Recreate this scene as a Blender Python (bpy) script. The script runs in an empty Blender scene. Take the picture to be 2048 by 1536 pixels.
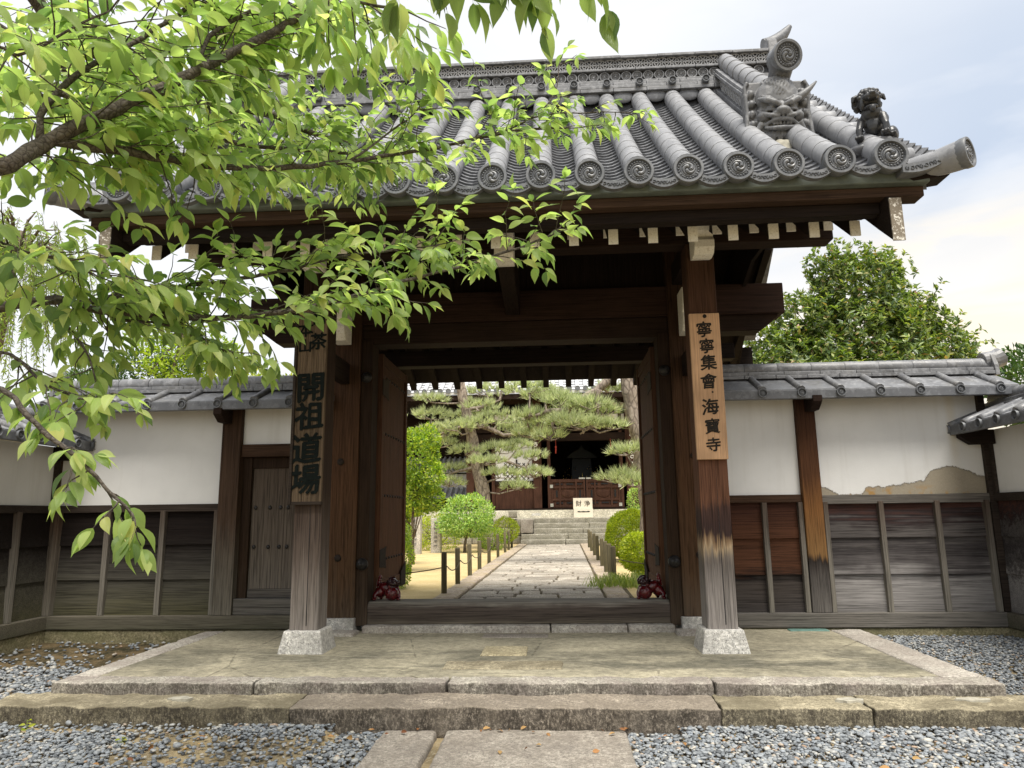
import bpy, bmesh, math, random
import numpy as np
from mathutils import Vector, Matrix, noise as mnoise

random.seed(7)
rng = np.random.default_rng(7)
SC = bpy.context.scene
COL = SC.collection

# ------------------------------------------------------------------ camera
cam_d = bpy.data.cameras.new('camera')
cam_d.sensor_width = 36.0
cam_d.lens = 710.0 / 1024 * 36.0
cam_d.clip_start = 0.05
cam_d.clip_end = 2000
cam = bpy.data.objects.new('camera', cam_d)
COL.objects.link(cam)
_r = (0.99799, 0.0621, -0.01236)
_u = (0.02339, -0.18029, 0.98334)
_f = (-0.05884, 0.98165, 0.18138)
cam.matrix_world = Matrix(((_r[0], _u[0], -_f[0], 0), (_r[1], _u[1], -_f[1], 0), (_r[2], _u[2], -_f[2], 1.5), (0, 0, 0, 1)))
SC.camera = cam

# ------------------------------------------------------------------ view, world, sun
SC.view_settings.view_transform = 'Standard'
SC.view_settings.look = 'None'
SC.view_settings.exposure = 1.02
SC.view_settings.gamma = 1.0
SC.render.film_transparent = False
try:
    SC.cycles.max_bounces = 8
    SC.cycles.diffuse_bounces = 5
    SC.cycles.transmission_bounces = 6
    SC.cycles.use_denoising = True
    SC.cycles.caustics_reflective = False
    SC.cycles.caustics_refractive = False
    SC.cycles.sample_clamp_indirect = 6.0
except Exception:
    pass

SUN_EL, SUN_AZ = math.radians(66), math.radians(160)   # azimuth clockwise from +Y
W = bpy.data.worlds.new("World")
SC.world = W
W.use_nodes = True
wn, wl = W.node_tree.nodes, W.node_tree.links
wn.clear()


def wnode(t, **kw):
    n = wn.new(t)
    for k, v in kw.items():
        setattr(n, k, v)
    return n


def wmath(op, a, b=None, clamp=False):
    n = wnode('ShaderNodeMath', operation=op, use_clamp=clamp)
    for i, v in enumerate((a, b)):
        if v is None:
            continue
        if isinstance(v, (int, float)):
            n.inputs[i].default_value = v
        else:
            wl.new(v, n.inputs[i])
    return n.outputs[0]


def wmix(fac, a, b):
    n = wnode('ShaderNodeMix', data_type='RGBA')
    for s, v in ((n.inputs['Factor'], fac), (n.inputs[6], a), (n.inputs[7], b)):
        if isinstance(v, (int, float)):
            s.default_value = v
        elif isinstance(v, tuple):
            s.default_value = (*v, 1)
        else:
            wl.new(v, s)
    return n.outputs[2]


def wramp(fac, stops):
    n = wnode('ShaderNodeValToRGB')
    el = n.color_ramp.elements
    while len(el) < len(stops):
        el.new(0.5)
    for e, (p, c) in zip(el, stops):
        e.position = p
        e.color = (c, c, c, 1) if isinstance(c, (int, float)) else (*c, 1)
    wl.new(fac, n.inputs[0])
    return n.outputs[0]


w_out = wnode('ShaderNodeOutputWorld')
w_bg = wnode('ShaderNodeBackground')
sky = wnode('ShaderNodeTexSky', sky_type='NISHITA')
sky.sun_disc = False
sky.sun_elevation = SUN_EL
sky.sun_rotation = SUN_AZ
sky.altitude = 50
w_tc = wnode('ShaderNodeTexCoord')
w_sep = wnode('ShaderNodeSeparateXYZ')
wl.new(w_tc.outputs['Generated'], w_sep.inputs[0])
w_map = wnode('ShaderNodeMapping')
w_map.inputs['Scale'].default_value = (1.0, 1.0, 3.4)
w_map.inputs['Rotation'].default_value = (0.0, 0.28, 0.2)
wl.new(w_tc.outputs['Generated'], w_map.inputs[0])
cn1 = wnode('ShaderNodeTexNoise')
cn1.inputs['Scale'].default_value = 1.7
cn1.inputs['Detail'].default_value = 7
cn1.inputs['Roughness'].default_value = 0.52
cn1.inputs['Distortion'].default_value = 0.35
wl.new(w_map.outputs[0], cn1.inputs['Vector'])
cn2 = wnode('ShaderNodeTexNoise')
cn2.inputs['Scale'].default_value = 4.6
cn2.inputs['Detail'].default_value = 6
cn2.inputs['Distortion'].default_value = 0.7
wl.new(w_map.outputs[0], cn2.inputs['Vector'])
wx, wy, wz = w_sep.outputs
# blue-grey gaps in the cloud deck, towards the right hand side of the view
side = wramp(wmath('ADD', wmath('MULTIPLY', wx, 0.5), 0.5), [(0.53, 0.0), (0.62, 0.55), (0.74, 1.0)])
gap = wramp(cn1.outputs[0], [(0.44, 1.0), (0.62, 0.15)])
up = wramp(wz, [(0.27, 0.05), (0.38, 1.0), (0.50, 0.85), (0.66, 0.2)])
blue = wmath('MULTIPLY', wmath('MULTIPLY', gap, side), up, True)
cloud = wmix(cn2.outputs[0], (0.73, 0.745, 0.77), (0.90, 0.90, 0.90))
low = wramp(wmath('ADD', wz, wmath('MULTIPLY', wx, -0.10)), [(0.10, 1.0), (0.27, 0.95), (0.325, 0.0)])
streak = wramp(cn2.outputs[0], [(0.38, 0.35), (0.55, 1.0)])
warm = wmath('MULTIPLY', wmath('MULTIPLY', low, side), streak, True)
deck = wmix(blue, cloud, (0.48, 0.55, 0.66))
deck = wmix(wmath('MULTIPLY', warm, 0.95), deck, (0.93, 0.82, 0.65))
clear = wnode('ShaderNodeVectorMath', operation='SCALE')
wl.new(sky.outputs[0], clear.inputs[0])
clear.inputs[3].default_value = 1.0
# overcast: the sky texture shows through the deck only a little
sk = wnode('ShaderNodeVectorMath', operation='SCALE')
wl.new(deck, sk.inputs[0])
sk.inputs[3].default_value = 5.9
skymix = wmix(0.93, clear.outputs[0], sk.outputs[0])
wl.new(skymix, w_bg.inputs[0])
w_bg.inputs[1].default_value = 0.11
wl.new(w_bg.outputs[0], w_out.inputs[0])

sun_d = bpy.data.lights.new('sun', 'SUN')
sun_d.energy = 3.0
sun_d.angle = math.radians(32)
sun_d.color = (1.0, 0.95, 0.86)
sun = bpy.data.objects.new('sun', sun_d)
COL.objects.link(sun)
_sd = Vector((math.sin(SUN_AZ) * math.cos(SUN_EL), math.cos(SUN_AZ) * math.cos(SUN_EL), math.sin(SUN_EL)))
sun.rotation_euler = _sd.to_track_quat('Z', 'Y').to_euler()

# ------------------------------------------------------------------ mesh builder


class MB:
    def __init__(self):
        self.v, self.f = [], []

    def add(self, vs, fs):
        b = len(self.v)
        self.v += [tuple(p) for p in vs]
        self.f += [tuple(i + b for i in q) for q in fs]
        return self

    def box(self, x0, x1, y0, y1, z0, z1):
        vs = [(x0, y0, z0), (x1, y0, z0), (x1, y1, z0), (x0, y1, z0), (x0, y0, z1), (x1, y0, z1), (x1, y1, z1), (x0, y1, z1)]
        return self.add(vs, [(0, 3, 2, 1), (4, 5, 6, 7), (0, 1, 5, 4), (1, 2, 6, 5), (2, 3, 7, 6), (3, 0, 4, 7)])

    def taper(self, cx, cy, z0, z1, bx, by, tx, ty):
        vs = [(cx - bx, cy - by, z0), (cx + bx, cy - by, z0), (cx + bx, cy + by, z0), (cx - bx, cy + by, z0),
              (cx - tx, cy - ty, z1), (cx + tx, cy - ty, z1), (cx + tx, cy + ty, z1), (cx - tx, cy + ty, z1)]
        return self.add(vs, [(0, 3, 2, 1), (4, 5, 6, 7), (0, 1, 5, 4), (1, 2, 6, 5), (2, 3, 7, 6), (3, 0, 4, 7)])

    def prism(self, poly, axis, a0, a1):
        """poly: 2D outline; axis 0: (y,z) along x, 1: (x,z) along y, 2: (x,y) along z"""
        def P(p, a):
            return (a, p[0], p[1]) if axis == 0 else (p[0], a, p[1]) if axis == 1 else (p[0], p[1], a)
        n = len(poly)
        vs = [P(p, a0) for p in poly] + [P(p, a1) for p in poly]
        fs = [(i, (i + 1) % n, n + (i + 1) % n, n + i) for i in range(n)]
        fs += [tuple(range(n - 1, -1, -1)), tuple(range(n, 2 * n))]
        return self.add(vs, fs)

    def strip(self, lower, upper, axis, a0, a1):
        """closed solid between two polylines of equal length (2D), extruded"""
        def P(p, a):
            return (a, p[0], p[1]) if axis == 0 else (p[0], a, p[1]) if axis == 1 else (p[0], p[1], a)
        n = len(lower)
        vs = []
        for l, u in zip(lower, upper):
            vs += [P(l, a0), P(u, a0), P(u, a1), P(l, a1)]
        fs = []
        for i in range(n - 1):
            b, c = 4 * i, 4 * i + 4
            for k in range(4):
                fs.append((b + k, b + (k + 1) % 4, c + (k + 1) % 4, c + k))
        fs += [(3, 2, 1, 0), (4 * n - 4, 4 * n - 3, 4 * n - 2, 4 * n - 1)]
        return self.add(vs, fs)

    def tube(self, path, radii, n=8, cap=True, flat=1.0):
        P = [Vector(p) for p in path]
        if not hasattr(radii, '__len__'):
            radii = [radii] * len(P)
        vs, fs = [], []
        up = Vector((0, 0, 1))
        d0 = (P[1] - P[0]).normalized()
        if abs(d0.dot(up)) > 0.95:
            up = Vector((1, 0, 0))
        side = d0.cross(up).normalized()
        for i, p in enumerate(P):
            d = (P[min(i + 1, len(P) - 1)] - P[max(i - 1, 0)])
            d = d.normalized() if d.length > 1e-9 else d0
            side = (side - d * side.dot(d))
            side = side.normalized() if side.length > 1e-6 else d.orthogonal().normalized()
            w = side.cross(d).normalized()
            for k in range(n):
                a = 2 * math.pi * k / n
                vs.append(p + side * (math.cos(a) * radii[i]) + w * (math.sin(a) * radii[i] * flat))
        for i in range(len(P) - 1):
            for k in range(n):
                a, b = i * n + k, i * n + (k + 1) % n
                fs.append((a, b, b + n, a + n))
        if cap:
            fs.append(tuple(range(n - 1, -1, -1)))
            fs.append(tuple(range((len(P) - 1) * n, len(P) * n)))
        return self.add(vs, fs)

    def ell(self, c, r, nu=12, nv=8, rot=None):
        vs, fs = [], []
        c = Vector(c)
        R = rot.to_3x3() if rot is not None else None
        for j in range(1, nv):
            t = math.pi * j / nv
            for i in range(nu):
                p = 2 * math.pi * i / nu
                q = Vector((r[0] * math.sin(t) * math.cos(p), r[1] * math.sin(t) * math.sin(p), r[2] * math.cos(t)))
                vs.append(c + (R @ q if R else q))
        t, b = Vector((0, 0, r[2])), Vector((0, 0, -r[2]))
        vs += [c + (R @ t if R else t), c + (R @ b if R else b)]
        T, Bm = len(vs) - 2, len(vs) - 1
        for j in range(nv - 2):
            for i in range(nu):
                a, b2 = j * nu + i, j * nu + (i + 1) % nu
                fs.append((a, a + nu, b2 + nu, b2))
        for i in range(nu):
            fs.append((T, i, (i + 1) % nu))
            o = (nv - 2) * nu
            fs.append((Bm, o + (i + 1) % nu, o + i))
        return self.add(vs, fs)

    def lathe(self, prof, frame, n=24, close=True):
        """prof: list of (r, h); frame: Matrix placing local Z axis"""
        vs, fs = [], []
        for r, h in prof:
            for k in range(n):
                a = 2 * math.pi * k / n
                vs.append(frame @ Vector((r * math.cos(a), r * math.sin(a), h)))
        for i in range(len(prof) - 1):
            for k in range(n):
                a, b = i * n + k, i * n + (k + 1) % n
                fs.append((a, b, b + n, a + n))
        if close:
            fs.append(tuple(range(n - 1, -1, -1)))
            o = (len(prof) - 1) * n
            fs.append(tuple(range(o, o + n)))
        return self.add(vs, fs)

    def grid(self, fn, nu, nv):
        vs = [fn(i / nu, j / nv) for j in range(nv + 1) for i in range(nu + 1)]
        fs = [(j * (nu + 1) + i, j * (nu + 1) + i + 1, (j + 1) * (nu + 1) + i + 1, (j + 1) * (nu + 1) + i) for j in range(nv) for i in range(nu)]
        return self.add(vs, fs)

    def rough_box(self, x0, x1, y0, y1, z0, z1, step=0.06, amp=0.008, seed=0.0, rnd=0.02, skip_bottom=True):
        """a hewn stone block: box whose faces are diced and pushed about by noise, arrises rounded"""
        nx = max(2, min(70, int((x1 - x0) / step)))
        ny = max(2, min(70, int((y1 - y0) / step)))
        nz = max(2, min(30, int((z1 - z0) / step)))
        c = Vector(((x0 + x1) / 2, (y0 + y1) / 2, (z0 + z1) / 2))
        h = Vector(((x1 - x0) / 2, (y1 - y0) / 2, (z1 - z0) / 2))
        rr = min(rnd, h.x * .9, h.y * .9, h.z * .9)

        def P(x, y, z):
            q = Vector((x, y, z)) - c
            inn = Vector((max(-h.x + rr, min(h.x - rr, q.x)), max(-h.y + rr, min(h.y - rr, q.y)), max(-h.z + rr, min(h.z - rr, q.z))))
            d = q - inn
            if d.length > 1e-9 and sum(1 for t in d if abs(t) > 1e-6) > 1:
                q = inn + d.normalized() * rr
            w = c + q
            n = mnoise.noise_vector(w * 7.0 + Vector((seed, seed * 1.7, 0))) * amp + mnoise.noise_vector(w * 23.0) * amp * 0.45
            return w + n

        def L(a, b, n):
            # extra rows close to the two arrises
            e = min(rr, (b - a) / 3)
            return [a, a + e * .5, a + e] + [a + e + (b - a - 2 * e) * i / n for i in range(1, n)] + [b - e, b - e * .5, b]
        X, Y, Z = L(x0, x1, nx), L(y0, y1, ny), L(z0, z1, nz)

        def face(A, B, fn, flip):
            na, nb = len(A), len(B)
            vs = [fn(a, b) for b in B for a in A]
            fs = []
            for j in range(nb - 1):
                for i in range(na - 1):
                    q = (j * na + i, j * na + i + 1, (j + 1) * na + i + 1, (j + 1) * na + i)
                    fs.append(q[::-1] if flip else q)
            self.add(vs, fs)
        face(X, Y, lambda a, b: P(a, b, z1), False)
        face(X, Z, lambda a, b: P(a, y0, b), False)
        face(X, Z, lambda a, b: P(a, y1, b), True)
        face(Y, Z, lambda a, b: P(x0, a, b), True)
        face(Y, Z, lambda a, b: P(x1, a, b), False)
        if not skip_bottom:
            face(X, Y, lambda a, b: P(a, b, z0), True)
        return self

    def xf(self, m, start=0):
        self.v = self.v[:start] + [tuple(m @ Vector(p)) for p in self.v[start:]]
        return self


def origin(o):
    p = Vector((0, 0, 0))
    while o is not None:
        p += Vector(o.location)
        o = o.parent
    return p


def mk_mesh(name, mb, mat, smooth=False, off=(0, 0, 0), weld=False):
    me = bpy.data.meshes.new(name)
    ox, oy, oz = off
    me.from_pydata([(x - ox, y - oy, z - oz) for x, y, z in mb.v], [], mb.f)
    if weld:
        bm = bmesh.new()
        bm.from_mesh(me)
        bmesh.ops.remove_doubles(bm, verts=bm.verts, dist=1e-5)
        bm.to_mesh(me)
        bm.free()
    if smooth:
        me.polygons.foreach_set('use_smooth', [True] * len(me.polygons))
    if mat is not None:
        for m in (mat if isinstance(mat, (list, tuple)) else [mat]):
            me.materials.append(m)
    me.update()
    return me


def part(name, mb, mat, parent=None, bevel=0.0, smooth=False, label=None, weld=False, auto=None):
    off = origin(parent) if parent is not None else (0, 0, 0)
    me = mk_mesh(name, mb, mat, smooth, off, weld)
    o = bpy.data.objects.new(name, me)
    COL.objects.link(o)
    if parent is not None:
        o.parent = parent
    if label:
        o['label'] = label
    if bevel:
        m = o.modifiers.new('bevel', 'BEVEL')
        m.width = bevel
        m.segments = 2
        m.limit_method = 'ANGLE'
        m.angle_limit = math.radians(40)
    if auto is not None:
        bm = bmesh.new()
        bm.from_mesh(me)
        for e in bm.edges:
            if len(e.link_faces) == 2 and e.calc_face_angle(0) > math.radians(auto):
                e.smooth = False
        for f in bm.faces:
            f.smooth = True
        bm.to_mesh(me)
        bm.free()
    return o


def place(name, me, parent, loc, rot=(0, 0, 0), scale=(1, 1, 1)):
    """one more part sharing a mesh; loc in world"""
    o = bpy.data.objects.new(name, me)
    COL.objects.link(o)
    if parent is not None:
        o.parent = parent
        o.location = Vector(loc) - origin(parent)
    else:
        o.location = loc
    o.rotation_euler = rot
    o.scale = scale
    return o


def tag(o, label, cat, group=None):
    o['label'] = label
    o['category'] = cat
    if group:
        o['group'] = group
    return o


def thing(name, label, cat, loc=(0, 0, 0), group=None):
    o = bpy.data.objects.new(name, None)
    o.empty_display_size = 0.1
    COL.objects.link(o)
    o.location = loc
    return tag(o, label, cat, group)


def struct(name, mb, mat, kind='structure', **kw):
    o = part(name, mb, mat, None, **kw)
    o['kind'] = kind
    return o


def dup_tree(o, parent=None):
    c = o.copy()
    COL.objects.link(c)
    c.parent = parent
    for ch in list(o.children):
        dup_tree(ch, c)
    return c


def np_mesh(name, V, F, mat, uv=None, smooth=True, parent=None):
    """V (n,3), F (m,k) int arrays, all faces of k corners"""
    V = np.asarray(V, dtype=np.float32)
    F = np.asarray(F, dtype=np.int32)
    m, k = F.shape
    if parent is not None:
        V = V - np.array(origin(parent), dtype=np.float32)
    me = bpy.data.meshes.new(name)
    me.vertices.add(len(V))
    me.vertices.foreach_set('co', V.ravel())
    me.loops.add(m * k)
    me.loops.foreach_set('vertex_index', F.ravel())
    me.polygons.add(m)
    me.polygons.foreach_set('loop_start', np.arange(0, m * k, k, dtype=np.int32))
    try:
        me.polygons.foreach_set('loop_total', np.full(m, k, dtype=np.int32))
    except Exception:
        pass
    if smooth:
        me.polygons.foreach_set('use_smooth', np.ones(m, dtype=bool))
    if uv is not None:
        l = me.uv_layers.new(name='UVMap')
        l.data.foreach_set('uv', np.asarray(uv, dtype=np.float32)[F.ravel()].ravel())
    me.materials.append(mat)
    me.update(calc_edges=True)
    me.validate()
    o = bpy.data.objects.new(name, me)
    COL.objects.link(o)
    if parent is not None:
        o.parent = parent
    return o


def fuse(mb, voxel, mat, name, parent=None, smooth_it=2):
    """melt overlapping closed pieces into one continuous surface"""
    me = mk_mesh(name + '_src', mb, None)
    o = bpy.data.objects.new(name + '_src', me)
    COL.objects.link(o)
    m = o.modifiers.new('r', 'REMESH')
    m.mode = 'VOXEL'
    m.voxel_size = voxel
    m.use_smooth_shade = True
    if smooth_it:
        s = o.modifiers.new('s', 'SMOOTH')
        s.factor = 0.5
        s.iterations = smooth_it
    dg = bpy.context.evaluated_depsgraph_get()
    new = bpy.data.meshes.new_from_object(o.evaluated_get(dg))
    bpy.data.objects.remove(o)
    new.name = name
    new.materials.clear()
    new.materials.append(mat)
    off = origin(parent) if parent is not None else Vector((0, 0, 0))
    new.transform(Matrix.Translation(-off))
    new.polygons.foreach_set('use_smooth', [True] * len(new.polygons))
    r = bpy.data.objects.new(name, new)
    COL.objects.link(r)
    if parent is not None:
        r.parent = parent
    return r


def glyph(ch, size, mat, parent, x, z, y, depth=0.004, face=-1, brush=0.02, bold=0.02, name='character', shear=0.0, thick=0.0):
    """one written character standing upright, facing -Y"""
    cu = bpy.data.curves.new('glyph', 'FONT')
    cu.body = ch
    cu.offset = bold
    cu.extrude = 0.05
    cu.resolution_u = 3
    o = bpy.data.objects.new('glyph', cu)
    COL.objects.link(o)
    dg = bpy.context.evaluated_depsgraph_get()
    me = bpy.data.meshes.new_from_object(o.evaluated_get(dg))
    bpy.data.objects.remove(o)
    bpy.data.curves.remove(cu)
    n = len(me.vertices)
    co = np.zeros(n * 3, dtype=np.float32)
    me.vertices.foreach_get('co', co)
    co = co.reshape(-1, 3)
    lo, hi = co.min(0), co.max(0)
    co[:, :2] = (co[:, :2] - (lo[:2] + hi[:2]) / 2) / max(hi[0] - lo[0], hi[1] - lo[1], .6)
    off = origin(parent)
    out = np.zeros_like(co)
    for i in range(n):
        a, b = float(co[i, 0]), float(co[i, 1])
        q = mnoise.noise_vector(Vector((a * 5 + ord(ch) % 97, b * 5, 0)))
        a += q.x * brush
        b += q.y * brush + a * 0.07
        a += b * shear
        out[i] = (x + a * size - off.x, y - (depth if co[i, 2] > 0 else 0) - off.y, z + b * size - off.z)
    if thick:
        # several passes of the brush, each a hair prouder than the last
        F0 = [tuple(p_.vertices) for p_ in me.polygons]
        VV, FF = [], []
        for i_, (ax, az) in enumerate(((0, 0), (1, .35), (-1, -.2), (.25, 1), (-.2, -1))):
            VV += [(q[0] + ax * thick * size, q[1] - i_ * .0005, q[2] + az * thick * size) for q in out]
            FF += [tuple(k_ + i_ * n for k_ in f_) for f_ in F0]
        me = bpy.data.meshes.new('glyph')
        me.from_pydata([tuple(map(float, q)) for q in VV], [], FF)
    else:
        me.vertices.foreach_set('co', out.ravel())
    me.materials.clear()
    me.materials.append(mat)
    me.update()
    o = bpy.data.objects.new(name, me)
    COL.objects.link(o)
    o.parent = parent
    return o
# ------------------------------------------------------------------ procedural materials


class G:
    def __init__(self, name, rough=0.8, spec=0.3):
        self.m = bpy.data.materials.new(name)
        self.m.use_nodes = True
        self.n, self.l = self.m.node_tree.nodes, self.m.node_tree.links
        self.b = self.n['Principled BSDF']
        self.b.inputs['Roughness'].default_value = rough
        self.b.inputs['Specular IOR Level'].default_value = spec
        self._pos = None

    def node(self, t, **kw):
        n = self.n.new(t)
        for k, v in kw.items():
            setattr(n, k, v)
        return n

    def put(self, sock, v):
        if isinstance(v, (int, float)):
            if sock.type == 'RGBA':
                sock.default_value = (v, v, v, 1)
            else:
                sock.default_value = v
        elif isinstance(v, (tuple, list)):
            sock.default_value = (*v, 1) if sock.type == 'RGBA' and len(v) == 3 else v
        else:
            self.l.new(v, sock)

    def geo(self):
        if self._pos is None:
            self._pos = self.node('ShaderNodeNewGeometry')
        return self._pos

    def pos(self):
        return self.geo().outputs['Position']

    def rnd(self):
        return self.geo().outputs['Random Per Island']

    def obj(self):
        return self.node('ShaderNodeTexCoord').outputs['Object']

    def uv(self):
        return self.node('ShaderNodeTexCoord').outputs['UV']

    def oi(self):
        return self.node('ShaderNodeObjectInfo').outputs['Random']

    def map(self, v, scale=(1, 1, 1), loc=(0, 0, 0), rot=(0, 0, 0)):
        n = self.node('ShaderNodeMapping')
        n.inputs['Scale'].default_value = scale
        n.inputs['Location'].default_value = loc
        n.inputs['Rotation'].default_value = rot
        self.l.new(v, n.inputs[0])
        return n.outputs[0]

    def noise(self, v, scale=1.0, detail=4, rough=0.55, dist=0.0):
        n = self.node('ShaderNodeTexNoise')
        n.inputs['Scale'].default_value = scale
        n.inputs['Detail'].default_value = detail
        n.inputs['Roughness'].default_value = rough
        n.inputs['Distortion'].default_value = dist
        self.l.new(v, n.inputs['Vector'])
        return n.outputs[0]

    def vor(self, v, scale=1.0, feature='F1', out='Distance'):
        n = self.node('ShaderNodeTexVoronoi', feature=feature)
        n.inputs['Scale'].default_value = scale
        self.l.new(v, n.inputs['Vector'])
        return n.outputs[out]

    def wave(self, v, scale=1.0, dist=2.0, detail=2, dscale=1.0, bands='X', rings=False):
        n = self.node('ShaderNodeTexWave')
        n.wave_type = 'RINGS' if rings else 'BANDS'
        if rings:
            n.rings_direction = bands
        else:
            n.bands_direction = bands
        n.inputs['Scale'].default_value = scale
        n.inputs['Distortion'].default_value = dist
        n.inputs['Detail'].default_value = detail
        n.inputs['Detail Scale'].default_value = dscale
        self.l.new(v, n.inputs['Vector'])
        return n.outputs['Fac']

    def ramp(self, fac, stops, interp='LINEAR'):
        n = self.node('ShaderNodeValToRGB')
        n.color_ramp.interpolation = interp
        el = n.color_ramp.elements
        while len(el) < len(stops):
            el.new(0.5)
        for e, (p, c) in zip(el, stops):
            e.position = p
            e.color = (c, c, c, 1) if isinstance(c, (int, float)) else (*c, 1)
        self.l.new(fac, n.inputs[0])
        return n.outputs[0]

    def mix(self, fac, a, b, mode='MIX'):
        n = self.node('ShaderNodeMix', data_type='RGBA', blend_type=mode)
        self.put(n.inputs[0], fac)
        self.put(n.inputs[6], a)
        self.put(n.inputs[7], b)
        return n.outputs[2]

    def math(self, op, a, b=None, clamp=False):
        n = self.node('ShaderNodeMath', operation=op, use_clamp=clamp)
        self.put(n.inputs[0], a)
        if b is not None:
            self.put(n.inputs[1], b)
        return n.outputs[0]

    def sep(self, v):
        n = self.node('ShaderNodeSeparateXYZ')
        self.l.new(v, n.inputs[0])
        return n.outputs

    def rng(self, v, a, b, c=0.0, d=1.0):
        n = self.node('ShaderNodeMapRange')
        self.put(n.inputs[0], v)
        for i, x in enumerate((a, b, c, d)):
            n.inputs[i + 1].default_value = x
        return n.outputs[0]

    def bump(self, h, strength=0.3, dist=0.01):
        n = self.node('ShaderNodeBump')
        n.inputs['Strength'].default_value = strength
        n.inputs['Distance'].default_value = dist
        self.l.new(h, n.inputs['Height'])
        self.l.new(n.outputs[0], self.b.inputs['Normal'])

    def col(self, c):
        self.put(self.b.inputs['Base Color'], c)

    def rough(self, v):
        self.put(self.b.inputs['Roughness'], v)


def wood(name, stops, axis=2, seed=0.0, rough=0.82, grain=1.0, edge=0.25, fig=0.35, island=False, xs=None, bump=0.35, spec=0.12, k=0.74, gs=11.0):
    """weathered timber. stops: [(height z, colour)], the wear climbs ragged along the grain"""
    g = G(name, rough, spec)
    stops = [(z_, tuple(q * k for q in c_)) for z_, c_ in stops]
    p = g.map(g.pos(), loc=(seed * 3.1, seed * 1.7, seed * 0.9))
    if island:
        add = g.node('ShaderNodeVectorMath', operation='ADD')
        cx = g.node('ShaderNodeCombineXYZ')
        r9 = g.math('MULTIPLY', g.rnd(), 9.0)
        for i in range(3):
            g.l.new(r9, cx.inputs[i])
        g.l.new(p, add.inputs[0])
        g.l.new(cx.outputs[0], add.inputs[1])
        p = add.outputs[0]
    s1 = [gs, gs, gs]
    s1[axis] = 0.05 * gs
    s2 = [95.0, 95.0, 95.0]
    s2[axis] = 2.2
    n1 = g.noise(g.map(p, tuple(s1)), 1.0, 5, 0.6, 0.9)
    n2 = g.noise(g.map(p, tuple(s2)), 1.0, 3, 0.6)
    fine = g.ramp(n2, [(0.30, 0.45), (0.5, 1.0), (0.72, 1.25)])
    rings = g.math('FRACT', g.math('MULTIPLY', n1, 9.0))
    ringl = g.ramp(rings, [(0.0, 0.62), (0.25, 1.06), (0.8, 1.0), (1.0, 0.66)])
    lum = g.mix(fig, g.ramp(n1, [(0.25, 0.7), (0.75, 1.25)]), ringl)
    lum = g.mix(grain, 1.0, g.mix(1.0, lum, fine, 'MULTIPLY'))
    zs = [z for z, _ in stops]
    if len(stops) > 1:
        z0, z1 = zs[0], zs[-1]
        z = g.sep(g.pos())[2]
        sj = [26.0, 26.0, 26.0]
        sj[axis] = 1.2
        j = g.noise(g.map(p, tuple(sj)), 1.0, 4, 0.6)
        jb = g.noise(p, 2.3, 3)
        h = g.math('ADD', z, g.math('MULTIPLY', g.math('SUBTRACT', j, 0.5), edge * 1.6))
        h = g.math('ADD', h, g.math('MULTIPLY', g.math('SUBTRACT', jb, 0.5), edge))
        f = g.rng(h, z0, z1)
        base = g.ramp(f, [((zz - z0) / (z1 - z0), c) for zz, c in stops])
    else:
        c = stops[0][1]
        base = g.ramp(g.noise(p, 1.6, 4), [(0.3, tuple(x * .75 for x in c)), (0.7, tuple(x * 1.22 for x in c))])
    col = g.mix(1.0, base, lum, 'MULTIPLY')
    g.col(col)
    g.bump(g.math('ADD', n2, g.math('MULTIPLY', rings, 0.25)), bump, 0.006)
    return g.m


M = {}
BR = (0.060, 0.033, 0.020)       # brown cedar
DK = (0.030, 0.017, 0.012)
GR = (0.200, 0.175, 0.150)       # bleached
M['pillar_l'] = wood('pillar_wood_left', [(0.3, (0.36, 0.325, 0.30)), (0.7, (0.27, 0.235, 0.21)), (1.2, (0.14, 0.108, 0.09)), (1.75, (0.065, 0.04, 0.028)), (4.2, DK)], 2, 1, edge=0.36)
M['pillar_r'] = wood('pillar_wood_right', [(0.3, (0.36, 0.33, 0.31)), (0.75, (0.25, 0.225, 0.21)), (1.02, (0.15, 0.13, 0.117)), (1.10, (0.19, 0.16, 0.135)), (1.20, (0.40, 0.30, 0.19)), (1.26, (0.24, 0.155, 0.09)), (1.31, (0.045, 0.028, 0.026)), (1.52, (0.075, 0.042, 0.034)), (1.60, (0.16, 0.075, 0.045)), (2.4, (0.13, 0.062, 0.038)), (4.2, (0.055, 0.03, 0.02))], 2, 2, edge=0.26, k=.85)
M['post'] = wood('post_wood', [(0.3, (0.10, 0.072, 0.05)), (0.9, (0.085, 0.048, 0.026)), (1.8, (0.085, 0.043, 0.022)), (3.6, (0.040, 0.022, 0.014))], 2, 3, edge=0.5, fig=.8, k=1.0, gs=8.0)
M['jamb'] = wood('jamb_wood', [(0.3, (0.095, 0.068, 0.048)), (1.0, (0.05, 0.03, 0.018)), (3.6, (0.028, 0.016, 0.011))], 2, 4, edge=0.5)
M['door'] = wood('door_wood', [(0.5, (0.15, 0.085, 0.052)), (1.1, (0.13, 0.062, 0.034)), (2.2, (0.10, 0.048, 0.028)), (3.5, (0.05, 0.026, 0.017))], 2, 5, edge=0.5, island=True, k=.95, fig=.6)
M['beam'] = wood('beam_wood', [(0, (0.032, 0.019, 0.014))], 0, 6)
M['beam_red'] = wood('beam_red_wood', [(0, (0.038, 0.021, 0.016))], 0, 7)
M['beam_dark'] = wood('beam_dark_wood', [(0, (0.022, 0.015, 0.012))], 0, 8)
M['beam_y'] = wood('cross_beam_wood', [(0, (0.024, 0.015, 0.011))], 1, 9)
M['board_v'] = wood('ceiling_board_wood', [(0, (0.02, 0.013, 0.011))], 2, 10, island=True)
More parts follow.
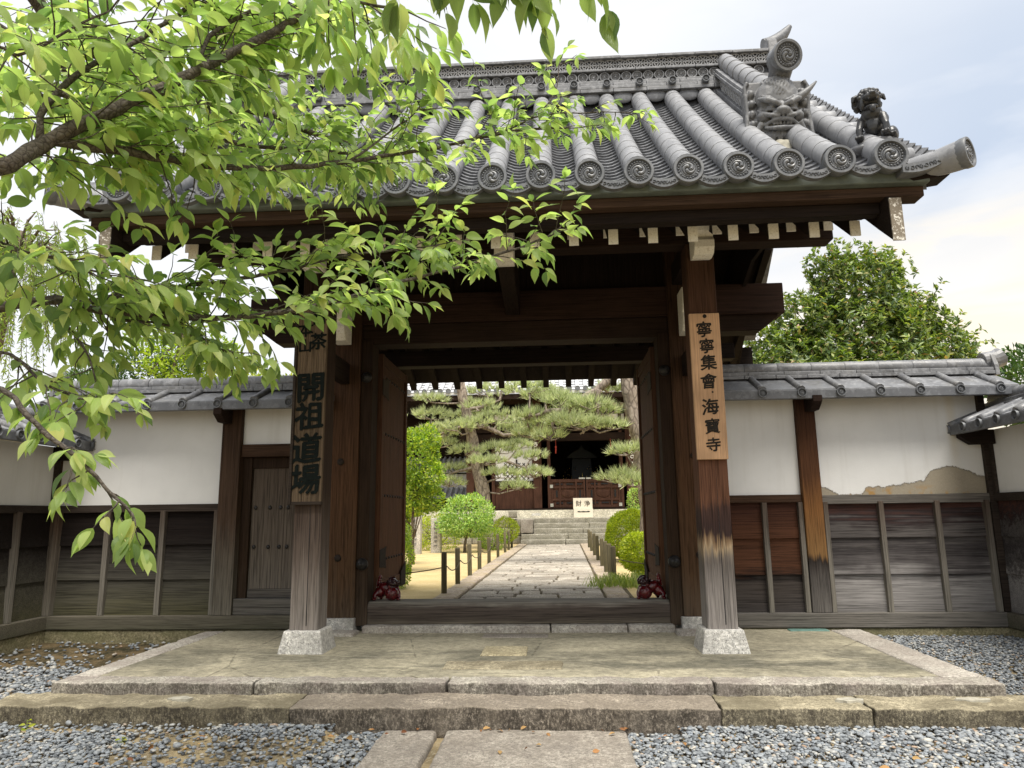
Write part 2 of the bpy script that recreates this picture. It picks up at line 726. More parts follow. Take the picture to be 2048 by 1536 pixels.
M['threshold'] = wood('threshold_wood', [(0.3, (0.26, 0.225, 0.17)), (0.40, (0.11, 0.088, 0.072)), (0.51, (0.125, 0.10, 0.085)), (0.56, (0.33, 0.30, 0.255))], 0, 11, edge=0.07)
M['fascia'] = wood('eave_plank_wood', [(0, (0.075, 0.046, 0.032))], 0, 12, fig=.6)
M['plank_l'] = wood('left_plank_wood', [(0.35, (0.12, 0.112, 0.062)), (0.62, (0.105, 0.098, 0.07)), (0.85, (0.095, 0.088, 0.072)), (1.02, (0.055, 0.049, 0.042)), (1.18, (0.026, 0.021, 0.018)), (1.35, (0.018, 0.013, 0.011)), (1.7, (0.016, 0.011, 0.009))], 0, 13, edge=0.22, fig=.15)
M['plank_near'] = wood('reddish_plank_wood', [(0.40, (0.075, 0.066, 0.062)), (0.72, (0.08, 0.066, 0.058)), (0.80, (0.018, 0.015, 0.014)), (0.90, (0.115, 0.05, 0.027)), (1.25, (0.10, 0.042, 0.022)), (1.62, (0.055, 0.022, 0.015))], 0, 14, edge=0.20, fig=.15)
M['plank_far'] = wood('grey_plank_wood', [(0.40, (0.21, 0.198, 0.19)), (0.72, (0.29, 0.275, 0.265)), (0.90, (0.11, 0.10, 0.098)), (1.08, (0.05, 0.044, 0.044)), (1.26, (0.10, 0.09, 0.085)), (1.42, (0.034, 0.025, 0.025)), (1.62, (0.075, 0.034, 0.026))], 0, 15, edge=0.42, fig=.15, k=.9)
M['rail_gray'] = wood('rail_wood', [(0, (0.175, 0.158, 0.140))], 0, 16)
M['rail_brown'] = wood('rail_brown_wood', [(0, (0.085, 0.048, 0.03))], 0, 17)
M['rail_dark'] = wood('rail_dark_wood', [(0, (0.055, 0.042, 0.034))], 0, 18)
M['batten'] = wood('batten_wood', [(0.3, (0.27, 0.25, 0.21)), (1.0, (0.22, 0.20, 0.17)), (1.6, (0.12, 0.09, 0.07))], 2, 19, edge=.3)
M['wallpost_r'] = wood('wall_post_wood', [(0.3, (0.20, 0.185, 0.17)), (0.78, (0.11, 0.098, 0.09)), (0.95, (0.038, 0.03, 0.026)), (1.02, (0.27, 0.15, 0.06)), (1.5, (0.25, 0.115, 0.04)), (1.9, (0.125, 0.055, 0.026)), (2.8, (0.055, 0.026, 0.017))], 2, 20, edge=0.17)
M['wallpost_l'] = wood('wall_post_left_wood', [(0.3, (0.24, 0.22, 0.18)), (1.1, (0.14, 0.115, 0.09)), (1.5, (0.095, 0.06, 0.04)), (2.9, (0.06, 0.033, 0.02))], 2, 21, edge=.3)
M['sidedoor'] = wood('side_door_wood', [(0.5, (0.19, 0.168, 0.142)), (1.2, (0.135, 0.11, 0.088)), (2.1, (0.09, 0.068, 0.052))], 2, 22, edge=.3, fig=1.0, island=True, gs=4.5, k=.9)
M['groundsill'] = wood('ground_sill_wood', [(0.25, (0.13, 0.125, 0.085)), (0.45, (0.185, 0.165, 0.13))], 0, 23, edge=.12)
M['groundsill_r'] = wood('ground_sill_right_wood', [(0.25, (0.19, 0.175, 0.155)), (0.45, (0.20, 0.185, 0.165))], 0, 24, edge=.12)
M['board_new'] = wood('new_board_wood', [(0, (0.50, 0.31, 0.18))], 2, 25, k=1.0, grain=.55, fig=.5, rough=.6)
M['board_old'] = wood('old_board_wood', [(0, (0.175, 0.125, 0.082))], 2, 26, fig=.8, bump=.8)
M['hallwood'] = wood('hall_wood', [(0, (0.085, 0.040, 0.026))], 2, 27, island=True)
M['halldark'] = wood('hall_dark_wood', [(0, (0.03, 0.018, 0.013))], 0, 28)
M['fencewood'] = wood('fence_post_wood', [(0.3, (0.13, 0.115, 0.06)), (1.2, (0.20, 0.17, 0.11))], 2, 29, edge=.4)


def tile_mat(name, lo, hi, rough=0.5, spots=0.5, moss=0.0, dkf=0.6):
    g = G(name, rough, 0.45)
    p = g.pos()
    a = g.noise(p, 3.5, 5, 0.6)
    b = g.noise(g.map(p, (1, 1, 1), (4, 2, 9)), 17.0, 4, 0.6, 0.4)
    c = g.mix(g.ramp(a, [(0.3, 0.0), (0.7, 1.0)]), lo, hi)
    c = g.mix(g.math('MULTIPLY', g.oi(), 0.35), c, tuple(x * 0.62 for x in lo))
    blot = g.ramp(b, [(0.52, 0.0), (0.60, spots)])
    c = g.mix(blot, c, tuple(min(1, x * 1.5) for x in hi))
    dk = g.ramp(g.noise(g.map(p, (1, 1, 1), (7, 7, 1)), 9.0, 5, 0.65), [(0.58, 0.0), (0.70, dkf)])
    c = g.mix(dk, c, tuple(x * 0.5 for x in lo))
    if moss:
        c = g.mix(g.ramp(g.noise(p, 5.0, 4), [(0.5, 0.0), (0.7, moss)]), c, (0.16, 0.13, 0.06))
    g.col(c)
    g.rough(g.ramp(b, [(0.3, rough - 0.12), (0.7, rough + 0.15)]))
    g.bump(b, 0.15, 0.004)
    return g.m


M['tile'] = tile_mat('roof_tile_clay', (0.105, 0.109, 0.118), (0.20, 0.205, 0.218), 0.5)
M['tile_roll'] = tile_mat('cover_tile_clay', (0.185, 0.19, 0.203), (0.31, 0.315, 0.33), 0.48, 0.16, 0, .35)
M['tile_dark'] = tile_mat('ridge_tile_clay', (0.085, 0.09, 0.10), (0.16, 0.165, 0.18), 0.5, 0.35)
M['tile_disc'] = tile_mat('tile_end_clay', (0.10, 0.107, 0.118), (0.165, 0.172, 0.185), 0.45, 0.25)
M['tile_relief'] = tile_mat('tile_relief_clay', (0.030, 0.033, 0.038), (0.055, 0.059, 0.066), 0.5, 0.1)
M['tile_bead'] = tile_mat('tile_bead_clay', (0.09, 0.096, 0.106), (0.15, 0.157, 0.17), 0.38, 0.2)
M['tile_wall'] = tile_mat('wall_tile_clay', (0.115, 0.118, 0.128), (0.225, 0.23, 0.242), 0.42, 0.4, 0.15)
M['tile_black'] = tile_mat('smoked_clay', (0.020, 0.021, 0.023), (0.042, 0.043, 0.046), 0.38, 0.15)
M['tile_pale'] = tile_mat('openwork_tile_clay', (0.20, 0.205, 0.215), (0.30, 0.305, 0.315), 0.5, 0.3)
M['mask_clay'] = tile_mat('demon_tile_clay', (0.085, 0.087, 0.094), (0.18, 0.183, 0.19), 0.5, 0.5)


def plaster(name, base, peel=False, x0=0):
    g = G(name, 0.9, 0.1)
    p = g.pos()
    s = g.sep(p)
    n = g.noise(p, 1.3, 5, 0.6)
    c = g.mix(g.ramp(n, [(0.3, 0.0), (0.75, 1.0)]), tuple(x * 0.84 for x in base), base)
    st = g.noise(g.map(p, (6.5, 6.5, 0.5)), 1.0, 4, 0.6)
    st = g.math('MULTIPLY', g.ramp(st, [(0.54, 0.0), (0.74, 0.36)]), 0.5)
    c = g.mix(st, c, (0.36, 0.33, 0.27))
    if peel:
        # the render has come away along the rail: a ragged outline of bare daub
        x = g.rng(s[0], 2.9, 4.9)
        outline = g.ramp(x, [(0.0, 0.36), (0.06, 0.26), (0.12, 0.0), (0.24, 0.0), (0.27, 0.26), (0.42, 0.34), (0.58, 0.45), (0.64, 0.86), (0.72, 0.98), (0.80, 0.86), (0.90, 0.58), (1.0, 0.42)])
        rag = g.noise(p, 11.0, 9, 0.78)
        h = g.math('ADD', g.math('MULTIPLY', outline, 0.31), g.math('MULTIPLY', g.math('SUBTRACT', rag, 0.5), 0.16))
        d = g.math('SUBTRACT', g.math('ADD', h, 1.672), s[2])
        inside = g.ramp(g.rng(d, -0.002, 0.004), [(0, 0.0), (1, 1.0)])
        grit = g.noise(p, 90.0, 3, 0.7)
        daub = g.mix(grit, (0.24, 0.205, 0.15), (0.40, 0.355, 0.28))
        earth = g.ramp(g.noise(p, 6.0, 4), [(0.52, 0.0), (0.6, 1.0)])
        lowz = g.rng(s[2], 1.78, 1.70)
        daub = g.mix(g.math('MULTIPLY', earth, lowz), daub, (0.36, 0.22, 0.085))
        rim = g.math('MULTIPLY', inside, g.ramp(g.rng(d, 0.0, 0.015), [(0, 1.0), (1, 0.0)]))
        c = g.mix(inside, c, daub)
        c = g.mix(g.math('MULTIPLY', rim, 0.6), c, (0.17, 0.15, 0.12))
        rust = g.math('MULTIPLY', g.ramp(g.rng(s[0], 4.37, 4.51), [(0.0, 0), (0.4, 1), (0.6, 1), (1, 0)]), g.rng(s[2], 1.85, 2.25))
        c = g.mix(g.math('MULTIPLY', rust, 0.25), c, (0.62, 0.50, 0.27))
        hb = g.math('ADD', g.math('MULTIPLY', inside, -1.0), g.math('MULTIPLY', grit, 0.15))
        g.bump(hb, 0.7, 0.02)
    else:
        g.bump(g.noise(p, 30.0, 4), 0.06, 0.004)
    g.col(c)
    return g.m


M['plaster'] = plaster('lime_plaster', (0.76, 0.755, 0.74))
M['plaster_peel'] = plaster('peeling_lime_plaster', (0.76, 0.755, 0.74), True)
M['plaster_hall'] = plaster('hall_plaster', (0.82, 0.81, 0.79))


def whitewash(name, bare=0.56):
    g = G(name, 0.85, 0.1)
    p = g.pos()
    n = g.noise(p, 42.0, 5, 0.65, 0.3)
    crack = g.vor(g.map(p, (38, 38, 38)), 1.0, 'DISTANCE_TO_EDGE')
    c = g.mix(g.ramp(n, [(bare, 0.0), (bare + .10, 1.0)]), (0.82, 0.80, 0.73), (0.60, 0.56, 0.47) if bare > .5 else (0.22, 0.19, 0.15))
    c = g.mix(g.ramp(crack, [(0.0, 0.45), (0.035, 0.0)]), c, (0.24, 0.20, 0.16))
    g.col(c)
    return g.m


M['white'] = whitewash('flaking_white_paint')
M['foot_white'] = whitewash('worn_white_paint', .36)


def granite(name, a, b, dark, scale=150.0, stain=None, stain_amt=0.0, face=0.0, isl=0.0):
    g = G(name, 0.85, 0.25)
    p = g.pos()
    n = g.noise(p, scale, 2, 0.8)
    n2 = g.noise(p, 3.0, 5, 0.6)
    n3 = g.noise(g.map(p, (1, 1, 1), (5, 5, 5)), scale * 0.45, 2, 0.7)
    nm = g.noise(g.map(p, (1, 1, 1), (2, 6, 1)), min(34.0, scale * .6), 6, 0.78)
    c = g.mix(g.ramp(n, [(0.36, 0.0), (0.62, 1.0)]), a, b)
    c = g.mix(1.0, c, g.ramp(nm, [(0.34, 0.48), (0.5, 1.0), (0.62, 1.5)]), 'MULTIPLY')
    c = g.mix(g.ramp(n3, [(0.60, 0.0), (0.66, 0.75)]), c, dark)
    c = g.mix(g.ramp(n2, [(0.35, 0.55), (0.6, 0.0)]), c, tuple((x + y) * .42 for x, y in zip(a, dark)))
    if isl:
        c = g.mix(1.0, c, g.ramp(g.rnd(), [(0.0, 1 - isl * .8), (1.0, 1 + isl * .5)]), 'MULTIPLY')
    if stain:
        m = g.noise(g.map(p, (1.4, 1.4, 3.0)), 2.2, 6, 0.68, 0.3)
        c = g.mix(g.ramp(m, [(0.40, 0.0), (0.60, stain_amt)]), c, stain)
    if face:
        # lichen crust on the riser, upright faces only
        nz = g.sep(g.geo().outputs['Normal'])[2]
        up = g.ramp(nz, [(0.25, 1.0), (0.65, 0.0)])
        cr = g.math('MULTIPLY', g.ramp(g.noise(g.map(p, (1, 1, .5)), 62.0, 7, 0.8), [(0.48, 1.0), (0.60, 0.08)]), g.ramp(g.noise(g.map(p, (1, 1, .4), (3, 1, 2)), 7.0, 6, 0.7), [(0.42, 1.0), (0.68, 0.45)]))
        c = g.mix(g.math('MULTIPLY', g.math('MULTIPLY', up, cr), face), c, (0.034, 0.028, 0.022))
    g.col(c)
    g.bump(g.math('ADD', g.math('MULTIPLY', nm, 2.0), g.math('MULTIPLY', n3, 1.0)), 0.6, 0.010)
    return g.m


M['granite'] = granite('pale_granite', (0.46, 0.44, 0.40), (0.66, 0.645, 0.61), (0.13, 0.125, 0.12), 130)
M['kerb'] = granite('kerb_granite', (0.28, 0.26, 0.215), (0.52, 0.485, 0.42), (0.10, 0.085, 0.08), 110, (0.20, 0.16, 0.15), 0.5, 0.75)
M['kerb_pale'] = granite('side_kerb_granite', (0.38, 0.35, 0.30), (0.56, 0.53, 0.47), (0.16, 0.13, 0.12), 110, (0.28, 0.23, 0.20), 0.4)
M['step'] = granite('step_concrete', (0.25, 0.22, 0.15), (0.45, 0.395, 0.28), (0.10, 0.085, 0.055), 140, (0.135, 0.115, 0.075), 0.75, 0.85)
M['step_purple'] = granite('step_granite', (0.22, 0.187, 0.145), (0.41, 0.355, 0.29), (0.085, 0.07, 0.065), 110, (0.19, 0.16, 0.125), 0.6, 0.9)
M['slab'] = granite('paving_granite', (0.25, 0.222, 0.185), (0.44, 0.40, 0.345), (0.13, 0.11, 0.10), 120, (0.20, 0.17, 0.14), 0.5)
M['inset'] = granite('inset_stone_rock', (0.34, 0.29, 0.18), (0.52, 0.46, 0.31), (0.15, 0.12, 0.07), 90)
M['path'] = granite('path_stone', (0.36, 0.322, 0.265), (0.56, 0.51, 0.435), (0.2, 0.17, 0.14), 60, (0.28, 0.235, 0.19), 0.5, isl=.45)
M['path_edge'] = granite('path_edge_stone', (0.33, 0.265, 0.215), (0.50, 0.42, 0.34), (0.17, 0.13, 0.10), 60, (0.34, 0.27, 0.14), 0.5)
M['hallstone'] = granite('hall_step_stone', (0.26, 0.24, 0.195), (0.40, 0.375, 0.315), (0.14, 0.125, 0.10), 40, (0.18, 0.165, 0.12), 0.6)
M['hallstone_pale'] = granite('terrace_stone', (0.50, 0.47, 0.38), (0.64, 0.60, 0.50), (0.3, 0.27, 0.2), 40)
M['stonepost'] = granite('carved_post_stone', (0.40, 0.37, 0.33), (0.58, 0.55, 0.50), (0.2, 0.18, 0.16), 60)
M['footing'] = granite('wall_footing_stone', (0.19, 0.165, 0.095), (0.34, 0.30, 0.19), (0.09, 0.08, 0.05), 60, (0.13, 0.125, 0.06), 0.6)


def concrete(name):
    g = G(name, 0.9, 0.2)
    p = g.pos()
    n = g.noise(p, 1.15, 6, 0.62, 0.5)
    s = g.sep(p)
    c = g.mix(g.ramp(n, [(0.36, 0.0), (0.62, 1.0)]), (0.28, 0.255, 0.185), (0.43, 0.39, 0.285))
    m = g.noise(g.map(p, (0.8, 1.5, 1), (3, 9, 0)), 1.7, 6, 0.66, 0.7)
    # rain blown under the eaves has blackened a band of the paving
    band = g.ramp(g.rng(s[1], 5.7, 8.0), [(0.0, 0.45), (0.25, 0.9), (0.5, 0.75), (0.68, 0.12), (1.0, 0.0)])
    c = g.mix(g.math('MULTIPLY', g.ramp(m, [(0.34, 0.0), (0.60, 0.95)]), band), c, (0.085, 0.082, 0.064))
    w = g.ramp(g.noise(g.map(p, (0.55, 3.0, 1)), 4.0, 6, 0.7), [(0.54, 0.0), (0.70, 0.42)])
    c = g.mix(g.math('MULTIPLY', w, band), c, (0.44, 0.41, 0.33))
    mot = g.noise(p, 16.0, 7, 0.75)
    c = g.mix(1.0, c, g.ramp(mot, [(0.32, 0.62), (0.5, 1.0), (0.66, 1.3)]), 'MULTIPLY')
    sp = g.noise(p, 120.0, 3, 0.7)
    c = g.mix(1.0, c, g.ramp(sp, [(0.3, 0.72), (0.7, 1.22)]), 'MULTIPLY')
    ck = g.vor(g.map(p, (0.75, 0.75, 0.75), (1.3, .4, 0)), 1.0, 'DISTANCE_TO_EDGE')
    ckn = g.math('ADD', ck, g.math('MULTIPLY', g.math('SUBTRACT', g.noise(p, 9.0, 4), 0.5), 0.05))
    c = g.mix(g.ramp(ckn, [(0.0, 0.55), (0.006, 0.0)]), c, (0.07, 0.06, 0.045))
    g.col(c)
    g.bump(sp, 0.25, 0.003)
    return g.m


M['concrete'] = concrete('platform_concrete')


def pebble():
    g = G('pebble_stone', 0.62, 0.35)
    r = g.rnd()
    c = g.ramp(r, [(0.0, (0.085, 0.092, 0.10)), (0.25, (0.17, 0.185, 0.20)), (0.5, (0.27, 0.285, 0.295)), (0.72, (0.21, 0.235, 0.265)), (0.88, (0.36, 0.36, 0.345)), (0.96, (0.44, 0.42, 0.37)), (1.0, (0.30, 0.20, 0.13))])
    n = g.noise(g.pos(), 60.0, 4, 0.6)
    c = g.mix(1.0, c, g.ramp(n, [(0.3, 0.75), (0.7, 1.2)]), 'MULTIPLY')
    g.col(c)
    g.bump(n, 0.1, 0.003)
    return g.m


M['pebble'] = pebble()


def soil(name, a, b, c2, dark_soil=False):
    g = G(name, 0.95, 0.1)
    p = g.pos()
    n = g.noise(p, 2.2, 6, 0.65)
    v = g.noise(p, 38.0, 4, 0.7)
    c = g.mix(g.ramp(n, [(0.35, 0.0), (0.65, 1.0)]), a, b)
    c = g.mix(g.ramp(v, [(0.5, 0.0), (0.66, 0.8)]), c, c2)
    if dark_soil:  # a different, darker brown soil left of the platform
        s = g.sep(p)
        f = g.math('MULTIPLY', g.ramp(g.rng(s[0], -3.6, -4.1), [(0, 0.0), (1, 1.0)]), g.ramp(g.rng(s[1], 5.3, 6.2), [(0, 0.0), (1, 1.0)]))
        lo_ = g.mix(g.ramp(g.noise(p, 5.0, 6, 0.7), [(0.4, 0.0), (0.6, 1.0)]), (0.035, 0.032, 0.018), (0.15, 0.11, 0.06))
        c = g.mix(f, c, g.mix(g.ramp(v, [(0.60, 0.0), (0.68, 0.7)]), lo_, (0.34, 0.31, 0.24)))
    g.col(c)
    g.bump(g.math('ADD', v, n), 0.6, 0.02)
    return g.m


M['soil'] = soil('gravelly_soil', (0.12, 0.095, 0.06), (0.42, 0.33, 0.19), (0.34, 0.30, 0.22), True)
M['garden_soil'] = soil('sandy_garden_soil', (0.46, 0.36, 0.18), (0.58, 0.46, 0.25), (0.40, 0.28, 0.12))
M['joint'] = soil('joint_soil', (0.08, 0.063, 0.042), (0.14, 0.115, 0.075), (0.18, 0.15, 0.085))


def plain(name, c, rough=0.6, spec=0.3, metal=0.0, var=0.25, scale=30):
    g = G(name, rough, spec)
    n = g.noise(g.pos(), scale, 4, 0.6)
    g.col(g.ramp(n, [(0.3, tuple(x * (1 - var) for x in c)), (0.7, tuple(x * (1 + var) for x in c))]))
    g.b.inputs['Metallic'].default_value = metal
    g.bump(n, 0.08, 0.003)
    return g.m


M['iron'] = plain('black_iron', (0.045, 0.043, 0.042), 0.45, 0.5, 0.6)
M['iron_gray'] = plain('worn_iron', (0.035, 0.027, 0.022), 0.85, 0.15, 0.0)
M['ink'] = plain('black_ink', (0.028, 0.024, 0.020), 0.85, 0.1)
M['ink_green'] = plain('old_ink', (0.009, 0.012, 0.011), 0.9, 0.08)
M['ink_white'] = plain('white_lettering', (0.75, 0.74, 0.70), 0.8)
M['patina'] = plain('green_patina', (0.105, 0.125, 0.112), 0.7, 0.3, 0, 0.3, 6)
M['lacquer'] = plain('red_lacquer', (0.085, 0.004, 0.006), 0.22, 0.6, 0, 0.5, 25)
M['lacquer_dark'] = plain('dark_red_lacquer', (0.022, 0.004, 0.005), 0.2, 0.6, 0, 0.5, 25)
M['gold'] = plain('altar_gold', (0.75, 0.52, 0.14), 0.3, 0.5, 0.9)
M['altar_dark'] = plain('altar_black', (0.012, 0.012, 0.014), 0.4)
M['rope'] = plain('hemp_rope', (0.085, 0.07, 0.045), 0.9)
M['tassel'] = plain('red_tassel', (0.35, 0.05, 0.03), 0.8)
M['box'] = plain('pale_box_wood', (0.66, 0.60, 0.50), 0.7, 0.2, 0, .1)
M['brass'] = plain('tarnished_brass', (0.45, 0.44, 0.40), 0.4, 0.5, 0.5)
M['teal'] = plain('teal_tile', (0.12, 0.22, 0.19), 0.6)
M['grayroof'] = tile_mat('hall_tile_clay', (0.48, 0.485, 0.50), (0.64, 0.645, 0.66), 0.5, .3)
M['mortar'] = plain('lime_mortar', (0.36, 0.34, 0.28), 0.9, 0.2, 0, 0.3, 20)


def bark(name, a, b, scale=18, sz=0.35):
    g = G(name, 0.9, 0.15)
    p = g.pos()
    n = g.noise(g.map(p, (1, 1, sz)), scale, 5, 0.65, 0.4)
    v = g.vor(g.map(p, (1, 1, sz)), scale * 0.7, 'DISTANCE_TO_EDGE')
    c = g.mix(g.ramp(n, [(0.3, 0.0), (0.7, 1.0)]), a, b)
    c = g.mix(g.ramp(v, [(0.0, 0.7), (0.12, 0.0)]), c, tuple(x * .35 for x in a))
    g.col(c)
    g.bump(g.math('ADD', v, n), 0.6, 0.015)
    return g.m


M['cherry_bark'] = bark('cherry_bark', (0.060, 0.050, 0.042), (0.135, 0.118, 0.098), 60, 1.0)
M['pine_bark'] = bark('pine_bark', (0.17, 0.13, 0.105), (0.42, 0.36, 0.30), 13, 0.4)
M['bark'] = bark('shrub_bark', (0.11, 0.085, 0.06), (0.22, 0.18, 0.14), 20)


def leaf_mat(name, stops, trans=0.45, rough=0.42, vein=False, spec=0.35, tcol=1.5, tblue=0.42):
    g = G(name, rough, spec)
    r = g.rnd()
    c = g.ramp(r, stops)
    big = g.noise(g.pos(), 1.7, 3)
    c = g.mix(1.0, c, g.ramp(big, [(0.3, 0.80), (0.7, 1.2)]), 'MULTIPLY')
    if vein:
        u = g.sep(g.uv())
        av = g.math('ABSOLUTE', g.math('SUBTRACT', u[1], 0.5))
        ph = g.math('SUBTRACT', g.math('MULTIPLY', u[0], 11.0), g.math('MULTIPLY', av, 9.0))
        fr = g.math('ABSOLUTE', g.math('SUBTRACT', g.math('FRACT', ph), 0.5))
        side = g.ramp(fr, [(0.0, 1.0), (0.10, 0.0)])
        mid = g.ramp(av, [(0.0, 1.0), (0.03, 0.0)])
        vv = g.math('MAXIMUM', side, mid)
        c = g.mix(g.math('MULTIPLY', vv, 0.35), c, (0.30, 0.36, 0.10))
        g.bump(fr, 0.5, 0.004)
    g.col(c)
    tr = g.node('ShaderNodeBsdfTranslucent')
    tc = g.mix(1.0, c, (tcol, tcol * 1.10, tblue), 'MULTIPLY')
    g.l.new(tc, tr.inputs[0])
    ms = g.node('ShaderNodeMixShader')
    ms.inputs[0].default_value = trans
    out = g.n['Material Output']
    g.l.new(g.b.outputs[0], ms.inputs[1])
    g.l.new(tr.outputs[0], ms.inputs[2])
    g.l.new(ms.outputs[0], out.inputs[0])
    return g.m


M['cherry_leaf'] = leaf_mat('cherry_leaf', [(0.0, (0.11, 0.18, 0.075)), (0.3, (0.23, 0.32, 0.11)), (0.65, (0.35, 0.45, 0.16)), (0.9, (0.47, 0.54, 0.23)), (1.0, (0.44, 0.44, 0.16))], 0.55, 0.34, True, tblue=1.0, tcol=1.5)
M['pine_needle'] = leaf_mat('pine_needle', [(0.0, (0.27, 0.31, 0.17)), (0.5, (0.46, 0.50, 0.28)), (1.0, (0.64, 0.66, 0.40))], 0.38, 0.5, tblue=1.1, tcol=1.35)
M['camellia_leaf'] = leaf_mat('camellia_leaf', [(0.0, (0.13, 0.23, 0.06)), (0.5, (0.30, 0.46, 0.12)), (1.0, (0.56, 0.64, 0.26))], 0.35, 0.35)
M['azalea_leaf'] = leaf_mat('azalea_leaf', [(0.0, (0.20, 0.27, 0.03)), (0.5, (0.38, 0.45, 0.04)), (1.0, (0.56, 0.58, 0.07))], 0.4, 0.5)
M['hedge_leaf'] = leaf_mat('hedge_leaf', [(0.0, (0.09, 0.17, 0.03)), (0.5, (0.24, 0.36, 0.05)), (1.0, (0.50, 0.55, 0.08))], 0.4, 0.4)
M['broad_leaf'] = leaf_mat('broadleaf_leaf', [(0.0, (0.055, 0.095, 0.042)), (0.4, (0.12, 0.18, 0.065)), (0.75, (0.25, 0.32, 0.10)), (0.94, (0.42, 0.45, 0.19)), (1.0, (0.30, 0.15, 0.10))], 0.34, 0.33)
M['yellow_leaf'] = leaf_mat('yellow_green_leaf', [(0.0, (0.20, 0.27, 0.03)), (0.5, (0.38, 0.42, 0.05)), (1.0, (0.55, 0.52, 0.09))], 0.45, 0.5)
M['conifer_leaf'] = leaf_mat('conifer_leaf', [(0.0, (0.03, 0.07, 0.025)), (0.6, (0.06, 0.12, 0.035)), (1.0, (0.13, 0.19, 0.05))], 0.25, 0.5)
M['willow_leaf'] = leaf_mat('willow_leaf', [(0.0, (0.14, 0.21, 0.06)), (1.0, (0.34, 0.42, 0.12))], 0.45, 0.5)
M['maple_leaf'] = leaf_mat('maple_leaf', [(0.0, (0.16, 0.25, 0.03)), (1.0, (0.38, 0.46, 0.06))], 0.5, 0.5)
M['grass'] = leaf_mat('grass_blade', [(0.0, (0.13, 0.20, 0.04)), (1.0, (0.32, 0.36, 0.12))], 0.35, 0.5)
M['dry_leaf'] = leaf_mat('dry_leaf', [(0.0, (0.16, 0.06, 0.025)), (0.5, (0.30, 0.14, 0.05)), (1.0, (0.42, 0.27, 0.11))], 0.1, 0.7)
# ------------------------------------------------------------------ ground, platform, paths
X0 = -0.46                      # centre line of the gate
PZ = 0.26                       # top of the platform
GZ = 0.35                       # garden level


def sheet(x0, x1, y0, y1, z, nx=1, ny=1, amp=0.0):
    mb = MB()
    mb.grid(lambda u, v: (x0 + (x1 - x0) * u, y0 + (y1 - y0) * v,
                          z + (amp * mnoise.noise(Vector((x0 + (x1 - x0) * u, y0 + (y1 - y0) * v, 0)) * 2.0) if amp else 0)), nx, ny)
    return mb


struct('ground', sheet(-600, 600, -300, 900, -0.03), M['soil'])
def fz(x, y):
    """the forecourt rises gently towards the walls on both sides of the platform"""
    t = min(1.0, max(0.0, (y - 5.5) / 2.4))
    side_ = min(1.0, max(0.0, (abs(x - X0) - 3.35) / .25))
    bank = .05 * max(0.0, min(1.0, (y - 4.6) / .6)) if (y < 5.3 and (x < -1.6 or x > .8)) else 0.0
    return (.175 if x > 0 else .14) * t * t * (3 - 2 * t) * side_ + bank


fg = sheet(-7.5, 6.5, 1.5, 8.2, -0.012, 110, 70, 0.012)
fg.v = [(x, y, z + fz(x, y)) for x, y, z in fg.v]
struct('forecourt_ground', fg, M['soil'], smooth=True)
g_ = MB()
g_.box(-40, 40, 8.62, 30.0, -0.02, GZ)
struct('garden_ground', g_, M['garden_soil'])

# platform: a concrete field inside a frame of granite kerbs, and one low step in front
pl = MB()
pl.rough_box(-3.74, 2.86, 5.82, 8.22, 0.0, PZ, 0.12, 0.003, 3, 0.01)
struct('platform_paving', pl, M['concrete'], smooth=True)
xs = [-3.96, -2.35, -0.86, 1.13, 3.19]
kb = MB()
for i in range(4):
    kb.rough_box(xs[i] + .006, xs[i + 1] - .006, 5.62 + random.uniform(-.012, .012), 5.835, 0.12, PZ + 0.006 + random.uniform(-.004, .004), 0.035, 0.012, i * 5, 0.014)
struct('platform_kerb', kb, M['kerb'], smooth=True)
sk_ = MB()
for s in (0, 1):
    ys = [5.84, 6.72, 7.45, 8.10]
    for i in range(3):
        if s == 0:
            sk_.rough_box(-3.96 + .1 * 0, -3.735, ys[i] + .004, ys[i + 1] - .004, 0.0, PZ + .005, 0.06, 0.007, i + 9, 0.025)
        else:
            sk_.rough_box(2.865, 3.19, ys[i] + .004, ys[i + 1] - .004, 0.0, PZ + .005, 0.06, 0.007, i + 19, 0.025)
struct('platform_side_kerb', sk_, M['kerb_pale'], smooth=True)
st = MB()
for a, b in ((-4.25, -1.93), (1.10, 2.1), (2.11, 3.42)):
    st.rough_box(a, b, 5.265 + random.uniform(-.01, .01), 5.66, -0.05, 0.18, 0.035, 0.014, a, 0.014)
struct('lower_step', st, M['step'], smooth=True)
st = MB()
st.rough_box(-1.92, 1.09, 5.25, 5.665, -0.05, 0.183, 0.035, 0.016, 77, 0.016)
struct('lower_step_granite', st, M['step_purple'], smooth=True)
ins = MB()
ins.rough_box(-0.72, -0.30, 6.66, 7.12, 0.1, PZ + 0.012, 0.05, 0.008, 5, 0.02)
struct('inset_paving_stone', ins, M['inset'], smooth=True)
ins = MB()
ins.rough_box(-0.98, 0.02, 6.10, 6.42, 0.1, PZ + 0.010, 0.05, 0.012, 15, 0.02)
struct('worn_threshold_stone', ins, M['step'], smooth=True)
ins = MB()
ins.rough_box(-0.80, -0.12, 7.62, 7.86, 0.1, PZ + 0.006, 0.08, 0.003, 25, 0.01)
struct('small_paving_stone', ins, M['slab'], smooth=True)
ts = MB()
for a, b in ((-2.14, -0.1), (-0.09, 0.72), (0.73, 1.22)):
    ts.rough_box(a, b, 7.93, 8.45, 0.1, 0.335, 0.06, 0.006, a, 0.02)
struct('threshold_stone', ts, M['kerb_pale'], smooth=True)
pv = MB()
pv.rough_box(-0.80, 0.44, 4.35, 5.24, -0.1, 0.045, 0.06, 0.008, 31, 0.03)
struct('approach_slab', pv, M['slab'], smooth=True)
pv = MB()
pv.add([], [])
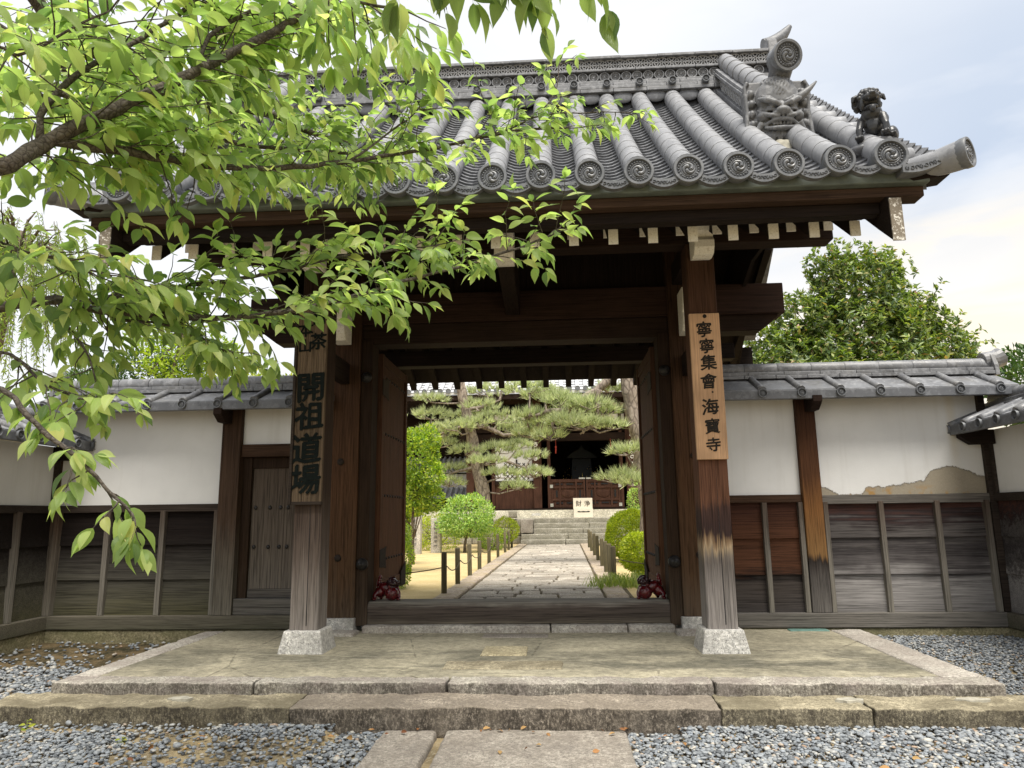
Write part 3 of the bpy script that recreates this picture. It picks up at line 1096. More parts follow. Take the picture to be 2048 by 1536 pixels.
pv.rough_box(-1.24, -0.865, 4.35, 5.235, -0.1, 0.04, 0.06, 0.008, 41, 0.03)
struct('approach_slab', pv, M['slab'], smooth=True)
pv = MB()
pv.rough_box(-1.3, 0.5, 3.0, 4.32, -0.1, 0.04, 0.1, 0.008, 51, 0.03)
struct('approach_slab', pv, M['slab'], smooth=True)
sp = MB()
for cx, cy, rx, ry in ((-2.83, 5.46, .085, .05), (2.03, 5.47, .095, .05), (2.88, 5.49, .12, .045)):
    n = 16
    sp.prism([(cx + rx * math.cos(2 * math.pi * k / n) * (1 + .2 * math.sin(k * 2.3)), cy + ry * math.sin(2 * math.pi * k / n) * (1 + .2 * math.cos(k * 1.7))) for k in range(n)], 2, 0.17, 0.192)
struct('mortar_patch', sp, M['mortar'])
tl = MB()
tl.rough_box(2.42, 2.83, 7.98, 8.09, 0.2, PZ + .012, 0.06, 0.004, 3, 0.01)
struct('drain_cover', tl, M['teal'], smooth=True)

# garden path of split stone, two edging strips
pm = MB()
y = 8.9
ri = random.Random(5)


def pcx(y):
    return -0.36 + (y - 10.3) * 0.012


while y < 27.6:
    d = ri.uniform(0.24, 0.42)
    x = -1.02
    while x < 0.98:
        w = ri.uniform(0.28, 0.85)
        if x + w > 0.75:
            w = 1.0 - x
        yo = ri.uniform(-.03, .03)
        c = pcx(y)
        pm.rough_box(c + x + .016, c + x + w - .016, y + .018 + yo, y + d - .018 + yo, GZ - .05, GZ + 0.034 + ri.uniform(-.006, .006), 0.14, 0.006, ri.uniform(0, 99), 0.02)
        x += w
    y += d
struct('garden_path', pm, M['path'], smooth=True, weld=True)
pj = MB()
pj.add([(pcx(8.7) - 1.4, 8.7, GZ + .006), (pcx(8.7) + 1.4, 8.7, GZ + .006), (pcx(28) + 1.4, 28, GZ + .006), (pcx(28) - 1.4, 28, GZ + .006)], [(0, 1, 2, 3)])
struct('garden_path_bed', pj, M['joint'])
pe = MB()
for s in (-1, 1):
    y = 8.9
    while y < 27.9:
        d = ri.uniform(1.0, 1.7)
        c = pcx(y)
        a, b = (c - 1.36, c - 1.05) if s < 0 else (c + 1.03, c + 1.33)
        pe.rough_box(a, b, y + .01, y + d - .01, GZ - .05, GZ + .042, 0.15, 0.006, y, 0.02)
        y += d
struct('garden_path_edging', pe, M['path_edge'], smooth=True)
gk = MB()
gk.rough_box(-5, pcx(8.7) - 1.38, 8.62, 8.86, 0.1, GZ + .03, 0.2, 0.008, 3, 0.02)
gk.rough_box(pcx(8.7) + 1.38, 5, 8.62, 8.86, 0.1, GZ + .03, 0.2, 0.008, 8, 0.02)
struct('garden_edge_stone', gk, M['path_edge'], smooth=True)


def ico(sub):
    bm = bmesh.new()
    bmesh.ops.create_icosphere(bm, subdivisions=sub, radius=1.0)
    V = np.array([v.co[:] for v in bm.verts])
    F = np.array([[v.index for v in f.verts] for f in bm.faces])
    bm.free()
    return V, F


def scatter_pebbles(name, pts, sizes, sub):
    V, F = ico(sub)
    n = len(pts)
    sc = np.stack([sizes * rng.uniform(.8, 1.35, n), sizes * rng.uniform(.6, 1.0, n), sizes * rng.uniform(.38, .68, n)], 1)
    a = rng.uniform(0, 2 * np.pi, n)
    t = rng.normal(0, 0.22, n)
    P = V[None] * sc[:, None]
    # tilt about x then turn about z
    ct, stt = np.cos(t)[:, None], np.sin(t)[:, None]
    y2 = P[..., 1] * ct - P[..., 2] * stt
    z2 = P[..., 1] * stt + P[..., 2] * ct
    ca, sa = np.cos(a)[:, None], np.sin(a)[:, None]
    x3 = P[..., 0] * ca - y2 * sa
    y3 = P[..., 0] * sa + y2 * ca
    Q = np.stack([x3, y3, z2], -1) + pts[:, None]
    idx = F[None] + (np.arange(n) * len(V))[:, None, None]
    o = np_mesh(name, Q.reshape(-1, 3), idx.reshape(-1, 3), M['pebble'])
    o['kind'] = 'stuff'
    return o


def region(x0, x1, y0, y1, dens):
    n = int((x1 - x0) * (y1 - y0) * dens)
    return np.stack([rng.uniform(x0, x1, n), rng.uniform(y0, y1, n)], 1)


def keep_slab(p):
    return ~((p[:, 0] > -1.23) & (p[:, 0] < 0.44) & (p[:, 1] > 2.9))


p = region(-4.6, 4.2, 3.7, 5.29, 3000)
p = p[keep_slab(p)]
# left of the slabs the pebbles thin out into sandy soil
dens = np.ones(len(p))
bare = (p[:, 0] > -2.9) & (p[:, 0] < -1.3) & (p[:, 1] > 4.55)
nz = np.array([mnoise.noise(Vector((a * 1.8, b * 2.4, 0))) for a, b in p])
dens[bare] = np.where(nz[bare] > 0.08, 0.6, 0.22)
band = (p[:, 0] < -1.3) & (p[:, 1] > 5.1)
dens[band] = np.where(nz[band] > 0.0, 0.8, 0.25)
p = p[rng.uniform(0, 1, len(p)) < dens]
sz = rng.uniform(0.0085, 0.019, len(p)) * np.where(rng.uniform(0, 1, len(p)) > .96, 1.5, 1.0)
scatter_pebbles('gravel', np.column_stack([p, rng.uniform(-0.006, 0.02, len(p)) + np.array([fz(a, b) for a, b in p])]), sz, 2)
p = region(3.22, 6.0, 5.0, 8.12, 2400)
sz = rng.uniform(0.0095, 0.020, len(p))
scatter_pebbles('gravel', np.column_stack([p, rng.uniform(-0.006, 0.022, len(p)) + np.array([fz(a, b) for a, b in p])]), sz, 1)
p = region(-6.2, -3.98, 5.2, 8.1, 1500)
nz = np.array([mnoise.noise(Vector((a * 1.3, b * 1.3, 3))) for a, b in p])
far = (p[:, 1] - 6.6) * 0.5 + nz
p = p[rng.uniform(0, 1, len(p)) < np.clip(0.55 - far * 1.2, 0.05, 1)]
sz = rng.uniform(0.012, 0.026, len(p)) * np.where(rng.uniform(0, 1, len(p)) > .97, 2.0, 1.0)
scatter_pebbles('gravel', np.column_stack([p, rng.uniform(-0.006, 0.016, len(p)) + np.array([fz(a, b) for a, b in p])]), sz, 1)


# ------------------------------------------------------------------ the gate
gate = thing('temple_gate', 'large dark timber temple gate with a grey tiled roof and open double doors', 'gate', (X0, 8.1, PZ))
AX = [(5.20, 4.08), (5.36, 4.20), (5.6, 4.385), (5.9, 4.63), (6.4, 5.055), (6.8, 5.40), (7.2, 5.755), (7.6, 6.12), (7.85, 6.35), (8.05, 6.54)]


def A(Y):
    """height of the cover tile axis over the front slope (mirrored behind the ridge)"""
    if Y > 8.05:
        Y = 16.1 - Y
    if Y <= AX[0][0]:
        return AX[0][1] + (Y - AX[0][0]) * .75
    for (a, b), (c, d) in zip(AX, AX[1:]):
        if Y <= c:
            return b + (d - b) * (Y - a) / (c - a)
    return AX[-1][1]


def lift(x):
    return 0.05 * min(1.3, abs(x - X0) / 3.14) ** 4


# --- pillars and their plinths
for s in (-1, 1):
    x = X0 + 1.94 * s
    mb = MB()
    mb.box(x - .137, x + .137, 6.83, 7.105, PZ + .19, 4.15)
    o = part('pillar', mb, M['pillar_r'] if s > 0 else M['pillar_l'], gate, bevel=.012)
    mb = MB()
    mb.taper(x, 6.965, PZ - .05, PZ + .20, .225, .225, .175, .175)
    part('plinth', mb, M['granite'], gate, bevel=.014)
    # shrinkage split down the face
    mb = MB()
    mb.prism([(x + .022, .5), (x + .030, .5), (x + .026, 1.5), (x + .022, 2.0)], 1, 6.827, 6.90)
    part('split', mb, M['altar_dark'], gate)
    x = X0 + 1.97 * s
    mb = MB()
    mb.box(x - .18, x + .18, 8.0, 8.38, PZ + .14, 4.6)
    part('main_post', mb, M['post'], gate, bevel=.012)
    mb = MB()
    mb.box(x - .21, x + .19, 7.955, 8.42, PZ - .05, PZ + .15)
    part('plinth', mb, M['granite'], gate, bevel=.010)
    mb = MB()
    mb.rough_box(x - .30, x + .26, 7.70, 8.0, 0.15, PZ + .035, 0.07, 0.01, s, 0.03)
    part('base_slab', mb, M['kerb_pale'], gate, smooth=True)
    xj = X0 + 1.722 * s
    mb = MB()
    mb.box(xj - .068, xj + .068, 8.03, 8.30, PZ + .06, 3.55)
    part('jamb', mb, M['jamb'], gate, bevel=.008)
    for z, r in ((.98, .06), (3.10, .055)):
        mb = MB()
        mb.lathe([(r * 1.15, 0), (r * 1.1, .012), (r * .95, .02), (r * .8, .048), (r * .5, .07), (r * .2, .078), (.012, .08), (.012, .094), (.002, .095)], Matrix.Translation((xj, 8.03, z)) @ Matrix.Rotation(math.pi / 2, 4, 'X'), 20)
        part('nail_cover', mb, M['iron'], gate, smooth=True)
    for z in (1.05, 2.12, 3.2):
        mb = MB()
        mb.lathe([(.040, 0), (.038, .012), (.028, .026), (.012, .034), (.002, .036)], Matrix.Translation((x + .02 * s, 8.0, z)) @ Matrix.Rotation(math.pi / 2, 4, 'X'), 16)
        part('nail_cover', mb, M['iron_gray'], gate, smooth=True)
    # tie between front pillar and main post
    mb = MB()
    mb.box(x - .055, x + .055, 7.10, 8.0, 3.02, 3.26)
    part('tie_beam', mb, M['beam_y'], gate, bevel=.008)
    # curved white painted bracket end in front of the main post
    mb = MB()
    prof = [(8.0, 3.98), (7.70, 3.98), (7.66, 3.86), (7.69, 3.76), (7.74, 3.70), (7.70, 3.64), (7.71, 3.56), (7.78, 3.49), (8.0, 3.49)]
    mb.prism(prof, 0, x + .02 * s - .085, x + .02 * s + .085)
    part('bracket_end', mb, M['white'], gate, bevel=.006)
    # rear post
    mb = MB()
    mb.box(x - .14, x + .14, 9.75, 10.03, GZ, 3.6)
    part('rear_post', mb, M['post'], gate, bevel=.01)
    mb = MB()
    mb.taper(x, 9.89, GZ - .05, GZ + .16, .21, .21, .17, .17)
    part('plinth', mb, M['granite'], gate, bevel=.01)

# --- threshold
mb = MB()
prof = [(8.04, .335), (8.03, .50), (8.045, .545), (8.075, .568), (8.12, .575), (8.30, .575), (8.33, .56), (8.34, .335)]
mb.prism(prof, 0, X0 - 1.655, X0 + 1.655)
part('threshold_beam', mb, M['threshold'], gate, bevel=.01, auto=35)
# --- head beam through the main posts
mb = MB()
mb.box(-3.62, 2.66, 8.02, 8.36, 3.74, 4.10)
part('head_beam', mb, M['beam_red'], gate, bevel=.012)
for s in (-1, 1):
    mb = MB()
    xa, xb = (X0 + 2.15, 2.60) if s > 0 else (-3.52, X0 - 2.15)
    pr = [(xa, 3.738), (xb, 3.738), (xb - .02, 3.70), (xb - .22, 3.55), (xa, 3.55)] if s > 0 else [(xb, 3.738), (xb, 3.55), (xa + .22, 3.55), (xa + .02, 3.70), (xa, 3.738)]
    mb.prism(pr, 1, 8.06, 8.32)
    part('beam_bracket', mb, M['beam'], gate, bevel=.008)
mb = MB()
mb.box(X0 - 1.79, X0 + 1.79, 8.05, 8.33, 3.50, 3.738)
part('door_lintel', mb, M['beam'], gate, bevel=.01)
mb = MB()
for i in range(11):
    a = X0 - 1.79 + i * 3.58 / 11
    mb.box(a + .003, a + 3.58 / 11 - .003, 8.16, 8.20, 4.10, 5.30)
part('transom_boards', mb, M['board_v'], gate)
# --- front purlin on the pillars, cross beams with white noses
mb = MB()
mb.box(-3.72, 2.80, 6.84, 7.06, 4.15, 4.36)
part('front_purlin', mb, M['beam'], gate, bevel=.01)
for x in (X0 - 1.94, X0, X0 + 1.94):
    mb = MB()
    mb.box(x - .085, x + .085, 7.061, 8.02, 4.10, 4.34)
    part('cross_beam', mb, M['beam_y'], gate, bevel=.008)
    mb = MB()
    prof = [(6.838, 4.36), (6.56, 4.36), (6.55, 4.26), (6.58, 4.19), (6.63, 4.14), (6.58, 4.09), (6.585, 4.02), (6.64, 3.96), (6.74, 3.95), (6.838, 3.97)]
    mb.prism(prof, 0, x - .095, x + .095)
    part('beam_nose', mb, M['white'], gate, bevel=.006)
    mb = MB()
    mb.box(x - .085, x + .085, 8.361, 10.2, 3.80, 4.02)
    part('cross_beam', mb, M['beam_y'], gate, bevel=.008)
    if abs(x - X0) < .01:
        mb = MB()
        mb.strip([(6.842, 3.97), (7.5, 3.86), (8.02, 3.80)], [(6.842, 4.098), (7.5, 4.098), (8.02, 4.098)], 0, x - .08, x + .08)
        part('cross_beam', mb, M['beam_y'], gate, bevel=.008)

# --- rafters: two tiers under the front eave, one seen under the rear eave
fl = MB()
fl.strip([(5.90, 3.805), (6.9, 4.585)], [(5.90, 3.935), (6.9, 4.715)], 0, -.040, .040)
fl_me = mk_mesh('rafter', fl, M['beam_dark'], off=(0, 5.9, 3.9))
ft = MB()
ft.box(-.0415, .0415, 5.885, 5.8995, 3.803, 3.937)
ft_me = mk_mesh('rafter_tip', ft, M['white'], off=(0, 5.9, 3.9))
ba = MB()
ba.strip([(6.45, 4.085), (8.05, 5.045)], [(6.45, 4.200), (8.05, 5.160)], 0, -.040, .040)
ba_me = mk_mesh('rafter', ba, M['beam_dark'], off=(0, 6.45, 4.12))
bt = MB()
bt.box(-.0415, .0415, 6.435, 6.4495, 4.083, 4.202)
bt_me = mk_mesh('rafter_tip', bt, M['white'], off=(0, 6.45, 4.12))
rr = MB()
rr.strip([(8.30, 4.60), (10.75, 3.42)], [(8.30, 4.70), (10.75, 3.52)], 0, -.043, .043)
rr_me = mk_mesh('rafter', rr, M['beam_dark'], off=(0, 8.3, 4.6))
for i in range(19):
    x = X0 - .02 + (i - 9) * .342
    r = place('rafter', fl_me, gate, (x, 5.9, 3.9))
    place('rafter_tip', ft_me, r, (x, 5.9, 3.9))
    r = place('rafter', ba_me, gate, (x, 6.45, 4.12))
    place('rafter_tip', bt_me, r, (x, 6.45, 4.12))
    place('rafter', rr_me, gate, (x + .02, 8.3, 4.6))
# roof boarding above the rafters
mb = MB()
mb.strip([(5.705, 3.90), (5.90, 3.945), (6.9, 4.725), (8.05, 5.40)], [(5.705, 3.93), (5.90, 3.975), (6.9, 4.755), (8.05, 5.43)], 0, -3.66, 2.66)
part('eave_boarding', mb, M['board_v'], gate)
mb = MB()
mb.strip([(8.051, 4.82), (10.72, 3.525)], [(8.051, 4.86), (10.72, 3.56)], 0, -3.66, 2.66)
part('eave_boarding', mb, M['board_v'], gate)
mb = MB()
mb.box(-3.92, 3.0, 10.66, 10.74, 3.565, 3.95)
part('eave_fascia', mb, M['beam_dark'], gate)
mb = MB()
mb.box(-3.4, 2.5, 9.72, 9.94, 3.585, 3.80)
part('rear_purlin', mb, M['beam_dark'], gate, bevel=.01)
# --- eave boards
mb = MB()
mb.box(-3.93, 2.99, 5.50, 5.66, 3.968, 4.052)
part('eave_fascia', mb, M['fascia'], gate, bevel=.006)
mb = MB()
mb.box(-3.70, 2.68, 5.60, 5.70, 3.866, 3.966)
part('eave_fascia', mb, M['beam_dark'], gate, bevel=.006)
mb = MB()
mb.box(-3.95, 3.01, 5.425, 5.52, 4.054, 4.17)
part('tile_board', mb, M['patina'], gate, bevel=.01)

# --- bargeboards with white feet
for s in (-1, 1):
    xa, xb = (2.685, 2.77) if s > 0 else (-3.79, -3.705)
    Ys = [5.45 + i * (8.05 - 5.45) / 12 for i in range(13)]
    Yr = [8.05 + i * (10.65 - 8.05) / 12 for i in range(1, 13)]
    low = [(Y, A(Y) - .69 + .05 * math.sin((Y - 5.45) / 5.2 * math.pi)) for Y in Ys + Yr]
    upp = [(Y, A(Y) - .34) for Y in Ys + Yr]
    mb = MB()
    mb.strip(low, upp, 0, xa, xb)
    bb = part('bargeboard', mb, M['beam_dark'], gate, bevel=.006)
    mb = MB()
    mb.strip([(5.436, low[0][1] - .002), (5.449, low[0][1] - .002)], [(5.436, upp[0][1] + .002), (5.449, upp[0][1] + .002)], 0, xa - .004, xb + .004)
    part('bargeboard_foot', mb, M['foot_white'], bb)
    # gable infill set back
    mb = MB()
    Y2 = [6.5, 7.0, 7.6, 8.05, 8.5, 9.1, 9.6]
    mb.strip([(Y, 4.22 if Y < 8.05 else 4.05) for Y in Y2], [(Y, A(Y) - .36) for Y in Y2], 0, (2.2 if s > 0 else -3.16), (2.24 if s > 0 else -3.12))
    part('gable_panel', mb, M['beam_dark'], gate)

# ------------------------------------------------------------------ gate roof
mb = MB()
Ys = [5.53, 5.6, 5.9, 6.4, 6.8, 7.2, 7.6, 8.05, 8.5, 8.9, 9.3, 9.7, 10.2, 10.57]
mb.strip([(Y, A(Y) - .30) for Y in Ys], [(Y, A(Y) - .135) for Y in Ys], 0, -3.97, 3.03)
part('roof_bed', mb, M['tile_dark'], gate)

SP = .393
# arc-length table of the slope
tabY = [5.36 + i * (7.95 - 5.36) / 260 for i in range(261)]
tabS = [0.0]
for i in range(260):
    tabS.append(tabS[-1] + math.hypot(tabY[i + 1] - tabY[i], A(tabY[i + 1]) - A(tabY[i])))


def at_s(s):
    i = max(0, min(259, int(np.searchsorted(tabS, s)) - 1))
    t = (s - tabS[i]) / (tabS[i + 1] - tabS[i])
    Y = tabY[i] + (tabY[i + 1] - tabY[i]) * t
    return Y, A(Y)


def nrm(Y):
    d = (A(Y + .02) - A(Y - .02)) / .04
    n = Vector((0, -d, 1)).normalized()
    return n


ST = tabS[-1]
# cover tile row
mb = MB()
path, rad = [], []
L = .265
s = 0.075
first = True
while s < ST - .02:
    Y, z = at_s(s)
    path.append((0, Y, z))
    rad.append(.112 if first else .1012)
    if first:
        for ds, rr_ in ((.03, .108), (.07, .1015)):
            Y, z = at_s(s + ds)
            path.append((0, Y, z))
            rad.append(rr_)
    e = min(ST, s + L)
    Y, z = at_s(e - .004)
    path.append((0, Y, z))
    rad.append(.0968)
    first = False
    s += L
mb.tube(path, rad, 16)
row_me = mk_mesh('cover_tile_row', mb, M['tile_roll'], smooth=False, off=(0, 5.36, 4.20))
bm = bmesh.new()
bm.from_mesh(row_me)
for f in bm.faces:
    f.smooth = True
for e in bm.edges:
    if len(e.link_faces) == 2 and e.calc_face_angle(0) > math.radians(38):
        e.smooth = False
bm.to_mesh(row_me)
bm.free()


def disc_mesh(R=.121, detail=True, name='eave_disc'):
    """round tile end: rim, ring of beads, threefold swirl; faces -Y"""
    mb = MB()
    k = R / .121
    fr = Matrix.Rotation(math.pi / 2, 4, 'X')
    mb.lathe([(.100 * k, -.16), (.104 * k, -.09), (.112 * k, -.05), (.121 * k, -.02), (.121 * k, .018), (.117 * k, .024), (.099 * k, .024), (.095 * k, .008)], fr, 32, close=False)
    n0 = len(mb.f)
    mb.lathe([(.095 * k, .008), (.06 * k, .008), (.001, .008)], fr, 32, close=False)
    n1 = len(mb.f)
    # ring
    rg = [(.0625 * math.cos(2 * math.pi * i / 32) * k, -.0095, .0625 * math.sin(2 * math.pi * i / 32) * k) for i in range(33)]
    mb.tube(rg, .0035 * k, 6, cap=False)
    for i in range(22):
        a = 2 * math.pi * i / 22
        mb.ell((.079 * k * math.cos(a), -.009, .079 * k * math.sin(a)), (.0075 * k, .008 * k, .0075 * k), 8, 5)
    for j in range(3):
        a0 = 2 * math.pi * j / 3 + .4
        pts, rs = [], []
        for i in range(13):
            t = i / 12
            r = (.021 + .034 * t ** .8) * k
            a = a0 + t * 2.9
            pts.append((r * math.cos(a), -.010, r * math.sin(a)))
            rs.append((.0165 * (1 - t) ** .75 + .0012) * k)
        mb.tube(pts, rs, 8)
        mb.ell((.020 * k * math.cos(a0), -.010, .020 * k * math.sin(a0)), (.017 * k, .013 * k, .017 * k), 10, 6)
    me = mk_mesh(name, mb, [M['tile_disc'], M['tile_relief'], M['tile_bead']], smooth=True)
    idx = [0] * n0 + [1] * (n1 - n0) + [2] * (len(mb.f) - n1)
    me.polygons.foreach_set('material_index', idx)
    bm = bmesh.new()
    bm.from_mesh(me)
    for e in bm.edges:
        if len(e.link_faces) == 2 and e.calc_face_angle(0) > math.radians(42):
            e.smooth = False
    bm.to_mesh(me)
    bm.free()
    return me


DISC = disc_mesh()
for k in range(-8, 9):
    x = X0 + SP * k
    r = place('cover_tile_row', row_me, gate, (x, 5.36, 4.20 + lift(x)))
    sc = 1.12 if abs(k) == 8 else 1.0
    place('eave_disc', DISC, r, (x, 5.345, 4.20 + lift(x) - .005), (0, random.uniform(0, 2), 0), (sc, sc, sc))

# pan tiles: troughs between the rows, laid in stepped courses
mb = MB()
CL = .112
nc = int(ST / CL)
for k in range(-9, 9):
    xc = X0 + SP * (k + .5)
    half = SP / 2
    if k == -9 or k == 8:
        half = .15
        xc = X0 + SP * (8 if k == 8 else -8) + (.2 if k == 8 else -.2)
    nu = 8
    rows = []
    for i in range(nc + 1):
        s = i * CL
        for up_ in ((.020, 0.0) if i > 0 else (.020,)):
            # at each line: first the previous tile's tail (0), then the next tile's lip (.02)
            pass
        Y, z = at_s(min(s, ST))
        n = nrm(Y)
        tail = [(xc + half * (2 * j / nu - 1), Y + n.y * w, z + n.z * w + lift(xc)) for j in range(nu + 1) for w in [-.105 + .105 * (2 * j / nu - 1) ** 2]]
        lip = [(x_, y_ + n.y * .020, z_ + n.z * .020) for x_, y_, z_ in tail]
        if i > 0:
            rows.append(tail)
        rows.append(lip)
    vs = [q for r_ in rows for q in r_]
    fs = []
    for a in range(len(rows) - 1):
        for j in range(nu):
            b = a * (nu + 1) + j
            fs.append((b, b + 1, b + nu + 2, b + nu + 1))
    mb.add(vs, fs)
part('pan_tiles', mb, M['tile'], gate)
# rear slope, plain
mb = MB()
mb.strip([(8.06, A(8.06) - .13), (10.7, A(10.7) - .13)], [(8.06, A(8.06) + .0), (10.7, A(10.7) + .0)], 0, -3.95, 3.0)
part('rear_tiles', mb, M['tile'], gate)

# eave pan tile with a carved crescent face
mb = MB()
n = 14
half = SP / 2 - .01


def arcz(u):
    return -.108 + .095 * u * u


lo = [(half * (2 * i / n - 1), arcz(2 * i / n - 1) - .052 * (1 - .45 * (2 * i / n - 1) ** 2)) for i in range(n + 1)]
hi = [(half * (2 * i / n - 1), arcz(2 * i / n - 1) + .016) for i in range(n + 1)]
mb.strip(lo, hi, 1, -.035, .02)
n0 = len(mb.f)
for i in range(2, 13):
    u = 2 * i / n - 1
    c = ((lo[i][0] + hi[i][0]) / 2, (lo[i][1] + hi[i][1]) / 2)
    pts = []
    for q in range(9):
        a = q / 8 * 5.2 + i
        rr_ = .015 * (1 - q / 11)
        pts.append((c[0] + rr_ * math.cos(a) * 1.1, -.037, c[1] + rr_ * math.sin(a)))
    mb.tube(pts, .0042, 5)
pan_me = mk_mesh('eave_pan_tile', mb, [M['tile_disc'], M['tile_relief']], off=(0, 0, 0))
pan_me.polygons.foreach_set('material_index', [0] * n0 + [1] * (len(mb.f) - n0))
for k in range(-8, 8):
    x = X0 + SP * (k + .5)
    place('eave_pan_tile', pan_me, gate, (x, 5.37, 4.21 + lift(x)))

# corner tiles: turned outwards at both eave ends, and the verge tiles up the gable
for s in (-1, 1):
    xe = X0 + s * 3.14
    path = []
    for i in range(9):
        t = i / 8
        path.append((xe + s * (.10 + .40 * t + .03 * t * t), 5.72 - .40 * t - .05 * t * t, 4.215 - .045 * t + .03 * t * t))
    mb = MB()
    mb.tube(path, [.105] * 6 + [.106, .112, .116], 16)
    ct = part('corner_tile', mb, M['tile_roll'], gate, auto=40)
    d = (Vector(path[-1]) - Vector(path[-2])).normalized()
    q = Vector((0, -1, 0)).rotation_difference(d)
    place('corner_disc', DISC, ct, Vector(path[-1]) + d * .01, q.to_euler(), (1, 1, 1))
    # carved plate and its bearer below the corner tile
    mb = MB()
    N = 10
    lo, hi = [], []
    for i in range(N + 1):
        t = i / N
        lo.append((xe + s * (.07 + .36 * t), 4.085 - .035 * math.sin(t * math.pi * .5) * (1 - t) + .10 * t ** 2))
        hi.append((xe + s * (.07 + .36 * t), 4.15 + .075 * t ** 1.5))
    mb.strip(lo, hi, 1, 5.31, 5.44)
    n0 = len(mb.f)
    for i in range(1, 10):
        pts = []
        for q_ in range(9):
            a = q_ / 8 * 5.0 + i * 2
            pts.append(((lo[i][0] + hi[i][0]) / 2 + .02 * (1 - q_ / 11) * math.cos(a), 5.308, (lo[i][1] + hi[i][1]) / 2 + .013 * math.sin(a)))
        mb.tube(pts, .0045, 5)
    o = part('corner_plate', mb, [M['tile_disc'], M['tile_relief']], gate)
    o.data.polygons.foreach_set('material_index', [0] * n0 + [1] * (len(mb.f) - n0))
    mb = MB()
    pr = [(xe + s * .20, 4.06), (xe + s * .48, 4.10), (xe + s * .50, 4.13), (xe + s * .46, 4.19), (xe + s * .1, 4.12)]
    mb.prism(pr if s > 0 else pr[::-1], 1, 5.42, 5.62)
    part('corner_bearer', mb, M['beam_dark'], gate, bevel=.01)
vt = MB()
vt.tube([(0, 0, 0), (.12, 0, -.012), (.24, 0, -.02), (.30, 0, -.02)], [.085, .085, .088, .092], 12)
vt_me = mk_mesh('verge_tile', vt, M['tile_roll'], smooth=True)
vt2 = MB()
vt2.tube([(0, 0, 0), (-.12, 0, -.012), (-.24, 0, -.02), (-.30, 0, -.02)], [.085, .085, .088, .092], 12)
vt2_me = mk_mesh('verge_tile', vt2, M['tile_roll'], smooth=True)
s = .34
while s < ST:
    Y, z = at_s(s)
    place('verge_tile', vt_me, gate, (X0 + 3.14, Y, z - .11 + lift(3)))
    place('verge_tile', vt2_me, gate, (X0 - 3.14, Y, z - .11 + lift(3)))
    s += .30


def lattice(mb, fn, s0, s1, half, pitch, r=.007):
    """overlapping ring openwork in a band; fn(s, t) -> point"""
    R = pitch * .707
    s = s0
    while s < s1 + 1e-6:
        for off, t0 in ((0, 0.0), (.5, half * .96), (.5, -half * .96)):
            c = s + off * pitch
            run = []
            for i in range(25):
                a = 2 * math.pi * i / 24
                ss, tt = c + R * math.cos(a), t0 + R * math.sin(a) * (half / (pitch * .5)) * .72
                if abs(tt) <= half + .004 and s0 - .02 <= ss <= s1 + .02:
                    run.append(fn(ss, tt))
                else:
                    if len(run) > 1:
                        mb.tube(run, r, 5, cap=False)
                    run = []
            if len(run) > 1:
                mb.tube(run, r, 5, cap=False)
        s += pitch


# main ridge
RX0, RX1 = -3.60, 2.68
ridge_y = 8.05


def ridge_box(name, h0, h1, w, mat, joints=None, bev=.005):
    mb = MB()
    if joints:
        x = RX0
        i = 0
        while x < RX1 - .01:
            e = min(RX1, x + joints)
            j = random.uniform(-.004, .004)
            mb.box(x + .002, e - .002, ridge_y - w + j, ridge_y + w + j, h0 + .001, h1 + random.uniform(-.002, .002))
            x = e
    else:
        mb.box(RX0, RX1, ridge_y - w, ridge_y + w, h0, h1)
    return part(name, mb, mat, gate, bevel=bev)


ridge_box('ridge_core', 6.30, 6.96, .125, M['tile_black'], None, 0)
ridge_box('ridge_course', 6.50, 6.545, .215, M['tile'], .40)
ridge_box('ridge_course', 6.548, 6.59, .205, M['tile'], .36)
ridge_box('ridge_course', 6.593, 6.635, .195, M['tile'], .40)
ridge_box('ridge_course', 6.638, 6.672, .18, M['tile'], .33)
ridge_box('ridge_course', 6.805, 6.838, .18, M['tile'], .36)
ridge_box('ridge_course', 6.968, 7.005, .185, M['tile'], .45)
mb = MB()
x = RX0
while x < RX1 - .05:
    e = min(RX1, x + .33)
    mb.strip([(ridge_y - .15, 7.004), (ridge_y - .10, 7.004), (ridge_y, 7.004), (ridge_y + .10, 7.004), (ridge_y + .15, 7.004)],
             [(ridge_y - .15, 7.012), (ridge_y - .10, 7.06), (ridge_y, 7.08), (ridge_y + .10, 7.06), (ridge_y + .15, 7.012)], 0, x + .002, e - .002)
    x = e
part('ridge_cap', mb, M['tile_roll'], gate)
mb = MB()
lattice(mb, lambda s_, t: (s_, ridge_y - .142, 6.903 + t), RX0, RX1, .062, .125, .0095)
part('ridge_openwork', mb, M['tile_pale'], gate, smooth=True)
mb = MB()
x = RX0 + .08
while x < RX1 - .05:
    fr = Matrix.Translation((x, ridge_y - .13, 6.738)) @ Matrix.Rotation(math.pi / 2, 4, 'X')
    mb.lathe([(.062, 0), (.062, .028), (.052, .028), (.05, .016), (.001, .016)], fr, 18, close=False)
    for i in range(12):
        a = 2 * math.pi * i / 12
        mb.tube([(x + .014 * math.cos(a), ridge_y - .148, 6.738 + .014 * math.sin(a)), (x + .044 * math.cos(a), ridge_y - .150, 6.738 + .044 * math.sin(a))], [.003, .006], 4)
    mb.ell((x, ridge_y - .147, 6.738), (.012, .008, .012), 8, 4)
    x += .132
part('ridge_rosettes', mb, M['tile'], gate)
SD = disc_mesh(.046, True, 'ridge_disc')
for k in range(-8, 9):
    x = X0 + SP * k
    if RX0 + .05 < x < RX1 - .05:
        place('ridge_disc', SD, gate, (x, ridge_y - .235, 6.60))
mb = MB()
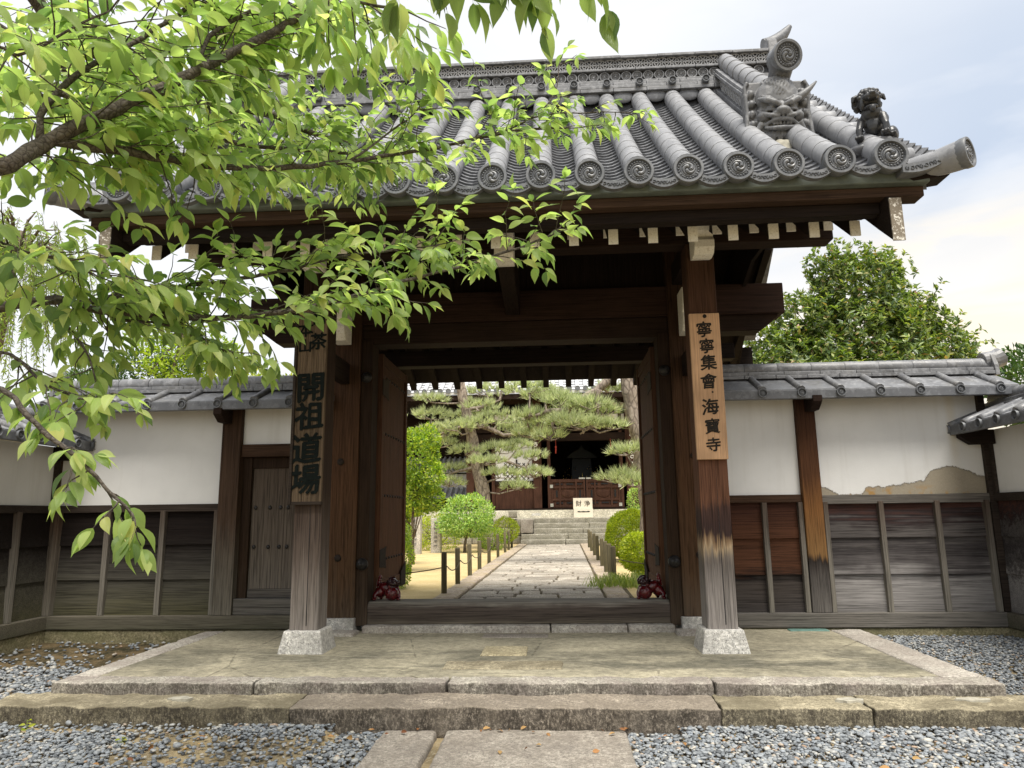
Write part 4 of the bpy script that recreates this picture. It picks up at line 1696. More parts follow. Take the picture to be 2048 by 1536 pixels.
mb.ell((0, 0, 0), (.125, .02, .085), 14, 6)
inf_me = mk_mesh('ridge_infill', mb, M['tile_dark'], smooth=True)
for k in range(-8, 8):
    place('ridge_infill', inf_me, gate, (X0 + SP * (k + .5), ridge_y - .17, 6.45))
# ridge ends
for s in (-1, 1):
    xe = RX1 if s > 0 else RX0
    mb = MB()
    pr = [(7.78, 6.45), (7.84, 6.62), (7.87, 6.95), (7.89, 7.12), (7.95, 7.20), (8.05, 7.22), (8.15, 7.20), (8.21, 7.12), (8.23, 6.95), (8.26, 6.62), (8.32, 6.45)]
    mb.prism(pr, 0, min(xe, xe + s * .12), max(xe, xe + s * .12))
    re_ = part('ridge_end_tile', mb, M['mask_clay'], gate, bevel=.015)
    mb = MB()
    pts = [(xe + s * (.0 + .34 * t), 8.05, 7.14 + .05 * t + .22 * t * t) for t in [i / 8 for i in range(9)]]
    mb.tube(pts, [.10, .10, .098, .095, .088, .078, .066, .05, .03], 14)
    part('ridge_horn', mb, M['tile_dark'], re_, auto=45)

# descending ridges with openwork, each ending in a demon face tile
def dridge(xc, sgn):
    Ys = [6.34 + i * (7.86 - 6.34) / 18 for i in range(19)]

    def band(name, a, b, w, mat, bev=.004):
        mb = MB()
        mb.strip([(Y, A(Y) + a) for Y in Ys], [(Y, A(Y) + b) for Y in Ys], 0, xc - w, xc + w)
        return part(name, mb, mat, gate, bevel=bev)
    band('descending_ridge_core', -.08, .33, .085, M['tile_black'], 0)
    band('descending_ridge_course', -.02, .06, .165, M['tile'])
    band('descending_ridge_course', .063, .125, .145, M['tile'])
    band('descending_ridge_course', .30, .345, .15, M['tile'])
    band('descending_ridge_course', .348, .39, .135, M['tile_roll'])
    for sd in (-1, 1):
        def fn(s_, t):
            Y = 6.36 + s_
            return (xc + sd * .10, Y, A(Y) + .212 + t)
        mb = MB()
        lattice(mb, fn, 0, 1.46, .085, .105, .0075)
        part('descending_ridge_openwork', mb, M['tile_pale'], gate, smooth=True)
    mb = MB()
    path, rad = [], []
    Y = 6.26
    while Y < 7.9:
        e = min(7.92, Y + .21)
        path += [(xc, Y, A(Y) + .465), (xc, e - .004, A(e - .004) + .465)]
        rad += [.101, .092]
        Y = e
    mb.tube(path, rad, 16)
    part('descending_ridge_roll', mb, M['tile_roll'], gate, auto=38)
    # demon face: one fused clay plate with modelled features
    z0, yb = 4.86, 6.30
    g = MB()
    R = Matrix.Rotation

    def V(x, w, z):
        return (xc + x, yb - w, z0 + z)

    def tb(pts, rad, n=10):
        g.tube([V(*p) for p in pts], rad, n)

    def el(x, w, z, rx, rw, rz, rot=None):
        g.ell(V(x, w, z), (rx, rw, rz), 14, 10, rot)
    g.prism([(xc - .345, z0), (xc + .345, z0), (xc + .30, z0 + .10), (xc + .285, z0 + .35), (xc + .295, z0 + .60), (xc + .27, z0 + .665),
             (xc - .27, z0 + .665), (xc - .295, z0 + .60), (xc - .285, z0 + .35), (xc - .30, z0 + .10)], 1, yb - .03, yb + .10)
    for q in (-1, 1):
        tb([(q * .34, .035, .012), (q * .30, .04, .11), (q * .283, .04, .35), (q * .292, .04, .60), (q * .262, .04, .655)], [.026, .022, .020, .020, .022])
        tb([(q * .34, .035, .012), (q * .20, .05, .014)], [.026, .02])
        for i in range(5):
            el(q * .238, .035, .115 + .105 * i, .036, .042, .042)
        tb([(q * .02, .185, .335), (q * .075, .205, .345), (q * .14, .185, .385), (q * .20, .12, .435)], [.020, .030, .030, .012])     # brows
        tb([(q * .05, .165, .385), (q * .11, .175, .415), (q * .17, .14, .455)], [.012, .018, .010])
        el(q * .098, .150, .318, .040, .036, .028)                                                                              # eyes
        tb([(q * .05, .165, .298), (q * .10, .178, .290), (q * .15, .140, .305)], [.010, .013, .008])
        el(q * .062, .165, .252, .036, .036, .030)                                                                              # nostrils
        el(q * .150, .100, .262, .065, .055, .050)                                                                              # cheeks
        tb([(q * .03, .180, .222), (q * .10, .175, .232), (q * .16, .135, .270), (q * .205, .09, .335)], [.012, .022, .022, .008])   # moustache
        tb([(q * .17, .10, .20), (q * .21, .075, .13), (q * .20, .07, .06)], [.03, .03, .012])
    tb([(-.155, .105, .172), (-.08, .155, .196), (0, .168, .202), (.08, .155, .196), (.155, .105, .172)], [.014, .021, .023, .021, .014])   # lips
    tb([(-.15, .10, .150), (-.08, .150, .118), (0, .165, .110), (.08, .150, .118), (.15, .10, .150)], [.014, .022, .026, .022, .014])
    for i in range(6):
        el(-.075 + .03 * i, .138, .168, .012, .016, .018)
    el(0, .03, .26, .225, .10, .26)
    el(0, .06, .47, .205, .105, .20)
    el(0, .185, .272, .070, .052, .040)
    el(0, .165, .325, .032, .03, .060)
    for i in range(11):                                        # hair combed up over the brow
        x = -.175 + .035 * i
        tb([(x * .72 + .010 * math.sin(k * 1.5 + i), .163 - 1.9 * x * x - .9 * (.50 - .455 - k * .022) ** 2 * (1 if k > 2 else .2) - max(0, k - 6) * .012, .455 + k * .0235) for k in range(10)],
           [.006 + .0075 * math.sin(min(1, k / 3) * 1.57) for k in range(10)], 7)
    for i in range(11):                                        # beard
        x = -.17 + .034 * i
        tb([(x * .75, .120 - 1.2 * x * x, .105), (x * .95, .112 - 1.0 * x * x, .055), (x * 1.15 + .012 * math.sin(i * 2.0), .085 - .8 * x * x, .006)], [.016, .016, .006], 7)
    fc = fuse(g, .0062, M['mask_clay'], 'demon_face_tile', gate, 1)
    mb = MB()
    mb.tube([V(.165 + .19 * t, .10 + .02 * math.sin(t * 3), .43 + .11 * t + .06 * t * t) for t in [i / 7 for i in range(8)]], [.044, .042, .038, .033, .027, .021, .015, .009], 10)
    part('horn', mb, M['mask_clay'], fc, smooth=True)
    # round tile thrusting up and forward from behind the face
    mb = MB()
    pts = [(xc + .05, 6.42 - .26 * t, 5.53 + .05 * t + .09 * t * t) for t in [i / 6 for i in range(7)]]
    mb.tube(pts, [.10, .10, .10, .102, .106, .112, .122], 16)
    cr = part('crest_tile', mb, M['tile_dark'], gate, auto=45)
    d = (Vector(pts[-1]) - Vector(pts[-2])).normalized()
    d = Vector((.22, -1, -.30)).normalized()
    q = Vector((0, -1, 0)).rotation_difference(d)
    place('crest_disc', DISC, cr, Vector(pts[-1]) + d * .085 + Vector((0, 0, .02)), q.to_euler(), (1.2, 1.0, 1.2))
    mb = MB()
    mb.rough_box(xc - .10, xc + .09, 6.10, 6.32, 4.60, 4.845, .03, .022, 3, .05)
    part('mortar_bed', mb, M['mortar'], gate, smooth=True)


dridge(X0 + SP * 6.5 + .07, 1)
dridge(X0 - SP * 6.5 - .07, -1)

# ------------------------------------------------------------------ the doors, swung inwards
for s in (-1, 1):
    xh = X0 + s * 1.655
    dr = MB()
    n = 6
    Yd0, Yd1 = 8.36, 9.80
    for i in range(n):
        a, b = Yd0 + .1 + (Yd1 - Yd0 - .2) * i / n, Yd0 + .1 + (Yd1 - Yd0 - .2) * (i + 1) / n
        dr.box(xh - .02, xh + .02, a + .002, b - .002, .64, 3.42)
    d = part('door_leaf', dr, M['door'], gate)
    fr = MB()
    fr.box(xh - .045, xh + .045, Yd0, Yd0 + .1, .60, 3.46)
    fr.box(xh - .045, xh + .045, Yd1 - .1, Yd1, .60, 3.46)
    fr.box(xh - .038, xh + .038, Yd0 + .101, Yd1 - .101, 3.34, 3.455)
    fr.box(xh - .038, xh + .038, Yd0 + .101, Yd1 - .101, .605, .76)
    part('door_frame', fr, M['door'], d, bevel=.006)
    nd = MB()
    nd.lathe([(.019, 0), (.016, .010), (.006, .018), (.001, .019)], Matrix.Rotation(-s * math.pi / 2, 4, 'Y'), 10)
    nd_me = mk_mesh('door_stud', nd, M['iron'], smooth=True)
    xf = xh - s * .02
    for z in (1.0, 1.75, 2.5, 3.2):
        for i in range(9):
            yy = Yd0 + .15 + i * (Yd1 - Yd0 - .3) / 8
            place('door_stud', nd_me, d, (xf, yy, z))
    for z in (1.02, 3.05):
        sp_ = MB()
        pr = [(Yd0 - .01, z - .10), (Yd0 + .22, z - .115), (Yd0 + .31, z - .13), (Yd0 + .26, z), (Yd0 + .31, z + .13), (Yd0 + .22, z + .115), (Yd0 - .01, z + .10)]
        sp_.prism(pr, 0, min(xh - s * .046, xh - s * .056), max(xh - s * .046, xh - s * .056))
        part('strap_hinge', sp_, M['iron_gray'], d, bevel=.003)
    sp_ = MB()
    pr = [(Yd1 - .30, .78), (Yd1 - .02, .90), (Yd1 + .004, .90), (Yd1 + .004, .60), (Yd1 - .30, .60)]
    sp_.prism(pr, 0, min(xh - s * .046, xh - s * .054), max(xh - s * .046, xh - s * .054))
    part('corner_plate', sp_, M['iron_gray'], d, bevel=.003)

# ------------------------------------------------------------------ name boards hung on the pillars
x = X0 + 1.94
b = thing('name_board', 'pale new wooden name board with seven brushed black characters on the right pillar', 'sign', (x, 6.82, 2.7))
mb = MB()
mb.box(x - .15, x + .14, 6.785, 6.825, 1.99, 3.41)
bo = part('board', mb, M['board_new'], b, bevel=.005)
mb = MB()
mb.lathe([(.019, 0), (.019, .004), (.001, .004)], Matrix.Translation((x - .0, 6.785, 3.38)) @ Matrix.Rotation(math.pi / 2, 4, 'X'), 16)
part('peg_hole', mb, M['ink'], b)
mb = MB()
mb.lathe([(.009, 0), (.009, .004), (.001, .004)], Matrix.Translation((x + .03, 6.785, 2.63)) @ Matrix.Rotation(math.pi / 2, 4, 'X'), 12)
part('peg_hole', mb, M['ink'], b)
for ch, z, s, dx in (('寧', 3.250, .150, -.012), ('寧', 3.085, .142, .004), ('集', 2.922, .150, .010), ('會', 2.738, .148, .0), ('海', 2.490, .150, .0), ('寶', 2.305, .140, .008), ('寺', 2.130, .130, .008)):
    glyph(ch, s, M['ink'], b, x + dx, z, 6.7845, .002, brush=.04, bold=.0, thick=.024)
x = X0 - 1.94
b = thing('name_board', 'dark weathered name board with large old painted characters on the left pillar', 'sign', (x, 6.82, 2.5))
mb = MB()
for a, c in ((-.15, -.05), (-.049, .045), (.046, .14)):
    mb.box(x + a, x + c, 6.78 + random.uniform(0, .006), 6.825, 1.645, 3.66)
part('board', mb, M['board_old'], b, bevel=.004)
mb = MB()
mb.box(x - .155, x + .145, 6.772, 6.829, 1.62, 1.65)
part('bottom_batten', mb, M['rail_dark'], b, bevel=.004)
mb = MB()
mb.box(x - .178, x - .152, 6.76, 6.83, 1.62, 3.66)
part('edge_strip', mb, M['rail_dark'], b, bevel=.004)
for ch, z, s, dx in (('開', 2.765, .27, .0), ('祖', 2.485, .27, -.005), ('道', 2.165, .285, -.02), ('場', 1.86, .285, -.02)):
    glyph(ch, s, M['ink_green'], b, x + dx, z, 6.779, .003, brush=.035, bold=.0, thick=.030)
for ch, z, s, dx in (('本', 3.36, .15, -.075), ('山', 3.19, .13, -.075), ('普', 3.49, .16, .06), ('茶', 3.235, .165, .06)):
    glyph(ch, s, M['ink_green'], b, x + dx, z, 6.779, .003, brush=.03, bold=.0, thick=.025)
# ------------------------------------------------------------------ boundary walls
SDW = disc_mesh(.050, True, 'wall_tile_disc')


def wall_roof(w, x0, x1, zr, ze, yb=.2, over=.33, pitch=.42, first=.2, endl=False, endr=False):
    """tiled coping: ridge roll, two courses, flat tiles with narrow cover strips. local frame of the wall"""
    mb = MB()
    n = max(1, int(round((x1 - x0) / .40)))
    step = (x1 - x0) / n
    x = x0
    rows = 1
    for r in range(rows):
        t0, t1 = r / rows, (r + 1) / rows
        ya, yb_ = -over + (yb + over - .08) * t0, -over + (yb + over - .08) * t1
        za, zb = ze + (zr - .2 - ze) * t0, ze + (zr - .2 - ze) * t1
        mb.strip([(ya, za - .05), (yb_ + .04, zb - .045)], [(ya, za + .022), (yb_ + .04, zb + .02)], 0, x0, x1)
    mb.strip([(yb + .08, zr - .24), (yb * 2 + over, ze - .04)], [(yb + .08, zr - .2), (yb * 2 + over, ze + .01)], 0, x0, x1)
    rf = part('wall_roof', mb, M['tile_wall'], w)
    # lip of the eave
    lp = MB()
    lp.box(x0, x1, -over - .012, -over + .05, ze - .085, ze + .012)
    part('eave_lip', lp, M['tile_dark'], rf, bevel=.006)
    ub = MB()
    ub.strip([(-over + .06, ze - .075), (yb, ze + .03)], [(-over + .06, ze - .055), (yb, ze + .05)], 0, x0, x1)
    part('eave_board', ub, M['beam_dark'], rf)
    cs = MB()
    cs.tube([(0, -over - .005, ze + .015), (0, -over + .06, ze + .05), (0, yb - .02, zr - .150)], [.048, .042, .040], 10)
    me = mk_mesh('cover_strip', cs, M['tile_wall'], smooth=False)
    bm = bmesh.new()
    bm.from_mesh(me)
    for f in bm.faces:
        f.smooth = len(f.verts) == 4
    bm.to_mesh(me)
    bm.free()
    x = x0 + first
    while x < x1 - .05:
        c = place('cover_strip', me, rf, (x, 0, 0))
        place('wall_tile_disc', SDW, c, (x, -over - .012, ze - .018), (0, random.uniform(0, 2), 0))
        x += pitch
    for k, (a, b, hw) in enumerate(((zr - .205, zr - .165, .155), (zr - .162, zr - .122, .135))):
        mb = MB()
        x = x0
        while x < x1 - .01:
            e = min(x1, x + .36 + .05 * k)
            mb.box(x + .002, e - .002, yb - hw, yb + hw, a, b + random.uniform(-.002, .002))
            x = e
        part('ridge_course', mb, M['tile_wall'], rf, bevel=.005)
    mb = MB()
    x = x0
    while x < x1 - .01:
        e = min(x1, x + .385)
        mb.tube([(x + .002, yb, zr - .075), (x + .014, yb, zr - .075), (e - .002, yb, zr - .075)], [.076, .082, .079], 16)
        x = e
    part('ridge_roll', mb, M['tile_roll'] if False else M['tile_wall'], rf, auto=40)
    for on, xe, s in ((endl, x0, -1), (endr, x1, 1)):
        if on:
            mb = MB()
            pr = [(yb - .16, zr - .22), (yb - .15, zr - .10), (yb - .10, zr + .03), (yb, zr + .07), (yb + .10, zr + .03), (yb + .15, zr - .10), (yb + .16, zr - .22)]
            mb.prism(pr, 0, min(xe, xe + s * .05), max(xe, xe + s * .05))
            pts = [(xe + s * (.05 + .0 * t), yb, zr - .02) for t in (0,)]
            mb.tube([(xe - s * .05, yb, zr - .03), (xe + s * .10, yb, zr - .01), (xe + s * .17, yb, zr + .02)], [.098, .105, .112], 16)
            part('ridge_end_tile', mb, M['tile_wall'], rf, bevel=.008)
    return rf


def planks(w, x0, x1, mat, z0=.425, z1=1.60, n=3, tilt=.022):
    mb = MB()
    h = (z1 - z0) / n
    for i in range(n):
        a, b = z0 + i * h, z0 + (i + 1) * h
        mb.strip([(-.005, a), (.03, a)], [(-.005 + tilt, b + .01), (.03, b + .01)], 0, x0, x1)
        m = mb
    # strips were laid as (y, z) outlines: turn into boards
    mb2 = MB()
    for i in range(n):
        a, b = z0 + i * h, z0 + (i + 1) * h
        mb2.prism([(-.012, a), (.03, a), (.03, b + .012), (-.012 + tilt, b + .012)], 0, x0, x1)
    return part('plank_panel', mb2, mat, w, bevel=.003)


def battens(w, xs, mat, wd=.05):
    for x in xs:
        mb = MB()
        mb.box(x - wd / 2, x + wd / 2, -.055, .012, .425, 1.60)
        part('batten', mb, mat, w, bevel=.004)


def base(w, x0, x1, sill_mat, y=-.06, rail=None, rail_z=(1.60, 1.685)):
    mb = MB()
    mb.rough_box(x0, x1, -.075, .30, .0, .272, 0.09, 0.012, x0, 0.03)
    part('footing', mb, M['footing'], w, smooth=True)
    mb = MB()
    mb.box(x0, x1, -.09, .25, .275, .425)
    part('ground_sill', mb, sill_mat, w, bevel=.008)
    if rail:
        mb = MB()
        mb.box(x0, x1, -.035, .10, *rail_z)
        part('mid_rail', mb, rail, w, bevel=.006)


def eave_bracket(w, x, mat, z=2.70, side=1):
    mb = MB()
    pr = [(-.36, z - .02), (-.36, z + .05), (.0, z + .06), (.0, z - .10), (-.24, z - .10)]
    mb.prism(pr, 0, x - .05, x + .05)
    part('eave_arm', mb, mat, w, bevel=.006)


WY = 8.2
# right hand wall
w = thing('boundary_wall', 'white plastered wall with peeled patch and plank skirting right of the gate', 'wall')
base(w, 1.92, 4.79, M['groundsill_r'])
mb = MB()
mb.box(1.90, 2.72, .005, .34, 1.60, 2.80)
part('plaster_panel', mb, M['plaster'], w)
mb = MB()
mb.box(2.92, 4.80, .005, .34, 1.60, 2.80)
part('plaster_panel', mb, M['plaster_peel'], w)
planks(w, 1.94, 2.72, M['plank_near'])
planks(w, 2.93, 4.74, M['plank_far'])
mb = MB()
mb.box(1.93, 2.718, -.035, .08, 1.60, 1.685)
part('mid_rail', mb, M['rail_brown'], w, bevel=.006)
mb = MB()
mb.box(2.932, 4.80, -.035, .08, 1.575, 1.672)
part('mid_rail', mb, M['rail_gray'], w, bevel=.006)
mb = MB()
mb.box(2.722, 2.928, -.075, .2, .425, 2.86)
part('wall_post', mb, M['wallpost_r'], w, bevel=.008)
eave_bracket(w, 2.87, M['beam'])
battens(w, (2.30, 3.555, 4.155, 4.68), M['batten'], .055)
battens(w, (2.690, 2.962), M['batten'], .05)
mb = MB()
mb.box(4.725, 4.80, -.045, .1, .425, 2.80)
part('wall_post', mb, M['rail_dark'], w, bevel=.006)
wall_roof(w, 1.85, 5.02, 3.22, 2.80, first=.44, endr=True)
w.location = (0, WY, 0)

# left hand wall with the little wicket door
w = thing('boundary_wall', 'white plastered wall with small wicket door and mossy planks left of the gate', 'wall')
base(w, -5.93, -2.62, M['groundsill'])
mb = MB()
mb.box(-5.92, -3.90, .005, .34, 1.66, 2.80)
part('plaster_panel', mb, M['plaster'], w)
mb = MB()
mb.box(-3.72, -2.6, .005, .34, 2.36, 2.80)
part('plaster_panel', mb, M['plaster'], w)
planks(w, -5.88, -3.92, M['plank_l'])
mb = MB()
mb.box(-5.92, -3.925, -.035, .08, 1.585, 1.672)
part('mid_rail', mb, M['rail_dark'], w, bevel=.006)
mb = MB()
mb.box(-3.925, -3.695, -.075, .22, .425, 2.86)
part('wall_post', mb, M['wallpost_l'], w, bevel=.008)
eave_bracket(w, -3.86, M['beam'])
battens(w, (-5.25, -4.585), M['batten'], .06)
battens(w, (-3.95,), M['batten'], .045)
mb = MB()
mb.box(-5.93, -5.83, -.075, .1, .425, 1.585)
part('wall_post', mb, M['wallpost_l'], w, bevel=.006)
mb = MB()
mb.box(-5.95, -5.90, -.02, .1, 1.67, 2.80)
part('wall_post', mb, M['rail_brown'], w)
mb = MB()
mb.box(-3.693, -2.60, -.04, .12, 2.21, 2.358)
part('door_head', mb, M['rail_brown'], w, bevel=.006)
mb = MB()
mb.box(-3.693, -3.585, .03, .16, .60, 2.209)
mb.box(-3.584, -2.6, .05, .16, 2.08, 2.208)
part('door_frame', mb, M['jamb'], w, bevel=.005)
mb = MB()
mb.box(-3.69, -2.6, -.05, .14, .505, .60)
mb.box(-3.69, -2.6, -.045, .14, .427, .50)
part('door_step', mb, M['groundsill_r'], w, bevel=.006)
mb = MB()
for a, b in ((-3.58, -3.19), (-3.187, -2.86), (-2.857, -2.6)):
    mb.box(a, b, .07, .11, .70, 2.08)
dd = part('wicket_door', mb, M['sidedoor'], w, bevel=.003)
mb = MB()
mb.box(-3.58, -2.6, .06, .11, .605, .698)
part('bottom_rail', mb, M['rail_gray'], dd, bevel=.003)
mb = MB()
mb.ell((0, 0, 0), (.022, .022, .026), 10, 6)
ws_me = mk_mesh('door_stud', mb, M['iron'], smooth=True)
for z in (1.17, 1.62):
    for x in (-3.53, -3.36, -3.23, -3.14, -2.95):
        place('door_stud', ws_me, dd, (x, .068, z))
wall_roof(w, -6.15, -2.55, 3.22, 2.82, first=.18, endl=True)
w.location = (0, WY, 0)

# return walls along both sides of the forecourt
for s in (-1, 1):
    nm = 'plaster wall running towards the viewer along the right edge, under its own tiled coping' if s > 0 else 'plaster wall running towards the viewer along the left edge, half hidden by cherry leaves'
    w = thing('return_wall', nm, 'wall')
    Lw = 4.0
    base(w, 0.0, Lw, M['groundsill'])
    mb = MB()
    mb.box(0, Lw, .005, .30, 1.66, 2.36)
    part('plaster_panel', mb, M['plaster'], w)
    planks(w, 0.0, Lw, M['plank_l'] if s < 0 else M['plank_far'])
    mb = MB()
    mb.box(0, Lw, -.035, .08, 1.585, 1.672)
    part('mid_rail', mb, M['rail_dark'], w, bevel=.006)
    battens(w, [.72 + .66 * i for i in range(5)] if s > 0 else [Lw - .62 - .66 * i for i in range(5)], M['batten'], .06)
    mb = MB()
    xx = .02 if s > 0 else Lw - .10
    mb.box(xx, xx + .07, -.03, .06, 1.674, 2.36)
    part('wall_post', mb, M['rail_dark'], w)
    eave_bracket(w, .10 if s > 0 else Lw - .10, M['beam_dark'], 2.30)
    wall_roof(w, -.12 if s > 0 else 0, Lw if s > 0 else Lw + .12, 2.80, 2.40, over=.38, pitch=.30, first=.10)
    w.location = (4.80 if s > 0 else -5.93, WY if s > 0 else WY - Lw, 0)
    w.rotation_euler = (0, 0, -math.pi / 2 if s > 0 else math.pi / 2)

# ------------------------------------------------------------------ main hall across the garden
hall = thing('main_hall', 'temple main hall with white walls and open dark doorway beyond the garden', 'temple hall', (1.2, 32, 1.36))
TZ = 1.36
fl_ = MB()
fl_.box(-9, 11, 30.6, 39, GZ - .1, TZ + .33)
part('plinth', fl_, M['hallstone_pale'], hall)
mb = MB()
mb.box(-9, 11, 29.6, 30.58, GZ - .1, TZ)
tr_ = struct('terrace', mb, M['hallstone_pale'])
FZ = TZ + .40
mb = MB()
mb.box(-2.62, -.98, 31.02, 31.2, 2.96, 5.05)
mb.box(3.05, 5.2, 31.02, 31.2, 2.96, 5.05)
part('plaster_panel', mb, M['plaster_hall'], hall)
mb = MB()
mb.box(-2.8, -.3, 31.0, 31.15, 5.62, 5.95)
mb.box(.2, 1.25, 31.0, 31.15, 5.42, 5.80)
mb.box(1.9, 5.2, 31.0, 31.15, 5.42, 5.80)
mb.box(1.9, 5.2, 31.0, 31.15, 5.98, 6.3)
part('frieze_panel', mb, M['plaster_hall'], hall)
for x, wd in ((-3.72, .34), (-2.72, .14), (-.80, .36), (-.30, .14), (2.82, .14), (3.2, .36), (5.3, .34)):
    mb = MB()
    mb.box(x - wd / 2, x + wd / 2, 30.86 if wd > .2 else 30.94, 31.3, FZ, 6.6)
    part('column', mb, M['hallwood'], hall, bevel=.02)
mb = MB()
for a, b in ((4.66, 4.98), (5.05, 5.38), (5.85, 5.99), (6.32, 6.6)):
    mb.box(-4.2, 5.6, 30.92, 31.28, a, b)
part('lintel', mb, M['halldark'], hall)
for xa, xb in ((-2.64, -.99), (3.4, 5.1)):
    mb = MB()
    x = xa
    while x < xb:
        mb.box(x, x + .21, 31.0, 31.1, FZ, 2.80)
        x += .214
    part('wainscot', mb, M['hallwood'], hall)
mb = MB()
mb.box(-2.64, -.98, 30.9, 31.15, 2.80, 2.955)
mb.box(3.38, 5.2, 30.9, 31.15, 2.80, 2.955)
part('sill_rail', mb, M['halldark'], hall)
# lattice window of crossed bars
mb = MB()
wx0, wx1, wz0, wz1 = -2.25, -1.15, 3.0, 3.72
for i in range(-5, 9):
    for sg in (1, -1):
        pts = []
        for k in range(33):
            z = wz0 + (wz1 - wz0) * k / 32
            x = wx0 + i * .2 + sg * (z - wz0) + (0 if sg > 0 else .72)
            if wx0 <= x <= wx1:
                pts.append((x, 31.0, z))
        if len(pts) > 1:
            mb.tube([pts[0], pts[-1]], .014, 4)
mb.box((wx0 + wx1) / 2 - .03, (wx0 + wx1) / 2 + .03, 30.97, 31.01, wz0, wz1 + .15)
part('lattice_window', mb, M['halldark'], hall)
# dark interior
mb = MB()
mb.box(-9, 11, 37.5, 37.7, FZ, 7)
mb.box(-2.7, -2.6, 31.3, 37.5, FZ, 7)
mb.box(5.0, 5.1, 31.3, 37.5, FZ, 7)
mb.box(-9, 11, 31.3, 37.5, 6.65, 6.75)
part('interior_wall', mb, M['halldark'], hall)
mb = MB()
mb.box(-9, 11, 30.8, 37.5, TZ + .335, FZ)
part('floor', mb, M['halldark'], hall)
# low panelled doors in the opening
for a, b in ((-.22, 1.24), (1.28, 2.74)):
    mb = MB()
    mb.box(a, b, 30.99, 31.05, FZ + .02, 2.98)
    dl = part('door', mb, M['hallwood'], hall)
    mb = MB()
    mb.box(a, b, 30.95, 30.988, 2.86, 2.99)
    mb.box(a, b, 30.95, 30.988, 2.60, 2.68)
    mb.box(a, b, 30.95, 30.988, FZ + .02, FZ + .12)
    mb.box(a, b, 30.95, 30.988, FZ + .32, FZ + .38)
    for x in (a, a + .34, b - .42, b - .07):
        mb.box(x, x + .07, 30.945, 30.987, FZ + .02, 2.98)
    mb.ell(((a + b) / 2, 30.985, 2.36), (.30, .03, .17), 16, 8)
    part('door_frame', mb, M['hallwood'], dl, bevel=.008)
    mb = MB()
    for z in (2.72, FZ + .16):
        for x in (a + .2, a + .65, a + 1.02):
            mb.box(x, x + .30, 30.965, 30.9885, z + .03, z + .09)
    for x in (a + .2, b - .26):
        mb.box(x, x + .07, 30.965, 30.9885, FZ + .46, 2.52)
    part('door_slots', mb, M['altar_dark'], dl)
    for z in (2.62, FZ + .06):
        mb = MB()
        mb.box(a - .05 if a < 0 else b - .08, a + .08 if a < 0 else b + .05, 30.92, 30.944, z, z + .14)
        part('door_fitting', mb, M['brass'], dl)
    mb = MB()
    mb.box(b - .26 if a < 0 else a, b if a < 0 else a + .22, 30.925, 30.944, 2.985, 3.05)
    part('door_fitting', mb, M['brass'], dl)
# inscribed boards with white brushwork on the outer columns
for xb in (-.86, 3.28):
    mb = MB()
    mb.box(xb - .16, xb + .16, 30.80, 30.855, 3.1, 5.0)
    bd = part('inscribed_board', mb, M['hallwood'], hall)
    r_ = random.Random(int(xb * 10))
    for i in range(6):
        mb = MB()
        z = 4.82 - i * .30
        for q in range(3):
            pts = []
            ph = r_.uniform(0, 6)
            for k in range(7):
                a = k / 6 * r_.uniform(2.5, 5) + ph
                pts.append((xb + .09 * math.cos(a) * (1 - k / 14), 30.797, z + .09 * math.sin(a) * (1 - k / 14) - .02 * q))
            mb.tube(pts, [.016 * (1 - abs(k - 3) / 6) + .004 for k in range(7)], 5)
        part('brush_mark', mb, M['ink_white'], bd)
# roof with tile rows
mb = MB()
mb.strip([(29.4, 6.52), (31.5, 7.75), (36, 11.6)], [(29.4, 6.62), (31.5, 7.85), (36, 11.7)], 0, -10, 12)
rf = part('roof', mb, M['grayroof'], hall)
mb = MB()
x = -9.9
while x < 12:
    mb.tube([(x, 29.36, 6.68), (x, 31.5, 7.92), (x, 36, 11.76)], .085, 8)
    x += .34
part('cover_tiles', mb, M['grayroof'], rf)
mb = MB()
mb.lathe([(.11, -.02), (.11, .02), (.085, .02), (.08, .008), (.03, .012), (.001, .012)], Matrix.Rotation(math.pi / 2, 4, 'X'), 14)
et_me = mk_mesh('eave_tile', mb, M['tile_disc'])
x = -9.9
while x < 12:
    place('eave_tile', et_me, rf, (x, 29.33, 6.68))
    x += .34
mb = MB()
for i in range(24):
    y0 = 29.4 + i * .27
    z0 = 6.62 + (y0 - 29.4) * .586 if y0 < 31.5 else 7.85 + (y0 - 31.5) * .855
    mb.box(-10, 12, y0, y0 + .02, z0, z0 + .035)
part('tile_courses', mb, M['tile'], rf)
mb = MB()
mb.box(-9.9, 11.9, 29.42, 29.6, 6.30, 6.515)
mb.strip([(29.6, 6.32), (31.0, 6.72)], [(29.6, 6.37), (31.0, 6.78)], 0, -9.9, 11.9)
part('eave_underside', mb, M['halldark'], rf)
mb = MB()
for i in range(40):
    mb.strip([(29.5, 6.22), (31.0, 6.62)], [(29.5, 6.31), (31.0, 6.71)], 0, -9.5 + i * .54, -9.42 + i * .54)
part('rafters', mb, M['halldark'], rf)

